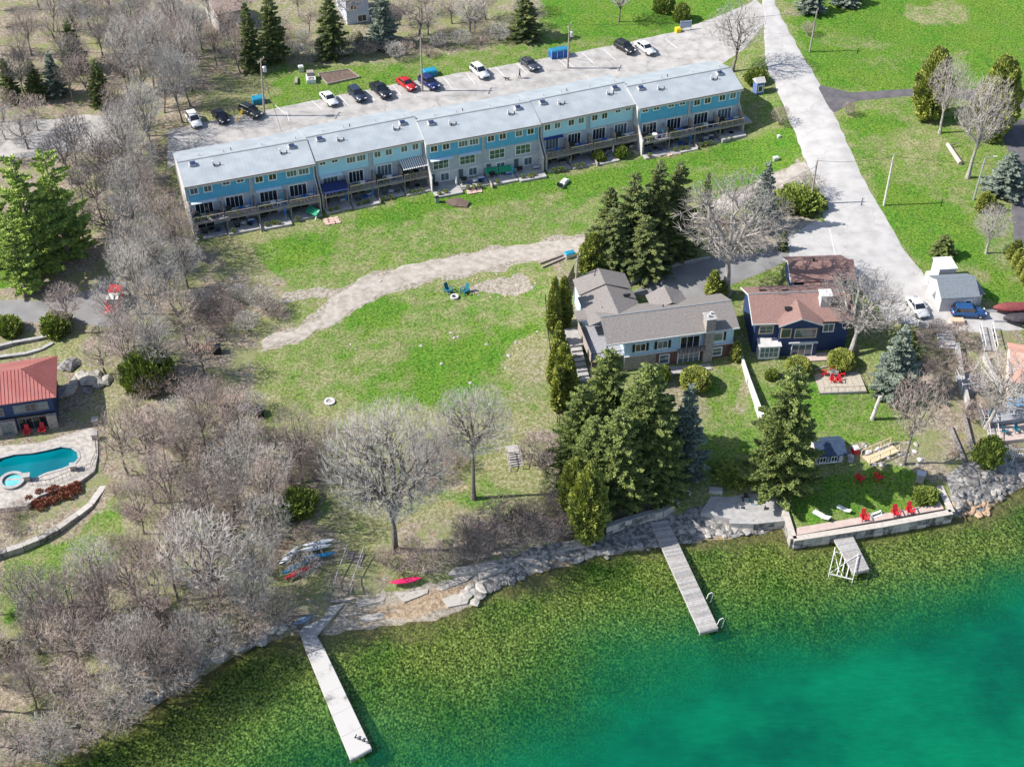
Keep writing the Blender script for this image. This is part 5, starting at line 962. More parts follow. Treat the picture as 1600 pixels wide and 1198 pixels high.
# ground tufts: dry grass and twigs on the woodland floor
# ------------------------------------------------------------------ vehicles
wheel_t = MB(); wheel_t.tube((0, -.11, 0), (0, .11, 0), .33, .33, 16); wheel_t = wheel_t.mesh('tyre', tyre)
wheel_r = MB(); wheel_r.tube((0, -.118, 0), (0, .118, 0), .2, .2, 10); wheel_r = wheel_r.mesh('rim', rim)
lampw = mat('headlight_glass', (.75, .77, .8), (.6, .62, .65), 4, .1); lampr = mat('tail_light_red', (.45, .01, .01), (.3, .005, .005), 4, .2)
def vehicle(name, label, cat, p, rz, colr, kind='sedan', L_=4.6, group='vehicles in the parking lot'):
    """x is forward; built as lofted lower body, dark glass house and painted roof"""
    cm = mat('car_paint_'+'_'.join(str(int(c*99)) for c in colr), colr, tuple(c*.9 for c in colr), 1, .25, .15, spec=.6)
    o = thing(name, label, cat, p, rz, group); h = L_/2; S = {'sedan': (.62, .92, 1.42), 'suv': (.70, 1.02, 1.68), 'pickup': (.72, 1.05, 1.78), 'van': (.72, 1.08, 1.95)}[kind]; zb, zs, zt = S
    lo_ = .26
    def ring(x, w, z0, z1, sh=.06): return [(x, -w, z0), (x, w, z0), (x, w+.02, (z0+z1)/2), (x, w-sh, z1), (x, -w+sh, z1), (x, -w-.02, (z0+z1)/2)]
    W = .9 if kind != 'pickup' else .97
    hood = zs-.10
    rings = [ring(-h, W*.80, lo_+.18, zs-.12), ring(-h+.12, W*.93, lo_+.05, zs-.02), ring(-h+.7, W, lo_, zs), ring(0, W, lo_, zs), ring(h-1.25, W, lo_, zs-.02), ring(h-.45, W*.97, lo_, hood-.06), ring(h-.1, W*.88, lo_+.06, hood-.2), ring(h, W*.72, lo_+.14, hood-.34)]
    MB().loft(rings).build('body', cm, o, True)
    if kind == 'sedan': a0, a1, b1, b0 = -h+.55, -h+1.25, h-2.05, h-1.35
    elif kind == 'pickup': a0, a1, b1, b0 = -.55, -.40, h-2.25, h-1.55
    elif kind == 'van': a0, a1, b1, b0 = -h+.12, -h+.25, h-1.7, h-.9
    else: a0, a1, b1, b0 = -h+.18, -h+.55, h-2.0, h-1.3
    def r4(x0, x1, w, z): return [(x0, -w, z), (x1, -w, z), (x1, w, z), (x0, w, z)]
    g = MB(); g.loft([r4(a0, b0, W-.08, zs-.04), r4(a1, b1, W-.22, zt-.05)]); g.build('windows', glass, o)
    MB().loft([r4(a1-.04, b1+.04, W-.20, zt-.06), r4(a1+.04, b1-.08, W-.27, zt)]).build('roof', cm, o)
    for s_ in (-1, 1):
        q = MB(); mx = (a0+b0)/2
        for xa, xb in ((a0+.02, a1), (mx, mx), (b0-.02, b1)): q.beam((xa, s_*(W-.075), zs-.03), (xb, s_*(W-.21), zt-.04), .09, .05)
        tag(q.build('pillars', cm, o), kind='stuff'); MB().obox((b0-.25, s_*(W+.10), zs+.06), (.16, .2, .13)).build('side_mirror', cm, o)
        MB().obox((h-.10, s_*W*.62, hood-.20), (.16, .34, .12)).build('headlight', lampw, o); MB().obox((-h+.04, s_*W*.68, zs-.22), (.12, .26, .2)).build('tail_light', lampr, o)
        for x in (h-.85, -h+.85): w_ = link('wheel', wheel_t, o, (x, s_*(W-.08), .33)); link('rim', wheel_r, w_)
    MB().obox((h+.01, 0, .42), (.06, W*1.2, .14)).build('bumper', black, o); MB().obox((-h-.01, 0, .5), (.06, W*1.2, .12)).build('bumper', black, o)
    if kind == 'pickup':
        b = MB(); b.box(-h+.08, -.62, -W+.16, W-.16, zs-.004, zs+.012); b.build('cargo_bed', black, o)
        MB().box(-h+.05, -.6, W-.15, W-.06, zs, zs+.12).build('bed_rail', cm, o); MB().box(-h+.05, -.6, -W+.06, -W+.15, zs, zs+.12).build('bed_rail', cm, o)
    return o
def heading(a, b): A, B = at(*a), at(*b); return math.atan2(B.y-A.y, B.x-A.x)
def car(a, b, *args, **k):
    """a = pixel of the tail on the ground, b = pixel of the nose"""
    A, B = at(*a), at(*b); z = ground((A.x+B.x)/2, (A.y+B.y)/2)+.06; return vehicle(*args[:3], Vector(((A.x+B.x)/2, (A.y+B.y)/2, z)), math.atan2(B.y-A.y, B.x-A.x), *args[3:], **k)
WHT = (.75, .75, .74)
car((300,187),(308,199),'parked_car','white car parked leftmost in the lot, at the edge of the wood','car',WHT,'suv')
car((340,181),(350,192),'parked_car','black car with a dark hood, second from the left','car',(.02,.02,.022),'sedan')
car((385,176),(399,183),'parked_car','dark green car beside the yellow ladder','car',(.03,.035,.035),'suv')
car((508,152),(521,166),'parked_car','white car in the lot right of the planting bed corner','car',WHT,'sedan')
car((552,146),(565,160),'parked_car','dark navy SUV left of the black pickup','car',(.03,.04,.07),'suv')
car((588,140),(602,153),'parked_pickup','black pickup truck between navy and red cars','pickup',(.02,.022,.03),'pickup',5.2)
car((628,130),(643,142),'parked_car','red car beside the middle utility pole','car',(.5,.02,.02),'sedan')
car((663,129),(678,140),'parked_car','dark blue car just right of the utility pole','car',(.02,.03,.13),'suv')
car((742,110),(757,124),'parked_car','white car standing alone in the middle of the lot','car',WHT,'suv')
car((820,99),(834,111),'parked_car','dark grey sedan standing near the walking person','car',(.07,.075,.09),'sedan')
car((967,73),(985,85),'parked_car','black SUV next to the white sedan at the right of the lot','car',(.025,.025,.03),'suv')
car((999,72),(1017,87),'parked_car','white sedan, rightmost in the parking lot','car',WHT,'sedan',4.9)
car((1425,475),(1440,496),'parked_car','white sedan parked on the paved forecourt left of the blue car','car',WHT,'sedan',group='cars by the white garage')
car((1487,492),(1536,494),'parked_car','blue SUV parked in front of the white garage','car',(.025,.09,.24),'suv',4.8,group='cars by the white garage')
car((186,460),(174,498),'parked_van','red and white pickup van at the end of the neighbour driveway','van',(.72,.03,.03),'pickup',5.4,group='neighbour vehicle')
q_ = bpy.data.objects['parked_van']; MB().box(-2.5, -.7, -.9, .9, 1.07, 1.95).build('red_cover', redp, q_); MB().box(-.68, .9, -.85, .85, 1.76, 1.83).build('white_roof', white, q_)

# ------------------------------------------------------------------ poles, wires, lamps
def pole(b, t, label, arm=True, transf=None, lean=None, lamp=False, mt=None):
    p = at(*b); h = hfit(p, t[1]); tp = p+Vector((0, 0, h)); tx = atz(t[0], t[1], tp.z)
    o = thing('utility_pole' if not lamp else 'street_lamp', label, 'utility pole' if not lamp else 'street lamp', p); off_ = Vector((max(-.6, min(.6, tx.x-p.x)), 0, 0)); top = Vector((off_.x, 0, h))
    MB().tube((0, 0, -.5), top, .19, .12, 8).build('shaft', mt or woodp, o)
    if arm: MB().obox((top.x, 0, h-.35), (2.2, .1, .1), rz=math.radians(70)).build('cross_arm', woodp, o)
    for k in (-.9, 0, .9):
        if arm: MB().tube((top.x+k*math.cos(1.22), k*math.sin(1.22), h-.28), (top.x+k*math.cos(1.22), k*math.sin(1.22), h-.05), .06).build('insulator', off, o)
    if transf: MB().lathe((top.x+.45, -.1, h-2.3), [(.28, 0), (.32, .1), (.32, .9), (.2, 1.0)], 10).build('transformer', steel, o)
    if lamp: MB().beam((top.x, 0, h-.1), (top.x+1.3, .1, h+.1), .08, .08).build('lamp_arm', steel, o); MB().obox((top.x+1.5, .1, h+.08), (.6, .25, .12)).build('lamp_head', off, o)
    return p+top
t1 = pole((413,181),(408,92),'wooden utility pole with a grey transformer at the left of the lot', transf=True)
t2 = pole((660,143),(657,55),'wooden utility pole beside the red and blue parked cars'); t3 = pole((887,107),(890,38),'wooden utility pole in front of the blue bin', transf=True)
t4 = pole((1265,81),(1277,16),'pale utility pole on the upper right lawn by the main road'); t5 = pole((1266,320),(1277,251),'wooden utility pole at the road bend by the junipers'); t6 = pole((1381,321),(1396,245),'pale utility pole on the lawn right of the road', mt=mat('pale_pole', (.62,.58,.53), (.5,.46,.42)))
t7 = pole((897,470),(903,400),'wooden pole at the corner of the bungalow garage'); t8 = pole((1521,312),(1540,246),'thin grey street lamp by the right driveway', arm=False, lamp=True, mt=steel)
def wire(a, b, sag, label, r=.028):
    pts = [a.lerp(b, k/14)-Vector((0, 0, sag*4*(k/14)*(1-k/14))) for k in range(15)]; tag(MB().path(pts, r, 3).build('power_line', black if r < .04 else steel), label, 'power line', 'overhead lines')
far_l = Vector((t1.x-60, t1.y+8, t1.z)); wire(far_l, t1, .8, 'overhead line running left from the transformer pole'); wire(t1, t2, .9, 'overhead line between the two left poles of the lot'); wire(t1-Vector((0,0,1.8)), t2-Vector((0,0,2)), .9, 'lower overhead line between the two left poles of the lot'); wire(t2, t3, .8, 'overhead line between the middle pole and the bin pole'); wire(t2-Vector((0,0,1.8)), t3-Vector((0,0,1.8)), .8, 'lower overhead line between the middle pole and the bin pole')
wire(t3, t4, 1.0, 'overhead line from the bin pole across the main road'); wire(t5, t6, .5, 'overhead line crossing the road at the bend'); wire(t5-Vector((0,0,1)), t7, 1.6, 'overhead line from the road bend to the bungalow'); wire(t6, Vector((t6.x+40, t6.y-3, t6.z)), .7, 'overhead line over the right lawn')
for a, b, lb in ((t1, (440,206), 'slanting guy wire of the transformer pole'),): wire(a-Vector((0,0,2)), at(*b), 0, lb)
# ------------------------------------------------------------------ docks
def dock(name, label, corners, z, th, n, m_, rails=True, gap=.02, legs=True):
    """planked deck between two long edges (corners: a0,a1 one edge, b0,b1 other edge)"""
    a0, a1, b0, b1 = corners; c = (a0+a1+b0+b1)/4; o = thing(name, label, 'dock', (c.x, c.y, 0)); a0, a1, b0, b1 = [q-Vector((c.x, c.y, 0)) for q in (a0, a1, b0, b1)]
    rg = random.Random(n)
    pm = MB()
    for i in range(n):
        t0, t1_ = i/n, (i+1)/n-gap/(a1-a0).length; dz = rg.uniform(-.006, .008)
        P = [a0.lerp(a1, t0), a0.lerp(a1, t1_), b0.lerp(b1, t1_), b0.lerp(b1, t0)]; pm_ = MB().quadbox([(q.x, q.y, z-.05+dz) for q in P]+[(q.x, q.y, z+dz) for q in P])
        pm_.build('plank', m_[rg.randrange(len(m_))], o)
    for A, B in ((a0, a1), (b0, b1)): MB().beam((A.x, A.y, z-.18), (B.x, B.y, z-.18), .12, .24).build('side_beam', m_[0] if name != 'left' else stone, o)
    MB().beam((a1.x, a1.y, z-.18), (b1.x, b1.y, z-.18), .1, .24).build('end_beam', m_[0], o); MB().beam((a1.x, a1.y, z-.42), (b1.x, b1.y, z-.42), .08, .1).build('end_beam', m_[0], o)
    if legs:
        k = max(2, int((a1-a0).length/3))
        for i in range(k+1):
            for A, B in ((a0, a1), (b0, b1)): p = A.lerp(B, min(.995, max(.02, i/k))); MB().tube((p.x, p.y, -3), (p.x, p.y, z-.07), .06).build('post', steel, o)
    return o, c
dk = [mat('dock_plank_%s' % n_, c_, tuple(q*.75 for q in c_), 3, .85, c3=tuple(q*.9 for q in c_)) for n_, c_ in (('pale', (.42,.40,.385)), ('grey', (.31,.30,.29)), ('warm', (.37,.345,.32)))]
om, cm_ = dock('wooden_dock', 'long grey planked dock in the middle with two white handrail loops', (atz(1017,816,.75), atz(1094,987,.75), atz(1043,812,.75), atz(1122,980,.75)), .75, .2, 62, dk)
for py_, px_ in ((935,1107),(975,1124)):
    p = atz(px_-3, py_, .75)-Vector((cm_.x, cm_.y, 0)); MB().path([p, p+Vector((.15, 0, .8)), p+Vector((.55, .1, 1.0)), p+Vector((.75, .1, .6)), p+Vector((.55, .05, -.6))], .05).build('handrail', white, om)
ol, cl2 = dock('wooden_dock', 'right-hand dock reaching out from the seawall beside the boat lift', (atz(1300,835,.8), atz(1333,894,.8), atz(1329,830,.8), atz(1358,888,.8)), .8, .2, 26, dk)
o3, c3_ = dock('concrete_dock', 'long white concrete dock at the left with black cleats on its tip', (atz(481,1021,.7), atz(548,1186,.7), atz(506,1012,.7), atz(580,1168,.7)), .7, .3, 5, [mat('white_concrete', (.46,.44,.42), (.20,.19,.18), .45, .9, c3=(.43,.41,.39), lo=.38, hi=.50)], gap=.02)
MB().beam(atz(481,1021,.5)-c3_+Vector((c3_.x*0,0,0)), atz(548,1186,.5)-c3_, .1, .3)
for k in range(4):
    p = atz(556+k*7, 1160+k*3-8, .7)-Vector((c3_.x, c3_.y, 0)); MB().tube((p.x, p.y, .7), (p.x, p.y, .95), .07).build('cleat', black, o3); MB().obox((p.x, p.y, .98), (.5, .09, .08), rz=1.2).build('cleat', black, o3)
stonewk = [mat('grey_walkway_stone', (.40,.385,.37), (.30,.285,.27), 1.5, .95), mat('grey_walkway_stone_b', (.45,.43,.41), (.34,.32,.31), 1.5, .95)]
o4, _ = dock('stone_walkway', 'grey walkway bending from the shore steps to the white dock', (atz(497,950,.6), atz(468,986,.6), atz(538,942,.6), atz(494,991,.6)), .6, .3, 7, stonewk, legs=False)
o5, _ = dock('stone_walkway', 'short grey slab between the bent walkway and white dock', (atz(468,986,.58), atz(480,1020,.58), atz(494,991,.58), atz(505,1011,.58)), .58, .3, 3, stonewk, legs=False)
for o in (o4, o5): o['category'] = 'walkway'
o6, c6 = dock('wooden_dock', 'grey deck corner of a dock cut off at the right edge', (atz(1578,722,1.0), atz(1640,800,1.0), atz(1660,700,1.0), atz(1720,780,1.0)), 1.0, .2, 26, dk)
# boat lift of pale pipes
p = atz(1318,888,0); bl = thing('boat_lift', 'empty white tubular boat lift beside the right-hand dock', 'boat lift', (p.x, p.y, 0), -.33)
for x in (-1.5, 1.3):
    for y in (-1.9, 1.9): MB().tube((x, y, -2), (x, y, 1.3), .06).build('post', white, bl)
for y in (-1.9, 1.9): MB().beam((-1.5, y, .55), (1.3, y, .55), .1, .1).build('cross_bar', white, bl)
for x in (-1.5, 1.3): MB().beam((x, -1.9, 1.1), (x, 1.9, 1.1), .1, .1).build('side_bar', white, bl)
for x in (-.6, -.1, .5): MB().beam((x, -1.9, .7), (x+.1, 1.9, .7), .12, .1).build('bunk', white, bl)
MB().beam((-1.5, -1.9, .55), (1.3, 1.9, 1.0), .07, .07).build('brace', white, bl); MB().beam((-1.5, 1.9, .55), (-.4, -1.9, 1.2), .07, .07).build('brace', white, bl)
# ------------------------------------------------------------------ seawall, walls, steps, rocks
def block_wall(name, label, px, ztop, zbot, bl_, th, ms, courses=2, cap=None, seed=5, group=None, dz=None):
    rg = random.Random(seed); P = [atz(a, b, ztop) for a, b in px]; o = thing(name, label, 'wall', (P[0].x, P[0].y, 0), 0, group); P = [q-P[0]+Vector((0, 0, ztop)) for q in P]
    for a, b in zip(P, P[1:]):
        L_ = (b-a).length; n = max(1, int(L_/bl_)); ang = math.atan2(b.y-a.y, b.x-a.x); hc = (ztop-zbot)/courses
        for c in range(courses):
            for i in range(n):
                f0 = (i+(.0 if c % 2 else 0))/n; q = a.lerp(b, f0+.5/n); j = rg.uniform(-.05, .05)
                MB().obox((q.x-math.sin(ang)*j, q.y+math.cos(ang)*j, zbot+hc*(c+.5)), (L_/n-.03, th, hc-.03), rz=ang).build('stone', ms[rg.randrange(len(ms))], o)
        MB().obox(((a.x+b.x)/2, (a.y+b.y)/2, (zbot+ztop)/2), (L_, th-.14, ztop-zbot-.04), rz=ang).build('core', stone_d, o)
        if cap: MB().obox(((a.x+b.x)/2, (a.y+b.y)/2, ztop+.06), (L_+.02, th+.12, .1), rz=ang).build('cap', cap, o)
    return o
wallm = [stone, stone_d, mat('pale_wall_stone', (.50,.46,.42), (.4,.37,.34), 2, .95)]; copem = mat('cream_coping', (.50, .455, .40), (.40, .36, .32), 2, .9)
block_wall('seawall', 'stone seawall with cream cap around the waterfront lawn', [(1217,768),(1240,842),(1380,820),(1487,800),(1468,760)], 1.42, -1.2, 1.1, .7, wallm, 3, copem)
block_wall('seawall', 'pale concrete-topped wall of the waterfront patio', [(1140,815),(1178,816),(1226,811)], 1.25, -.4, 1.1, .6, wallm, 2, concrete)
block_wall('retaining_wall', 'curved pale stone wall above the middle dock', [(946,822),(975,812),(1010,802),(1035,797),(1060,782)], 1.9, .2, .8, .55, wallm, 2, concrete, 8)
block_wall('garden_wall', 'long curved wall of pale boulders below the pool garden', [(-20,868),(10,858),(35,850),(60,840),(90,824),(120,803),(142,786),(155,768),(165,752)], 2.75, 1.6, 1.5, .8, wallm, 1, None, 9)
block_wall('garden_wall', 'low stone edging between junipers below the neighbour driveway', [(-20,545),(20,535),(60,528),(95,520)], 4.85, 4.2, 1.6, .4, wallm, 1, concrete, 10)
block_wall('garden_wall', 'curved stone edging behind the red-roofed house', [(-20,560),(40,552),(65,545),(82,536)], 4.6, 4.0, 1.6, .4, wallm, 1, concrete, 11)
block_wall('fence_wall', 'long pale fence wall between the bungalow and navy house lawns', [(1156,537),(1160,560),(1170,590),(1182,622),(1192,648)], 4.9, 2.6, 3.0, .22, [renderw], 1, white, 12)
block_wall('kerb_wall', 'low kerb wall along the bungalow driveway under the spruces', [(985,440),(1020,425),(1060,412),(1110,402)], 7.35, 6.6, 3.0, .3, [concrete], 1, concrete, 13)
wpm = mat('pinkish_pavers', (.50,.40,.35), (.42,.33,.29), 1.5, .9)
wk = [atz(*q, 1.36) for q in [(1245,836),(1475,795),(1468,783),(1452,788),(1400,799),(1245,824)]]; tag(MB().prism([(q.x, q.y) for q in wk], .9, 1.40).build('waterfront_path', wpm), kind='structure')
pt = [atz(*q, 1.3) for q in [(1095,800),(1150,812),(1178,814),(1225,808),(1216,772),(1160,770),(1110,776)]]; tag(MB().prism([(q.x, q.y) for q in pt], .2, 1.3).build('waterfront_patio', concrete), kind='structure')
bpt = [atz(*q, 4.15) for q in [(1240,566),(1300,562),(1296,549),(1222,552)]]; tag(MB().prism([(q.x, q.y) for q in bpt], 3, 4.2).build('brick_patio', wpm), kind='structure')
def stairs(name, label, top, bot, w, n, zt, zb, m_, ms=None, rail=False, cat='steps'):
    if zt is None: A, B = at(*top, .18), at(*bot, .15); zt, zb = A.z, B.z
    else: A, B = atz(*top, zt), atz(*bot, zb)
    d = Vector((B.x-A.x, B.y-A.y, 0)); L_ = d.length; ang = math.atan2(d.y, d.x); o = thing(name, label, cat, (A.x, A.y, zt), ang)
    dz = zt-zb
    for i in range(n):
        t = (i+.5)/n; MB().box(L_*i/n, L_*(i+.93)/n, -w/2, w/2, -dz*t-.09, -dz*t).build('tread', m_, o)
    for s_ in (-1, 1):
        MB().beam((0, s_*(w/2+.06), -.12), (L_, s_*(w/2+.06), -dz-.12), .09, .3).build('stringer', ms or m_, o)
        if rail:
            MB().beam((0, s_*(w/2+.06), .95), (L_, s_*(w/2+.06), -dz+.95), .09, .09).build('handrail', ms or m_, o)
            for k in range(4): t = k/3; MB().box(L_*t-.05, L_*t+.05, s_*(w/2+.06)-.05, s_*(w/2+.06)+.05, -dz*t-.8, -dz*t+.95).build('post', ms or m_, o)
    return o
gw = mat('grey_step_wood', (.42,.39,.37), (.3,.28,.26), 5)
p = at(801,701); stairs('wooden_steps', 'grey wooden steps with rails leading down to the shore lawn', (802,706), (808,737), 1.5, 8, 4.1, 2.7, gw, gw, True)
MB().box(-1.3, -.02, -.8, .8, -.09, 0).build('landing', gw, bpy.data.objects['wooden_steps'])
stairs('wooden_steps', 'dark wooden steps with two rails by the kayak rack', (556,862), (535,922), 1.9, 14, None, None, mat('dark_step_wood', (.2,.18,.16), (.12,.11,.1), 5), gw, True)
stairs('wooden_steps', 'yellow new wooden steps beside the boathouse', (1398,698), (1352,718), 1.6, 9, None, None, pale_wood, pale_wood, True)
stairs('stone_steps', 'white steps cut through the seawall', (1368,798), (1379,829), 1.3, 6, 1.85, .15, white, white)
stairs('deck_steps', 'brown steps between the brick patio and sun deck', (1289,571), (1292,583), 3.0, 4, 4.1, 3.3, gw, gw)
stairs('wooden_steps', 'pale steps with rails below the garage forecourt, right', (1540,512), (1548,548), 1.5, 12, None, None, gw, white, True)
stairs('wooden_steps', 'long grey steps down the right-hand slope', (1548,655), (1556,712), 1.0, 14, None, None, gw, off, True)
stairs('stone_steps', 'white stone steps below the white railing', (1476,515), (1482,545), 2.2, 6, None, None, renderw, renderw)
# sun deck with table and chairs
A, B = atz(1281,616,3.5), atz(1354,613,3.5); sdk = thing('sun_deck', 'pale square sun deck with red chairs in front of the navy house', 'deck', (A.x, A.y, 3.35), math.atan2(B.y-A.y, B.x-A.x)); W4 = (B-A).length; D4 = 4.9
rg = random.Random(4)
for k in range(24): MB().box(k*W4/24, (k+.94)*W4/24, 0, D4, .34+rg.uniform(0, .01), .42).build('board', mat('cream_deck_board', (.47,.42,.34), (.36,.32,.26), 4) if k % 3 else mat('cream_deck_board_b', (.42,.375,.30), (.33,.29,.235), 4), sdk)
MB().box(-.03, W4+.03, -.07, -.003, .05, .40).build('fascia', dk[1], sdk)
for x in (.1, W4/2, W4-.2):
    for y in (.1, D4-.2): MB().box(x, x+.12, y, y+.12, -1.2, .33).build('post', dk[1], sdk)
q = MB(); [q.tube((x, .05, .4), (x, .05, 1.25), .02, n=4) for x in np.linspace(.5, W4, 7)]; [q.tube((W4-.05, y, .4), (W4-.05, y, 1.25), .02, n=4) for y in np.linspace(.1, D4, 5)]; q.tube((.5, .05, 1.25), (W4, .05, 1.25), .025, n=4).tube((W4-.05, .05, 1.25), (W4-.05, D4, 1.25), .025, n=4); tag(q.build('railing', black, sdk), kind='stuff')
# ------------------------------------------------------------------ chairs
def adk_meshes(m_):
    s = MB()
    for i in range(5): s.obox((0, -.28+i*.125, .36-i*.03+.02), (.52, .11, .03), rx=-.12)
    b = MB()
    for i in range(5): b.obox((-.2+i*.1, .42, .66), (.09, .03, .78+.08*math.cos((i-2)*.8)), rx=-.38)
    a = [MB().box(s_*.38-.07, s_*.38+.07, -.35, .42, .54, .57) for s_ in (-1, 1)]
    l = [MB().box(x-.03, x+.03, y-.05, y+.05, 0, .54 if y < 0 else .4) for x in (-.31, .31) for y in (-.3, .38)]
    return [('seat', s.mesh('seat', m_)), ('backrest', b.mesh('backrest', m_))]+[('armrest', q.mesh('armrest', m_)) for q in a]+[('leg', q.mesh('leg', m_)) for q in l]
adk_red = adk_meshes(redp); adk_teal = adk_meshes(mat('teal_plastic', (.02,.16,.22), (.015,.12,.17), 3, .5)); adk_wht = adk_meshes(white); adk_blk = adk_meshes(black); adk_blue = adk_meshes(mat('navy_plastic', (.03,.05,.2), (.02,.04,.15), 3, .5))
def chair(kind, px, label, rz, group, dz=0.0, pos=None, s_=1.0):
    p = pos if pos is not None else at(*px, dz); o = thing('garden_chair', label, 'chair', p, rz, group); o.scale = (s_,)*3
    for n_, me in kind: link(n_, me, o)
    return o
G = 'red garden chairs on the waterfront'
for px, lb, rz in (((1350,812),'red chair left of the white steps on the seawall path',.1),((1399,805),'red chair right of the white steps, nearer to them',.15),((1421,801),'red chair furthest right on the seawall path',.1),((1343,750),'red chair in the spruce shade on the seawall lawn',2.4),((1372,748),'red chair on the seawall lawn, right of its shaded neighbour',2.0)): chair(adk_red, px, lb, rz, G, .06, None, 1.25)
for px, lb in (((43,678),'red chair by the glass doors of the red-roofed house, left one'),((67,675),'red chair beside the stone pier of the red-roofed house')): chair(adk_red, px, lb, .2, 'red chairs on the pool terrace', 0, atz(*px, TZ), 1.1)
chair(adk_teal, (701,457), 'teal chair left of the white fire ring on the field', .7, 'teal chairs on the field', 0, None, 1.3); chair(adk_teal, (726,458), 'teal chair by the gravel circle on the field', -.7, 'teal chairs on the field', 0, None, 1.3)
dp = toworld(sdk, (2.6, 3.4, .43)); tb = thing('patio_table', 'round dark table among red chairs on the sun deck', 'table', dp); MB().lathe((0,0,0), [(.65,.68),(.65,.73)], 16).build('table_top', stone_d, tb); MB().tube((0,0,0),(0,0,.7),.05).build('table_leg', black, tb)
for k, (x, y, rz) in enumerate(((1.5,3.7,1.6),(3.7,3.5,-1.4),(2.2,2.2,.1),(3.0,2.1,-.1),(2.7,4.5,3.1))): chair(adk_red, None, 'red chair at the round table on the sun deck', rz, 'red chairs on the sun deck', 0, toworld(sdk, (x, y, .43)), .95)
def lounger(px, rz, lb, s_=1.0):
    o = thing('sun_lounger', lb, 'lounger', at(*px), rz, 'white loungers on the seawall lawn'); MB().obox((0,0,.32), (1.3,.62,.08)).build('seat', white, o); MB().obox((.95,0,.45), (.75,.62,.07), ry=-.4).build('backrest', white, o)
    for x in (-.5,.5):
        for y in (-.24,.24): MB().tube((x,y,0),(x,y,.3),.03).build('leg', white, o)
    o.scale = (s_,)*3
lounger((1279,806), -.75, 'larger white lounger at the left of the seawall lawn', 1.2); lounger((1315,796), -.7, 'smaller white lounger nearer the lawn centre', .95)
# ------------------------------------------------------------------ boats
def kayak(px, rz, m_, label, L_=3.4, w=.36, z=.25, tilt=0.0, name='kayak', group='kayaks by the shore', seat=True):
    o = thing(name, label, name, at(*px, z), rz, group, rx=tilt); R_ = []; R2 = []
    for i in range(11):
        t = i/10*2-1; k = max(.03, (1-abs(t)**2.2)); ww = w*k; rise = .12*abs(t)**3
        R_.append([(t*L_/2, -ww, .05+rise), (t*L_/2, -ww*.6, -.16*k+rise), (t*L_/2, ww*.6, -.16*k+rise), (t*L_/2, ww, .05+rise), (t*L_/2, ww*.4, .14*k+.05+rise), (t*L_/2, -ww*.4, .14*k+.05+rise)])
    MB().loft(R_).build('hull', m_, o, True)
    if seat: MB().lathe((.1,0,.13), [(.26,.0),(.28,.08),(.2,.08),(.2,.03)], 10).build('cockpit', black, o)
    return o
kayak((634,907), .20, mat('pink_red_plastic', (.72,.03,.14), (.6,.02,.1), 2, .4), 'bright red kayak lying on the flat ledge by the water', 4.0, .45, .45)
kb = mat('blue_hull', (.03,.22,.42), (.02,.17,.35), 2, .4); kr = mat('red_hull', (.5,.04,.06), (.4,.03,.05), 2, .4); kw = mat('white_hull', (.7,.72,.75), (.55,.58,.62), 2, .4)
for (px, m_, lb) in (((462,886),kb,'blue kayak leaning on the rack, front left'),((468,893),kr,'red kayak lying in front of the blue kayaks'),((498,868),kb,'dark blue kayak at the right end of the rack'),((496,848),kw,'white canoe on top of the rack'),((492,856),kw,'pale canoe under the white one on the rack')): kayak(px, .62 if px[1] > 880 else .25, m_, lb, 4.2, .36, .5, .2)
kayak((452,868), 1.0, kw, 'white rowing boat beside the kayak rack', 3.6, .62, .3, -.3, 'boat', 'boats by the kayak rack'); kayak((474,968), .6, mat('grey_blue_hull', (.16,.22,.30), (.12,.17,.24), 2, .5), 'blue dinghy upside down beside the walkway', 2.4, .5, .3, 0, 'boat', 'boats by the walkway', False)
rk = thing('kayak_rack', 'wooden kayak rack in the lower woods', 'rack', at(485,872), .3)
for x in (-1.4, 1.4): MB().box(x-.05,x+.05,-.05,.05,0,1.4).build('post', woodp, rk); MB().box(x-.05,x+.05,-.7,.7,.42,.5).build('arm', woodp, rk); MB().box(x-.05,x+.05,-.7,.7,1.1,1.18).build('arm', woodp, rk)
# ------------------------------------------------------------------ rocks of the shore
rg = random.Random(77)
def rocks(label, group, pts, smin, smax, ms, flat=.55, n=None, name='rock', zoff=0.0):
    base_ = ' '.join(label.split()[:2 if 'rock' not in label.split()[:2] else 2]).replace(' in','').replace(' along','').replace(' on','').replace(' edging','').replace(' piled','').replace('small ','')
    if not base_.split()[-1] in ('rock','stone','boulder','flat','orange'): base_ += ' stone'
    if base_.split()[-1] in ('flat','orange'): base_ += ' stone'
    for k, q in enumerate(pts):
        p = at(*q); s_ = rg.uniform(smin, smax); m = MB().rock((0,0,0), s_, s_*rg.uniform(.6,.9), s_*flat, rg)
        o = link(name, m.mesh('rock', ms[rg.randrange(len(ms))]), None, (p.x, p.y, p.z+s_*flat*.1+zoff), rg.uniform(0, 6.28)); tag(o, ('large ' if s_ > smin*.4+smax*.6 else 'small ')+base_+' '+where(p)+(''), 'rock', group)
def along(pts, n, jit=6): 
    R_ = resample_px(pts, n); return [(x+rg.gauss(0, jit), y+rg.gauss(0, jit*.5)) for x, y in R_]
def resample_px(pts, n):
    P = [Vector(q) for q in pts]; D = [0]
    for a, b in zip(P, P[1:]): D.append(D[-1]+(b-a).length)
    o = []
    for k in range(n):
        d = D[-1]*k/(n-1); i = min(max(j for j in range(len(D)) if D[j] <= d+1e-6), len(P)-2); o.append(tuple(P[i].lerp(P[i+1], (d-D[i])/max(D[i+1]-D[i], 1e-6))))
    return o
rocks('grey rock along the stony shore left of the middle dock', 'grey shore rocks left of the middle dock', along([(745,925),(790,898),(850,880),(900,868),(950,858),(1020,850)], 48, 9), .3, .85, [stone, stone_d], .4)
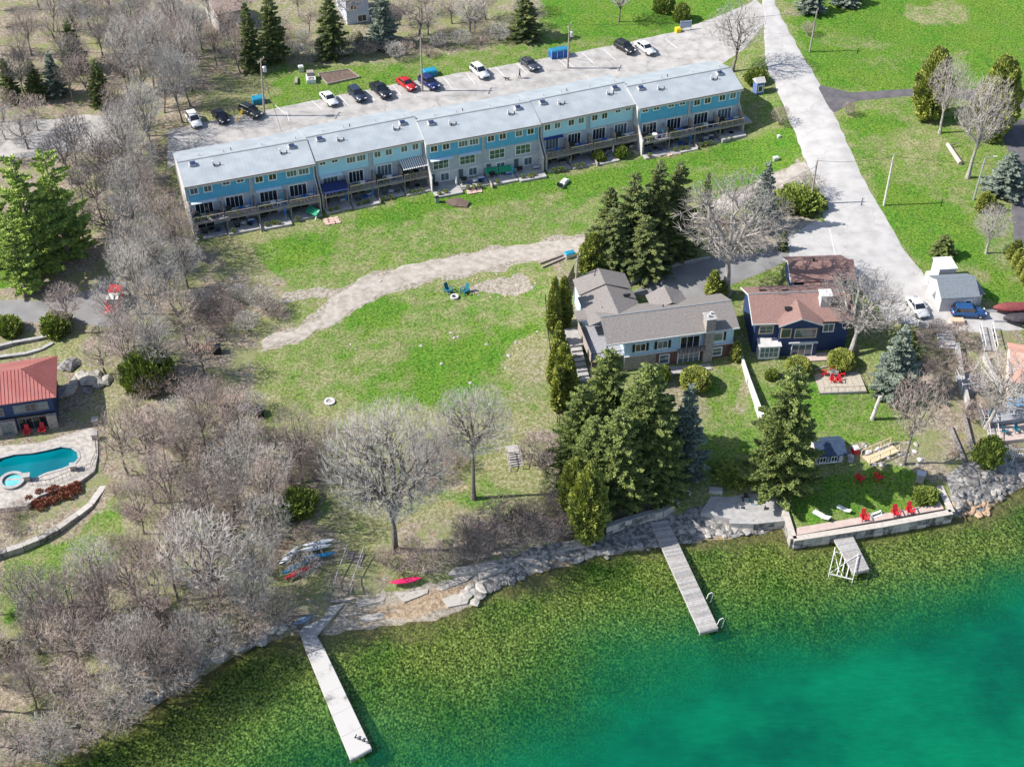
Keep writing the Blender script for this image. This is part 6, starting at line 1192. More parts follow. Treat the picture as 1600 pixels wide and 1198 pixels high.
rocks('grey rock on the shore between the middle dock and patio', 'grey shore rocks right of the middle dock', along([(1050,845),(1090,832),(1140,828),(1190,822)], 44, 10), .3, .9, [stone, stone_d], .4)
rocks('boulder piled on the rocky shore at the right', 'boulders on the right-hand shore', [(rg.uniform(1478,1600), 0) for i in range(0)]+[(x+rg.gauss(0,7), y+rg.gauss(0,7)) for x, y in [(1488,785),(1500,775),(1515,790),(1525,770),(1540,760),(1555,765),(1570,750),(1585,745),(1505,760),(1530,785),(1545,778),(1560,755),(1510,748),(1525,752),(1575,762),(1590,738),(1495,770),(1540,742),(1555,740),(1520,765),(1535,770),(1550,752),(1500,790),(1512,780)]*2], .3, .85, [stone_d, stone, stone_d])
rocks('rusty orange stone at the water edge of the rocky shore', 'orange stones at the water edge', [(1490+rg.uniform(0,60), 796+rg.uniform(-10,8)) for i in range(26)], .3, .8, [rust_rock])
rocks('large flat stone at the end of the ledge', 'flat stones beside the orange beach', [(738,925),(748,932),(742,940),(733,918),(752,920),(728,928)], .6, 1.1, [stone], .35)
rocks('mossy boulder on the left wooded shore', 'boulders along the left shore', along([(230,1095),(300,1050),(360,1015),(420,990),(465,975)], 40, 8), .4, 1.1, [stone, stone_d], .45)
rocks('pale stone in the bed beside the yellow steps', 'stones beside the yellow steps', [(rg.uniform(1325,1440), rg.uniform(690,728)) for i in range(28)], .25, .6, [stone, mat('white_stone', (.6,.57,.55), (.45,.43,.42), 2, .95)])
rocks('pale boulder on the bed behind the red-roofed house', 'boulders behind the red-roofed house', [(115,600),(128,588),(140,592),(152,586),(105,612),(135,610),(98,575),(110,570),(155,600),(165,595)], .8, 1.8, [stone, stone_d])
rocks('stone edging the gravel circle on the field', 'stones around the gravel circle', ell(783,446,54,18,30,-.06), .14, .3, [stone, rust_rock], .5)
rocks('small pale stone half buried in the field', 'stones in the field', [(722,430),(705,520),(658,540),(760,538),(806,535),(795,555),(735,598),(595,440),(690,568),(840,518),(556,545),(548,538),(710,528),(716,526),(790,575)], .2, .45, [stone], .35)
# limestone ledges stepping along the beach
def ledge(px, z0, z1, label):
    P = [atz(a, b, z1) for a, b in px]; c = P[0]; R2 = [(q.x-c.x, q.y-c.y) for q in P]; area = sum(R2[i][0]*R2[(i+1) % len(R2)][1]-R2[(i+1) % len(R2)][0]*R2[i][1] for i in range(len(R2)))
    if area < 0: R2 = R2[::-1]
    o = MB().prism(R2, z0, z1).build('rock_ledge', stone); o.location = (c.x, c.y, 0); tag(o, label, 'rock ledge', 'limestone ledges by the beach')
ledge([(604,915),(632,940),(668,926),(672,908),(640,902)], -.2, .62, 'flat limestone ledge under the red kayak'); ledge([(672,904),(674,918),(690,922),(730,906),(740,898),(700,898)], -.2, .5, 'limestone ledge right of the kayak ledge'); ledge([(555,935),(560,948),(600,938),(606,925),(585,924)], -.2, .5, 'limestone ledge by the end of the grey walkway'); ledge([(745,893),(750,903),(790,890),(830,868),(815,862),(770,882)], -.2, .8, 'long limestone ledge below the shore bushes'); ledge([(690,888),(700,898),(745,893),(790,880),(780,872),(730,884)], .1, 1.0, 'upper limestone ledge behind the kayak ledge'); ledge([(820,868),(835,874),(885,858),(930,848),(925,838),(880,846)], -.1, .8, 'limestone ledge left of the large yellow cedar')
ledge([(600,945),(612,955),(650,950),(662,940),(635,936)], -.3, .32, 'low wet limestone ledge in the middle of the beach'); ledge([(690,935),(700,948),(730,942),(735,930),(712,927)], -.3, .36, 'low limestone ledge at the right of the beach'); ledge([(560,962),(570,972),(600,966),(598,956)], -.3, .28, 'small low ledge at the left of the beach'); ledge([(505,925),(512,940),(548,938),(560,930),(540,918)], 0, .7, 'limestone ledge at the foot of the dark steps')
# ------------------------------------------------------------------ small things
def boxy(name, label, cat, px, size, m_, rz=0.0, lid=None, parts=(), pos=None):
    o = thing(name, label, cat, pos if pos is not None else at(*px), rz); sx, sy, sz = size; MB().box(-sx/2, sx/2, -sy/2, sy/2, -.1, sz).build('body', m_, o)
    if lid: MB().loft([[(-sx/2-.05, -sy/2-.05, sz+.003), (sx/2+.05, -sy/2-.05, sz+.003), (sx/2+.05, sy/2+.05, sz+.003), (-sx/2-.05, sy/2+.05, sz+.003)], [(-sx/2+.12, -sy/2+.12, sz+.18), (sx/2-.12, -sy/2+.12, sz+.18), (sx/2-.12, sy/2-.12, sz+.18), (-sx/2+.12, sy/2-.12, sz+.18)]]).build('lid', lid, o)
    return o
o = boxy('waste_bin', 'large blue waste bin at the edge of the parking lot', 'bin', (873,88), (3.4,1.5,1.35), bluep, heading((858,89),(888,84)), mat('teal_lid', (.03,.2,.32), (.02,.16,.26), 3, .5))
for x in (-1.7,-.6,.6,1.7): MB().box(x-.04,x+.04,-.80,-.755,0,1.35).build('rib', white, o)
boxy('tarp_covered_boat', 'teal tarp covered heap behind the blue cars', 'covered boat', (672,117), (2.3,1.5,.9), tarp_b, .4, tarp_b); boxy('tarp_covered_boat', 'teal and orange covered trailer beside the transformer pole', 'covered trailer', (404,160), (2.1,1.5,.9), tarp_b, .4, tarp_b)
o = thing('yellow_ladder', 'yellow stepladder frame standing left of the dark green car', 'ladder', at(377,187), .3)
for y in (-.4,.4): MB().beam((-.6,y,0),(.5,y,1.9),.1,.1).build('rail', mat('yellow_paint', (.8,.55,.02), (.7,.45,.02)), o)
for k in range(4): t = .2+k*.2; MB().beam((-.6+1.1*t,-.4,1.9*t),(-.6+1.1*t,.4,1.9*t),.06,.06).build('rung', MATS['yellow_paint'], o)
P = [at(*q) for q in [(497,117),(545,110),(562,122),(512,133)]]; gb = thing('garden_bed', 'rectangular raised garden bed of bare soil above the lot', 'garden bed', P[0]); Q = [p-P[0] for p in P]
MB().slab([q+Vector((0,0,.18)) for q in Q[::-1]], .4).build('soil', dirtm, gb)
for a, b in zip(Q, Q[1:]+Q[:1]): MB().beam(a+Vector((0,0,.15)), b+Vector((0,0,.15)), .15, .32).build('edge_board', woodp, gb)
o = boxy('climbing_frame', 'small grey play frame left of the garden bed', 'play frame', (486,126), (1.6,2.4,.7), white, .2); MB().box(-.6,.6,.2,1.3,.705,1.4).build('tower', woodp, o); MB().box(-.5,.5,-1.1,-.2,.71,.76).build('platform', stone_d, o)
boxy('storage_box', 'small grey cabinet beside the play frame', 'cabinet', (471,112), (.9,.7,1.0), steel, .2, white); boxy('storage_box', 'low wooden frame box left of the play frame', 'box', (463,128), (.5,2.2,.4), woodp, .1)
o = thing('notice_board', 'grey notice board with yellow bin at the lot entrance', 'sign', at(1071,48), .2); MB().box(-1.1,1.1,-.06,.06,.6,1.9).build('board', mat('grey_sign', (.35,.4,.5), (.3,.35,.45)), o)
for x in (-1,1): MB().box(x-.06,x+.06,-.05,.05,-.2,2.0).build('post', white, o)
o = boxy('yellow_bin', 'yellow grit bin beside the notice board', 'bin', (1059,50), (.9,.9,.7), mat('yellow_paint', (.8,.55,.02)), .3, MATS['yellow_paint'])
boxy('utility_box', 'blue-topped utility box beside the gravel track', 'utility box', (890,402), (1.5,1.0,.8), steel, .4, tarp_b)
for k in range(2):
    a, b = at(843+4*k,413+6*k), at(886,397+5*k); o = MB().beam((0,0,.15), (b-a)+Vector((0,0,.15)), .3, .3).build('timber_beam', woodp); o.location = a; tag(o, ('upper' if k == 0 else 'lower')+' long timber beam lying beside the gravel track', 'timber')
o = thing('fire_ring', 'white round fire ring between the teal chairs', 'fire pit', at(710,465)); MB().lathe((0,0,0), [(.62,0),(.62,.3),(.36,.3),(.34,.06)], 16).build('ring', off, o); MB().lathe((0,0,0), [(.34,.05),(.3,.1)], 12).build('ash', black, o)
o = thing('fire_ring', 'round white stone ring at the lower edge of the field', 'fire pit', at(515,628)); MB().lathe((0,0,0), [(.75,0),(.75,.2),(.45,.22),(.4,.06)], 12).build('ring', off, o); MB().lathe((0,0,0), [(.4,.05),(.35,.1)], 12).build('ash', stone, o)
def pallet(px, rz, lb, nst=1, z=0):
    o = thing('wooden_pallet', lb, 'pallet', at(*px), rz, 'wooden pallets by the field')
    for k in range(7): MB().box(-1.0+k*.3,-.82+k*.3,-.9,.9,.55,.62).build('slat', mat('orange_wood', (.66,.42,.26), (.52,.32,.2), 4), o)
    for y in (-.85,0,.85): MB().box(-1,1,y-.06,y+.06,.0,.545).build('bearer', woodp, o)
pallet((310,548), .1, 'stack of orange pallets at the wood edge, left one'); pallet((326,547), .1, 'stack of orange pallets nearest the black box')
boxy('black_box', 'black composter next to the orange pallets', 'composter', (340,551), (1.0,1.0,1.1), black, .2, black)
o = boxy('lumber_stack', 'stack of orange boards under the trees left of the field', 'lumber stack', (361,628), (3.2,1.5,.5), MATS['orange_wood'], .15)
for k in range(9): MB().box(-1.7+k*.38,-1.4+k*.38,-.9,.9,.505,.56+.03*(k % 3)).build('plank', MATS['orange_wood'] if k % 2 else rust_rock, o)
boxy('white_crate', 'pale covered crate beside the stack of orange boards', 'crate', (382,642), (2.0,1.3,.7), concrete, .3, white); boxy('dark_cart', 'dark cart at the field edge beside the pale crate', 'cart', (404,648), (1.2,1.2,.9), black, .4, glass)
o = thing('log', 'pale fallen log on the right lawn', 'log', at(1494,258), 0); A, B = at(1480,228), at(1500,258); c = at(1494,258); MB().tube(A-c+Vector((0,0,.3)), B-c+Vector((0,0,.3)), .32, .38, 8).build('trunk', mat('bare_log', (.60,.5,.42), (.45,.37,.3), 3), o); MB().tube(A-c+Vector((.2,-.6,.4)), A-c+Vector((1.5,-.2,.7)), .14, .1, 6).build('limb', bark, o)
o = thing('tree_stump', 'tall birch stump standing on the navy house lawn', 'stump', at(1362,655)); MB().tube((0,0,-.3),(.5,.1,3.9),.28,.22,9).build('stem', mat('birch_bark', (.6,.56,.52), (.25,.22,.2), 4, .9, lo=.4, hi=.5), o)
# white railing, red tarps and boats at the far right
wr = thing('white_railing', 'white railing with posts at the edge of the paved forecourt', 'railing', at(1405,505))
b0 = at(1405,505)
for k, q in enumerate([(1405,505),(1436,510),(1452,512),(1483,513)]):
    p = at(*q)-b0; MB().box(p.x-.25,p.x+.25,p.y-.25,p.y+.25,p.z-.4,p.z+1.0).build('post', renderw, wr)
a, b = at(1452,512)-b0, at(1483,513)-b0
for z in (.3,.55,.8): MB().beam(a+Vector((0,0,z)), b+Vector((0,0,z)), .07, .08).build('rail', white, wr)
a = at(1405,505)-b0; b = at(1436,510)-b0; MB().beam(a+Vector((0,0,.5)), b+Vector((0,0,.5)), .12, .12).build('rail', white, wr)
def covered_boat(px, rz, lb, L_, m_):
    o = thing('covered_boat', lb, 'boat', at(*px), rz); R_ = []
    for i in range(9):
        t = i/8*2-1; k = max(.1, 1-abs(max(t,0))**2.4-.2*abs(min(t,0))**3); R_.append([(t*L_/2,-1.0*k,.75),(t*L_/2,1.0*k,.75),(t*L_/2,.9*k,1.15),(t*L_/2,0,1.15+.5*k),(t*L_/2,-.9*k,1.15)])
    MB().loft(R_).build('cover', m_, o, True); MB().beam((-L_/2,0,.5),(L_/2+1.2,0,.45),.12,.12).build('trailer_frame', steel, o)
    for s_ in (-.95,.95): w_ = link('wheel', wheel_t, o, (-.4, s_, .33)); link('rim', wheel_r, w_)
covered_boat((1578,488), 3.2, 'boat on a trailer under a maroon cover', 5.2, mat('maroon_cover', (.24,.06,.06), (.17,.045,.045), 2, .8)); covered_boat((1590,505), 3.15, 'dark boat trailer in front of the maroon covered boat', 4.4, mat('dark_cover', (.07,.06,.07), (.04,.035,.04), 3, .7))
o = boxy('hand_cart', 'small tan trailer behind the blue car', 'trailer', (1494,505), (1.9,1.0,.65), mat('tan_box', (.66,.46,.32), (.55,.38,.26)), .0)
for s_ in (-.55,.55): w_ = link('wheel', wheel_t, o, (0, s_, .3)); link('rim', wheel_r, w_)
clay = mat('orange_clay_roof', (.62,.33,.25), (.5,.26,.2), .6, .8); r, ang, L_ = frame_from((1576,590),(1640,600), 7.0, 3.2)
hs = thing('terracotta_house', 'house with faded orange roof cut off at the right edge', 'house', r, ang); Lr = 9
MB().slab([(0,0,3.2),(Lr,0,3.2),(Lr,4.4,4.9),(0,4.4,4.9)], .14).build('roof_slope', clay, hs); MB().slab([(0,4.42,4.9),(Lr,4.42,4.9),(Lr,8.6,3.2),(0,8.6,3.2)], .14).build('roof_slope', clay, hs)
MB().loft([[(x,y,z) for y,z in ((.4,-1.5),(.4,3.05),(4.4,4.65),(8.2,3.05),(8.2,-1.5))] for x in (.35,Lr-.3)]).build('wall', mat('cream_wall', (.7,.6,.5), (.6,.5,.42)), hs); MB().slab([(-.12,-.02,3.22),(-.003,-.02,3.22),(-.003,4.42,4.95),(-.12,4.42,4.95)], .24).build('barge_board', white, hs)
window(hs, (1.5,.37,1.2), 1.4, 1.2, gl=glass2); window(hs, (4.2,.37,.1), 1.8, 1.9, gl=glass2, name='sliding_door')
MB().box(.2,8.8,-2.6,.38,-.3,-.05).build('deck_floor', deckw, hs)
q = MB(); [q.box(x,x+.06,-2.6,-2.54,-.05,.9) for x in np.linspace(.2,8.7,14)]; q.box(.2,8.8,-2.62,-2.5,.9,.97); tag(q.build('railing', white, hs), kind='stuff')
for k, (c4, zt_, lb, m_) in enumerate([([(1492,588),(1532,584),(1545,612),(1500,618)], .5, 'upper weathered terrace deck beside the terracotta house', deckw), ([(1528,640),(1600,632),(1600,660),(1535,668)], .45, 'lower grey terrace deck under the light blue awning', deckw), ([(1555,668),(1600,662),(1600,690),(1562,694)], .3, 'pinkish paved terrace above the white bench frames', wpm)]):
    P = [at(*q) for q in c4]; zt2 = max(q.z for q in P)+zt_*.5; c0 = P[0]; o = thing('terrace_deck', lb, 'deck', (c0.x, c0.y, zt2), 0, 'terraces on the right slope'); Q = [(q.x-c0.x, q.y-c0.y) for q in P]; area = sum(Q[i][0]*Q[(i+1) % 4][1]-Q[(i+1) % 4][0]*Q[i][1] for i in range(4))
    if area < 0: Q = Q[::-1]
    MB().prism(Q, -1.2, 0).build('floor', m_, o)
    for i in range(4):
        a, b = Vector((*Q[i], 0)), Vector((*Q[(i+1) % 4], 0))
        if k < 2 and i in (0, 1, 3): MB().beam(a+Vector((0,0,.9)), b+Vector((0,0,.9)), .07, .07).build('railing', white, o)
        MB().tube(a, a+Vector((0,0,.93)), .05, n=5).build('post', white, o)
for k, (a, b, lb) in enumerate([((1503,603),(1512,640),'short pale wall beside the upper terrace deck'), ((1536,560),(1562,618),'long pale diagonal wall left of the terracotta house'), ((1494,545),(1503,600),'pale stair wall below the white stone steps')]):
    A, B = at(*a), at(*b); o = thing('garden_wall', lb, 'wall', A); MB().beam(Vector((0,0,.3)), (B-A)+Vector((0,0,.3)), .35, 1.4).build('wall_body', renderw, o); MB().beam(Vector((0,0,1.04)), (B-A)+Vector((0,0,1.04)), .45, .08).build('cap', concrete, o)
rg2 = random.Random(8)
for k, q in enumerate([(1515,600),(1524,592),(1552,650),(1580,648),(1570,676),(1588,674),(1540,655)]):
    p = at(*q, .5); m_ = rg2.choice([adk_wht, adk_blk, adk_teal]); chair(m_, None, ('white' if m_ is adk_wht else 'black' if m_ is adk_blk else 'teal')+' chair on the right-hand terraces '+where(p), rg2.uniform(0,6), 'chairs on the right-hand terraces', 0, p, 1.0)
p = at(1582,643); o = thing('blue_canopy', 'light blue awning strip at the right edge above the rocks', 'awning', p, .05); MB().slab([(-1,-.5,1.4),(5,-.5,1.4),(5,.6,2.0),(-1,.6,2.0)], .06).build('cloth', mat('sky_blue_cloth', (.2,.45,.7), (.16,.38,.6), 2), o)
for x in (-.9,2,4.9): MB().tube((x,-.4,-.5),(x,-.4,1.35),.05).build('post', white, o)
for k, (x, y) in enumerate([(1568,712),(1592,715)]):
    o = thing('white_bench', ('left' if k == 0 else 'right')+' white slatted bench frame by the rocks at the right edge', 'bench', at(x,y), .1)
    for i in range(6): MB().box(-.9+i*.3,-.78+i*.3,-.4,.4,.55,.6).build('slat', white, o)
    for sx in (-.95,.95): MB().box(sx-.05,sx+.05,-.45,-.35,-.4,.54).build('leg', white, o); MB().box(sx-.05,sx+.05,.35,.45,-.4,1.3).build('leg', white, o)
    MB().box(-.95,.95,.36,.44,1.1,1.2).build('back_rail', white, o)
for k, (a, b, lb) in enumerate([((1483,668),(1506,722),'left weathered beam of the old slipway on the right'),((1504,645),(1525,730),'right dark beam of the old slipway on the right')]):
    A, B = at(*a), at(*b); o = MB().beam((0,0,.25),(B-A)+Vector((0,0,.25)),.45,.4).build('slipway_beam', mat('old_timber', (.3,.27,.25), (.15,.13,.12), 3)); o.location = A; tag(o, lb, 'beam')
for k, (a, b, lb) in enumerate([((1470,765),(1487,806),'left iron rail running down the rocks into the water'),((1488,770),(1510,815),'right iron rail running down the rocks into the water')]):
    A, B = at(*a), atz(b[0], b[1], -.1); o = MB().beam((0,0,.2),(B-A)+Vector((0,0,.1)),.12,.14).build('launch_rail', mat('rusty_iron', (.12,.08,.06), (.08,.05,.04), 4)); o.location = A; tag(o, lb, 'rail')
o = boxy('storage_locker', 'grey locker standing at the corner of the seawall lawn', 'locker', (1437,751), (1.0,.8,1.3), concrete, -.4, None); MB().box(-.55,.55,-.45,.45,1.305,1.37).build('lid', steel, o)
o = thing('life_ring', 'white life ring on the rocks above the patio', 'life ring', at(1074,770,.3), 0); 
R_ = [[(math.cos(t)*(.38+.09*math.cos(u)), math.sin(t)*(.38+.09*math.cos(u)), .09*math.sin(u)) for u in [i*math.pi/3 for i in range(6)]] for t in [k*2*math.pi/14 for k in range(15)]]; MB().loft(R_, cap=False).build('ring', white, o)
for k, (x, y, m_, lb) in enumerate([(1165,785,black,'black chair on the shaded waterfront patio, back left'),(1178,790,black,'chair with teal seat on the waterfront patio, right'),(1160,796,black,'black chair at the front of the waterfront patio'),(1187,800,black,'black chair at the right front of the waterfront patio')]): chair(adk_teal if k == 1 else adk_blk, (x,y), lb, k*1.5, 'dark chairs on the waterfront patio', .1, None, 1.1)
boxy('red_cooler', 'small red cooler among the dark patio chairs', 'cooler', (1170,784), (.5,.35,.4), redp, .3, white); boxy('stone_bench', 'grey stone bench above the waterfront patio', 'bench', (1118,768), (1.7,.7,.5), concrete, -.1)
o = boxy('dog_kennel', 'small red and white box by the stones beside the boathouse', 'box', (1336,706), (.8,.8,.8), redp, .3, white)
# thin fence of the bungalow boundary
A = [at(*q) for q in [(852,470),(856,520),(862,570),(868,620),(872,680),(880,730)]]; fo = thing('boundary_fence', 'thin dark fence along the field below the pointed cedars', 'fence', A[0])
for a, b in zip(A, A[1:]):
    a, b = a-A[0], b-A[0]; n = int((b-a).length/2.2)
    for z in (.35,.75,1.15): MB().beam(a+Vector((0,0,z)), b+Vector((0,0,z)), .05, .07).build('rail', black, fo)
    for i in range(n): p = a.lerp(b, i/n); MB().box(p.x-.06,p.x+.06,p.y-.06,p.y+.06,p.z-.3,p.z+1.25).build('post', woodp, fo)
o = thing('wooden_fence', 'short plank fence behind the bungalow garage', 'fence', at(880,462)); b0 = at(880,462); a, b = Vector((0,0,0)), at(896,428)-b0
for k in range(12): p = a.lerp(b, k/11); MB().obox(p+Vector((0,0,.8)), (.05,.42,1.9), rz=math.atan2(b.y,b.x)-math.pi/2).build('board', woodp, fo if False else o)
o = thing('planting_bed', 'round kerbed bed with bright cedars on the bungalow driveway', 'planting bed', at(1121,455)); MB().lathe((0,0,0), [(2.0,-.2),(2.0,.12),(1.8,.12),(1.75,.08)], 24).build('kerb', concrete, o); MB().lathe((0,0,0), [(1.75,0),(1.7,.09)], 24).build('soil', mat('red_mulch', (.36,.18,.12), (.25,.12,.08), 4, 1), o)
# ------------------------------------------------------------------ person and dog
skin = mat('skin', (.5,.34,.26)); cloth = mat('black_clothes', (.02,.02,.03), (.015,.015,.02), 4)
def skinned(name, V, E, R_, m_, parent):
    me = bpy.data.meshes.new(name); me.from_pydata(V, E, []); o = link(name, me, parent); md = o.modifiers.new('skin', 'SKIN'); sv = me.skin_vertices[0].data
    for i, r_ in enumerate(R_): sv[i].radius = (r_, r_)
    sv[0].use_root = True; s2 = o.modifiers.new('sub', 'SUBSURF'); s2.levels = s2.render_levels = 1; me.materials.append(m_); return o
p = at(812,123); pr = thing('person', 'person in dark clothes walking a dog across the parking lot', 'person', p, math.pi)
skinned('body', [(0,0,.95),(0,0,1.2),(0,0,1.45),(0,0,1.56),(.02,0,1.68),(0,.2,1.42),(.08,.27,1.14),(.25,.24,.95),(0,-.2,1.42),(-.05,-.27,1.14),(.05,-.26,.9),(0,.1,.9),(.16,.11,.5),(.1,.11,.07),(.25,.11,.04),(0,-.1,.9),(-.1,-.11,.5),(-.28,-.11,.1),(-.15,-.11,.04)],
        [(0,1),(1,2),(2,3),(3,4),(2,5),(5,6),(6,7),(2,8),(8,9),(9,10),(0,11),(11,12),(12,13),(13,14),(0,15),(15,16),(16,17),(17,18)],
        [.15,.15,.16,.06,.10,.07,.05,.035,.07,.05,.035,.10,.075,.05,.04,.10,.075,.05,.04], cloth, pr)
MB().lathe((.03,0,1.60), [(.06,0),(.10,.06),(.11,.14),(.08,.21),(.02,.24)], 12).build('head', skin, pr, True); MB().lathe((.0,0,1.68), [(.118,0),(.122,.08),(.09,.16),(.02,.19)], 12).build('hair', mat('dark_hair', (.03,.02,.015)), pr, True)
p = at(792,126); dg = thing('dog', 'small dark dog walking ahead of the person in the lot', 'dog', p, math.pi)
skinned('body', [(-.3,0,.42),(0,0,.42),(.28,0,.46),(.42,0,.6),(.56,0,.62),(.68,0,.58),(-.42,0,.5),(-.55,0,.62),(-.3,.1,.36),(-.28,.1,.2),(-.36,.1,.18),(-.32,.1,.03),(-.3,-.1,.36),(-.2,-.1,.22),(-.3,-.1,.18),(-.22,-.1,.03),(.26,.09,.34),(.28,.09,.18),(.34,.09,.03),(.26,-.09,.34),(.22,-.09,.18),(.18,-.09,.03)],
        [(0,1),(1,2),(2,3),(3,4),(4,5),(0,6),(6,7),(0,8),(8,9),(9,10),(10,11),(0,12),(12,13),(13,14),(14,15),(2,16),(16,17),(17,18),(2,19),(19,20),(20,21)],
        [.12,.12,.14,.09,.09,.05,.05,.025,.07,.05,.035,.035,.07,.05,.035,.035,.06,.04,.035,.06,.04,.035], cloth, dg)
for s_ in (-.07,.07): MB().tube((.5,s_,.66),(.48,s_*1.5,.78),.035,.01,5).build('ear', cloth, dg)
# ------------------------------------------------------------------ things on the townhouse decks and patios
def bbq(pos, rz, label, group):
    o = thing('barbecue', label, 'barbecue', pos, rz, group); MB().box(-.45,.45,-.28,.28,.75,.95).build('firebox', black, o); MB().loft([[(x,-.28,.955),(x,-.2,1.2),(x,.1,1.28),(x,.28,.955)] for x in (-.45,.45)]).build('lid', black, o)
    for x in (-.38,.38): MB().box(x-.03,x+.03,-.22,.22,0,.745).build('leg', steel, o)
    MB().box(-.85,-.455,-.25,.25,.86,.9).build('side_shelf', steel, o)
def table(pos, label, group, m_=None, r_=.5):
    o = thing('patio_table', label, 'table', pos, 0, group); MB().lathe((0,0,0), [(r_,.7),(r_,.74)], 14).build('table_top', m_ or white, o); MB().tube((0,0,0),(0,0,.7),.04).build('table_leg', black, o)
def umb(pos, label, group, m_):
    o = thing('folded_parasol', label, 'parasol', pos, 0, group); MB().tube((0,0,0),(0,0,2.3),.03).build('pole', white, o); MB().lathe((0,0,1.0), [(.16,0),(.2,.3),(.1,1.0),(.03,1.35)], 8).build('canopy', m_, o)
def pot(pos, label, group, k):
    o = thing('plant_pot', label, 'plant pot', pos, 0, group); MB().lathe((0,0,0), [(.16,0),(.24,.36),(.2,.36)], 8).build('pot', rust_rock if k % 2 else stone_d, o); plm = bpy.data.meshes.get('pot_plant') or lump_mesh(199, (.28,.28,.26), .5, 160, .14, .2, 2, .4, .6).mesh('pot_plant', f_juni); link('plant', plm, o)
UN = ['leftmost unit', 'second unit', 'third unit', 'rightmost unit']; BN = ['left end block', 'second block from left', 'middle block', 'second block from right', 'right end block']; rg = random.Random(31)
for bi, (root, Lb) in enumerate(townhouses):
    W = Lb/4
    for u in range(4):
        where = UN[u]+' of '+BN[bi]
        for lev, zz, ylo, yhi in ((1, 2.53, -1.4, -.1), (0, .18, -2.2, -.3)):
            if bi == 2 and lev == 1: continue
            pl = 'the deck' if lev else 'the patio'
            k = rg.randrange(5); X0 = u*W
            if rg.random() < .7: boxy('deck_box', f'dark storage box on {pl}, {where}', 'storage box', None, (1.1,.5,.6), rg.choice([black, bluep, stone_d, woodp]), root.rotation_euler[2], rg.choice([black, steel]), pos=toworld(root, (X0+W*.80, yhi-.45, zz)))['group'] = 'storage boxes of the townhouses'
            if k in (0, 1, 3) : bbq(toworld(root, (X0+W*.12+.3, yhi-.5, zz)), root.rotation_euler[2], f'black barbecue on {pl}, {where}', 'barbecues of the townhouses')
            if k in (1, 2, 4) or lev:
                table(toworld(root, (X0+W*.55, (ylo+yhi)/2-.1, zz)), f'small table on {pl}, {where}', 'tables of the townhouses', rg.choice([white, bluep, black]), .45)
                for e in (-1, 1): chair(rg.choice([adk_blk, adk_blue, adk_wht, adk_blk]), None, f'{"left" if e < 0 else "right"} chair at the table on {pl}, {where}', e*1.4+math.pi, 'garden chairs of the townhouses', 0, toworld(root, (X0+W*.55+e*.95, (ylo+yhi)/2-.2, zz)), .85)
            if rg.random() < .35: umb(toworld(root, (X0+W*.85, ylo+.3, zz)), f'folded parasol on {pl}, {where}', 'folded parasols of the townhouses', rg.choice([bluep, off, tarp_b]))
            for j in range(rg.randrange(1, 4)): pot(toworld(root, (X0+W*(.2+.2*j)+rg.uniform(-.2, .2), ylo-(.4 if not lev else -.1)-rg.uniform(0, .3)*(1-lev), zz if lev or True else 0)), f'{["left", "middle", "right"][j]} potted plant on {pl}, {where}', 'potted plants of the townhouses', j)
grn = mat('green_canvas', (.03,.33,.16), (.02,.24,.12), 2, .7)
for k, (px, py, lb) in enumerate([(768,275,'left green hammock on the patio of the middle townhouse block'),(790,272,'right green hammock on the patio of the middle townhouse block'),(489,338,'green canvas swing on the patio between the two left townhouse blocks')]):
    o = thing('green_hammock', lb, 'hammock', at(px,py), .25 if k < 2 else -.6, 'green garden hammocks'); MB().slab([(-1.1,-.5,.75),(1.1,-.5,.75),(1.1,.6,1.25),(-1.1,.6,1.25)], .06).build('canopy', grn, o)
    for x in (-1,1): MB().beam((x,-.7,0),(x,.3,1.2),.06,.06).build('frame', steel, o); MB().beam((x,.7,0),(x,.3,1.2),.06,.06).build('frame', steel, o)
    MB().slab([(-.9,-.2,.42),(.9,-.2,.42),(.9,.35,.5),(-.9,.35,.5)], .06).build('seat', grn, o)
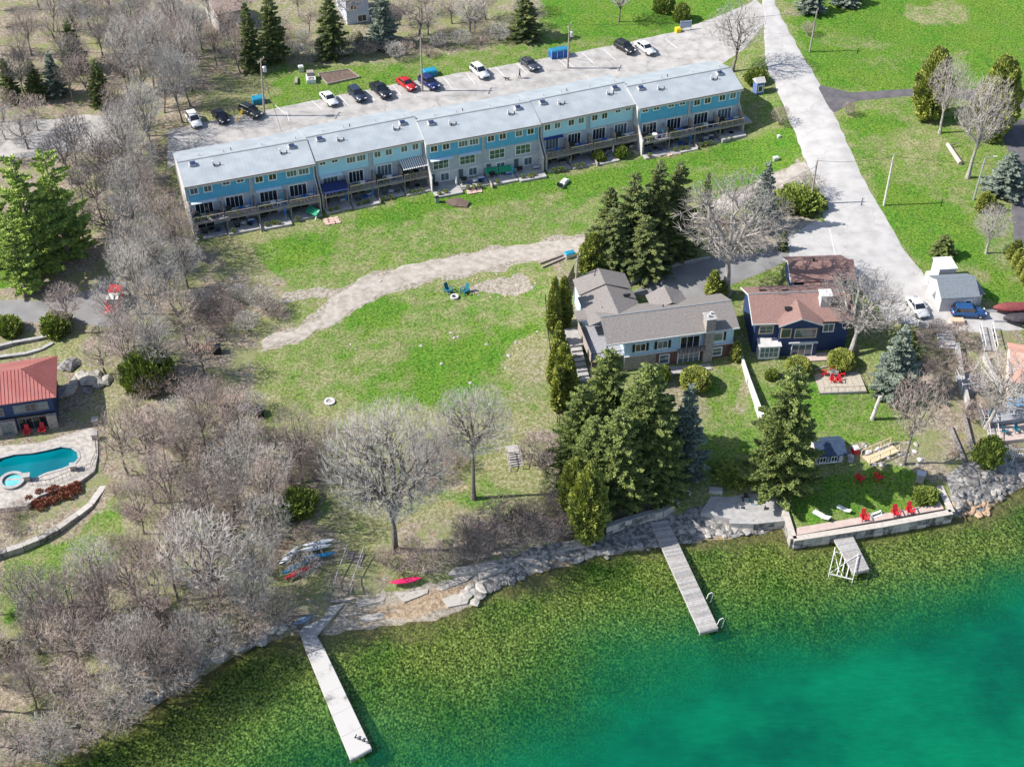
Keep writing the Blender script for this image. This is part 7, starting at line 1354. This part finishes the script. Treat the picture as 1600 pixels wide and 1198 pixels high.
o = thing('dark_blue_gazebo', 'dark blue gazebo roof on the deck left in the second townhouse block', 'gazebo', toworld(townhouses[1][0], (2.2,-1.2,0)), townhouses[1][0].rotation_euler[2]); MB().slab([(-1.9,-1.3,3.5),(1.9,-1.3,3.5),(1.9,.9,4.0),(-1.9,.9,4.0)], .08).build('roof', mat('navy_canvas', (.02,.035,.12), (.015,.028,.1)), o)
for x in (-1.8,1.8): MB().box(x-.06,x+.06,-1.3,-1.18,0,3.4).build('post', woodp, o)
o = boxy('grey_swing_seat', 'pale cushioned lounger with dark frame on the lawn in front of the terrace', 'garden seat', (880,288), (.9,2.4,.45), white, -.5); MB().box(-.4,.4,-.2,.9,.455,.6).build('cushion', off, o); MB().box(-.45,.45,-1.35,-1.0,.2,.8).build('arm', black, o)
boxy('utility_box', 'small grey utility box on the lawn near the road bend', 'utility box', (1212,251), (.9,.6,.6), steel, .3, white); boxy('utility_box', 'tiny white marker box on the lawn beside the terrace end', 'utility box', (1217,215), (.5,.4,.35), white, .3, white)
boxy('green_bin', 'grey-green bin on the lawn by the second townhouse block', 'bin', (683,316), (.6,.6,.9), mat('grey_green', (.3,.36,.3), (.25,.3,.25)), .2, black)
for k, (x, y) in enumerate([(716,317),(708,318),(724,314)]): pass
o = boxy('brush_pile', 'brown mound of soil and brush on the lawn below the terrace', 'soil mound', (716,318), (.2,.2,.05), dirtm, 0); MB().rock((0,0,.1), 2.2, 1.2, .6, rg).build('mound', dirtm, o)
for k, (x0, lb) in enumerate([((1019,243),'pinkish flagstone bed at the foot of the right-hand townhouse wall'),((1052,238),'pinkish flagstone bed below the deck of the rightmost townhouse block'),((742,297),'brushwood bed beside the middle townhouse patio'),((520,345),'terracotta paved square at the second townhouse block')]):
    o = thing('garden_patch', lb, 'garden bed', at(*x0), .3)
    for j in range(9): MB().obox((-1+(j % 3)*.85+rg.uniform(-.1,.1), -.7+(j//3)*.65, .05), (.75,.55,.12), rz=rg.uniform(-.3,.3)).build('flagstone', mat('pink_flagstone', (.62,.42,.36), (.48,.33,.28), 2, .9), o)
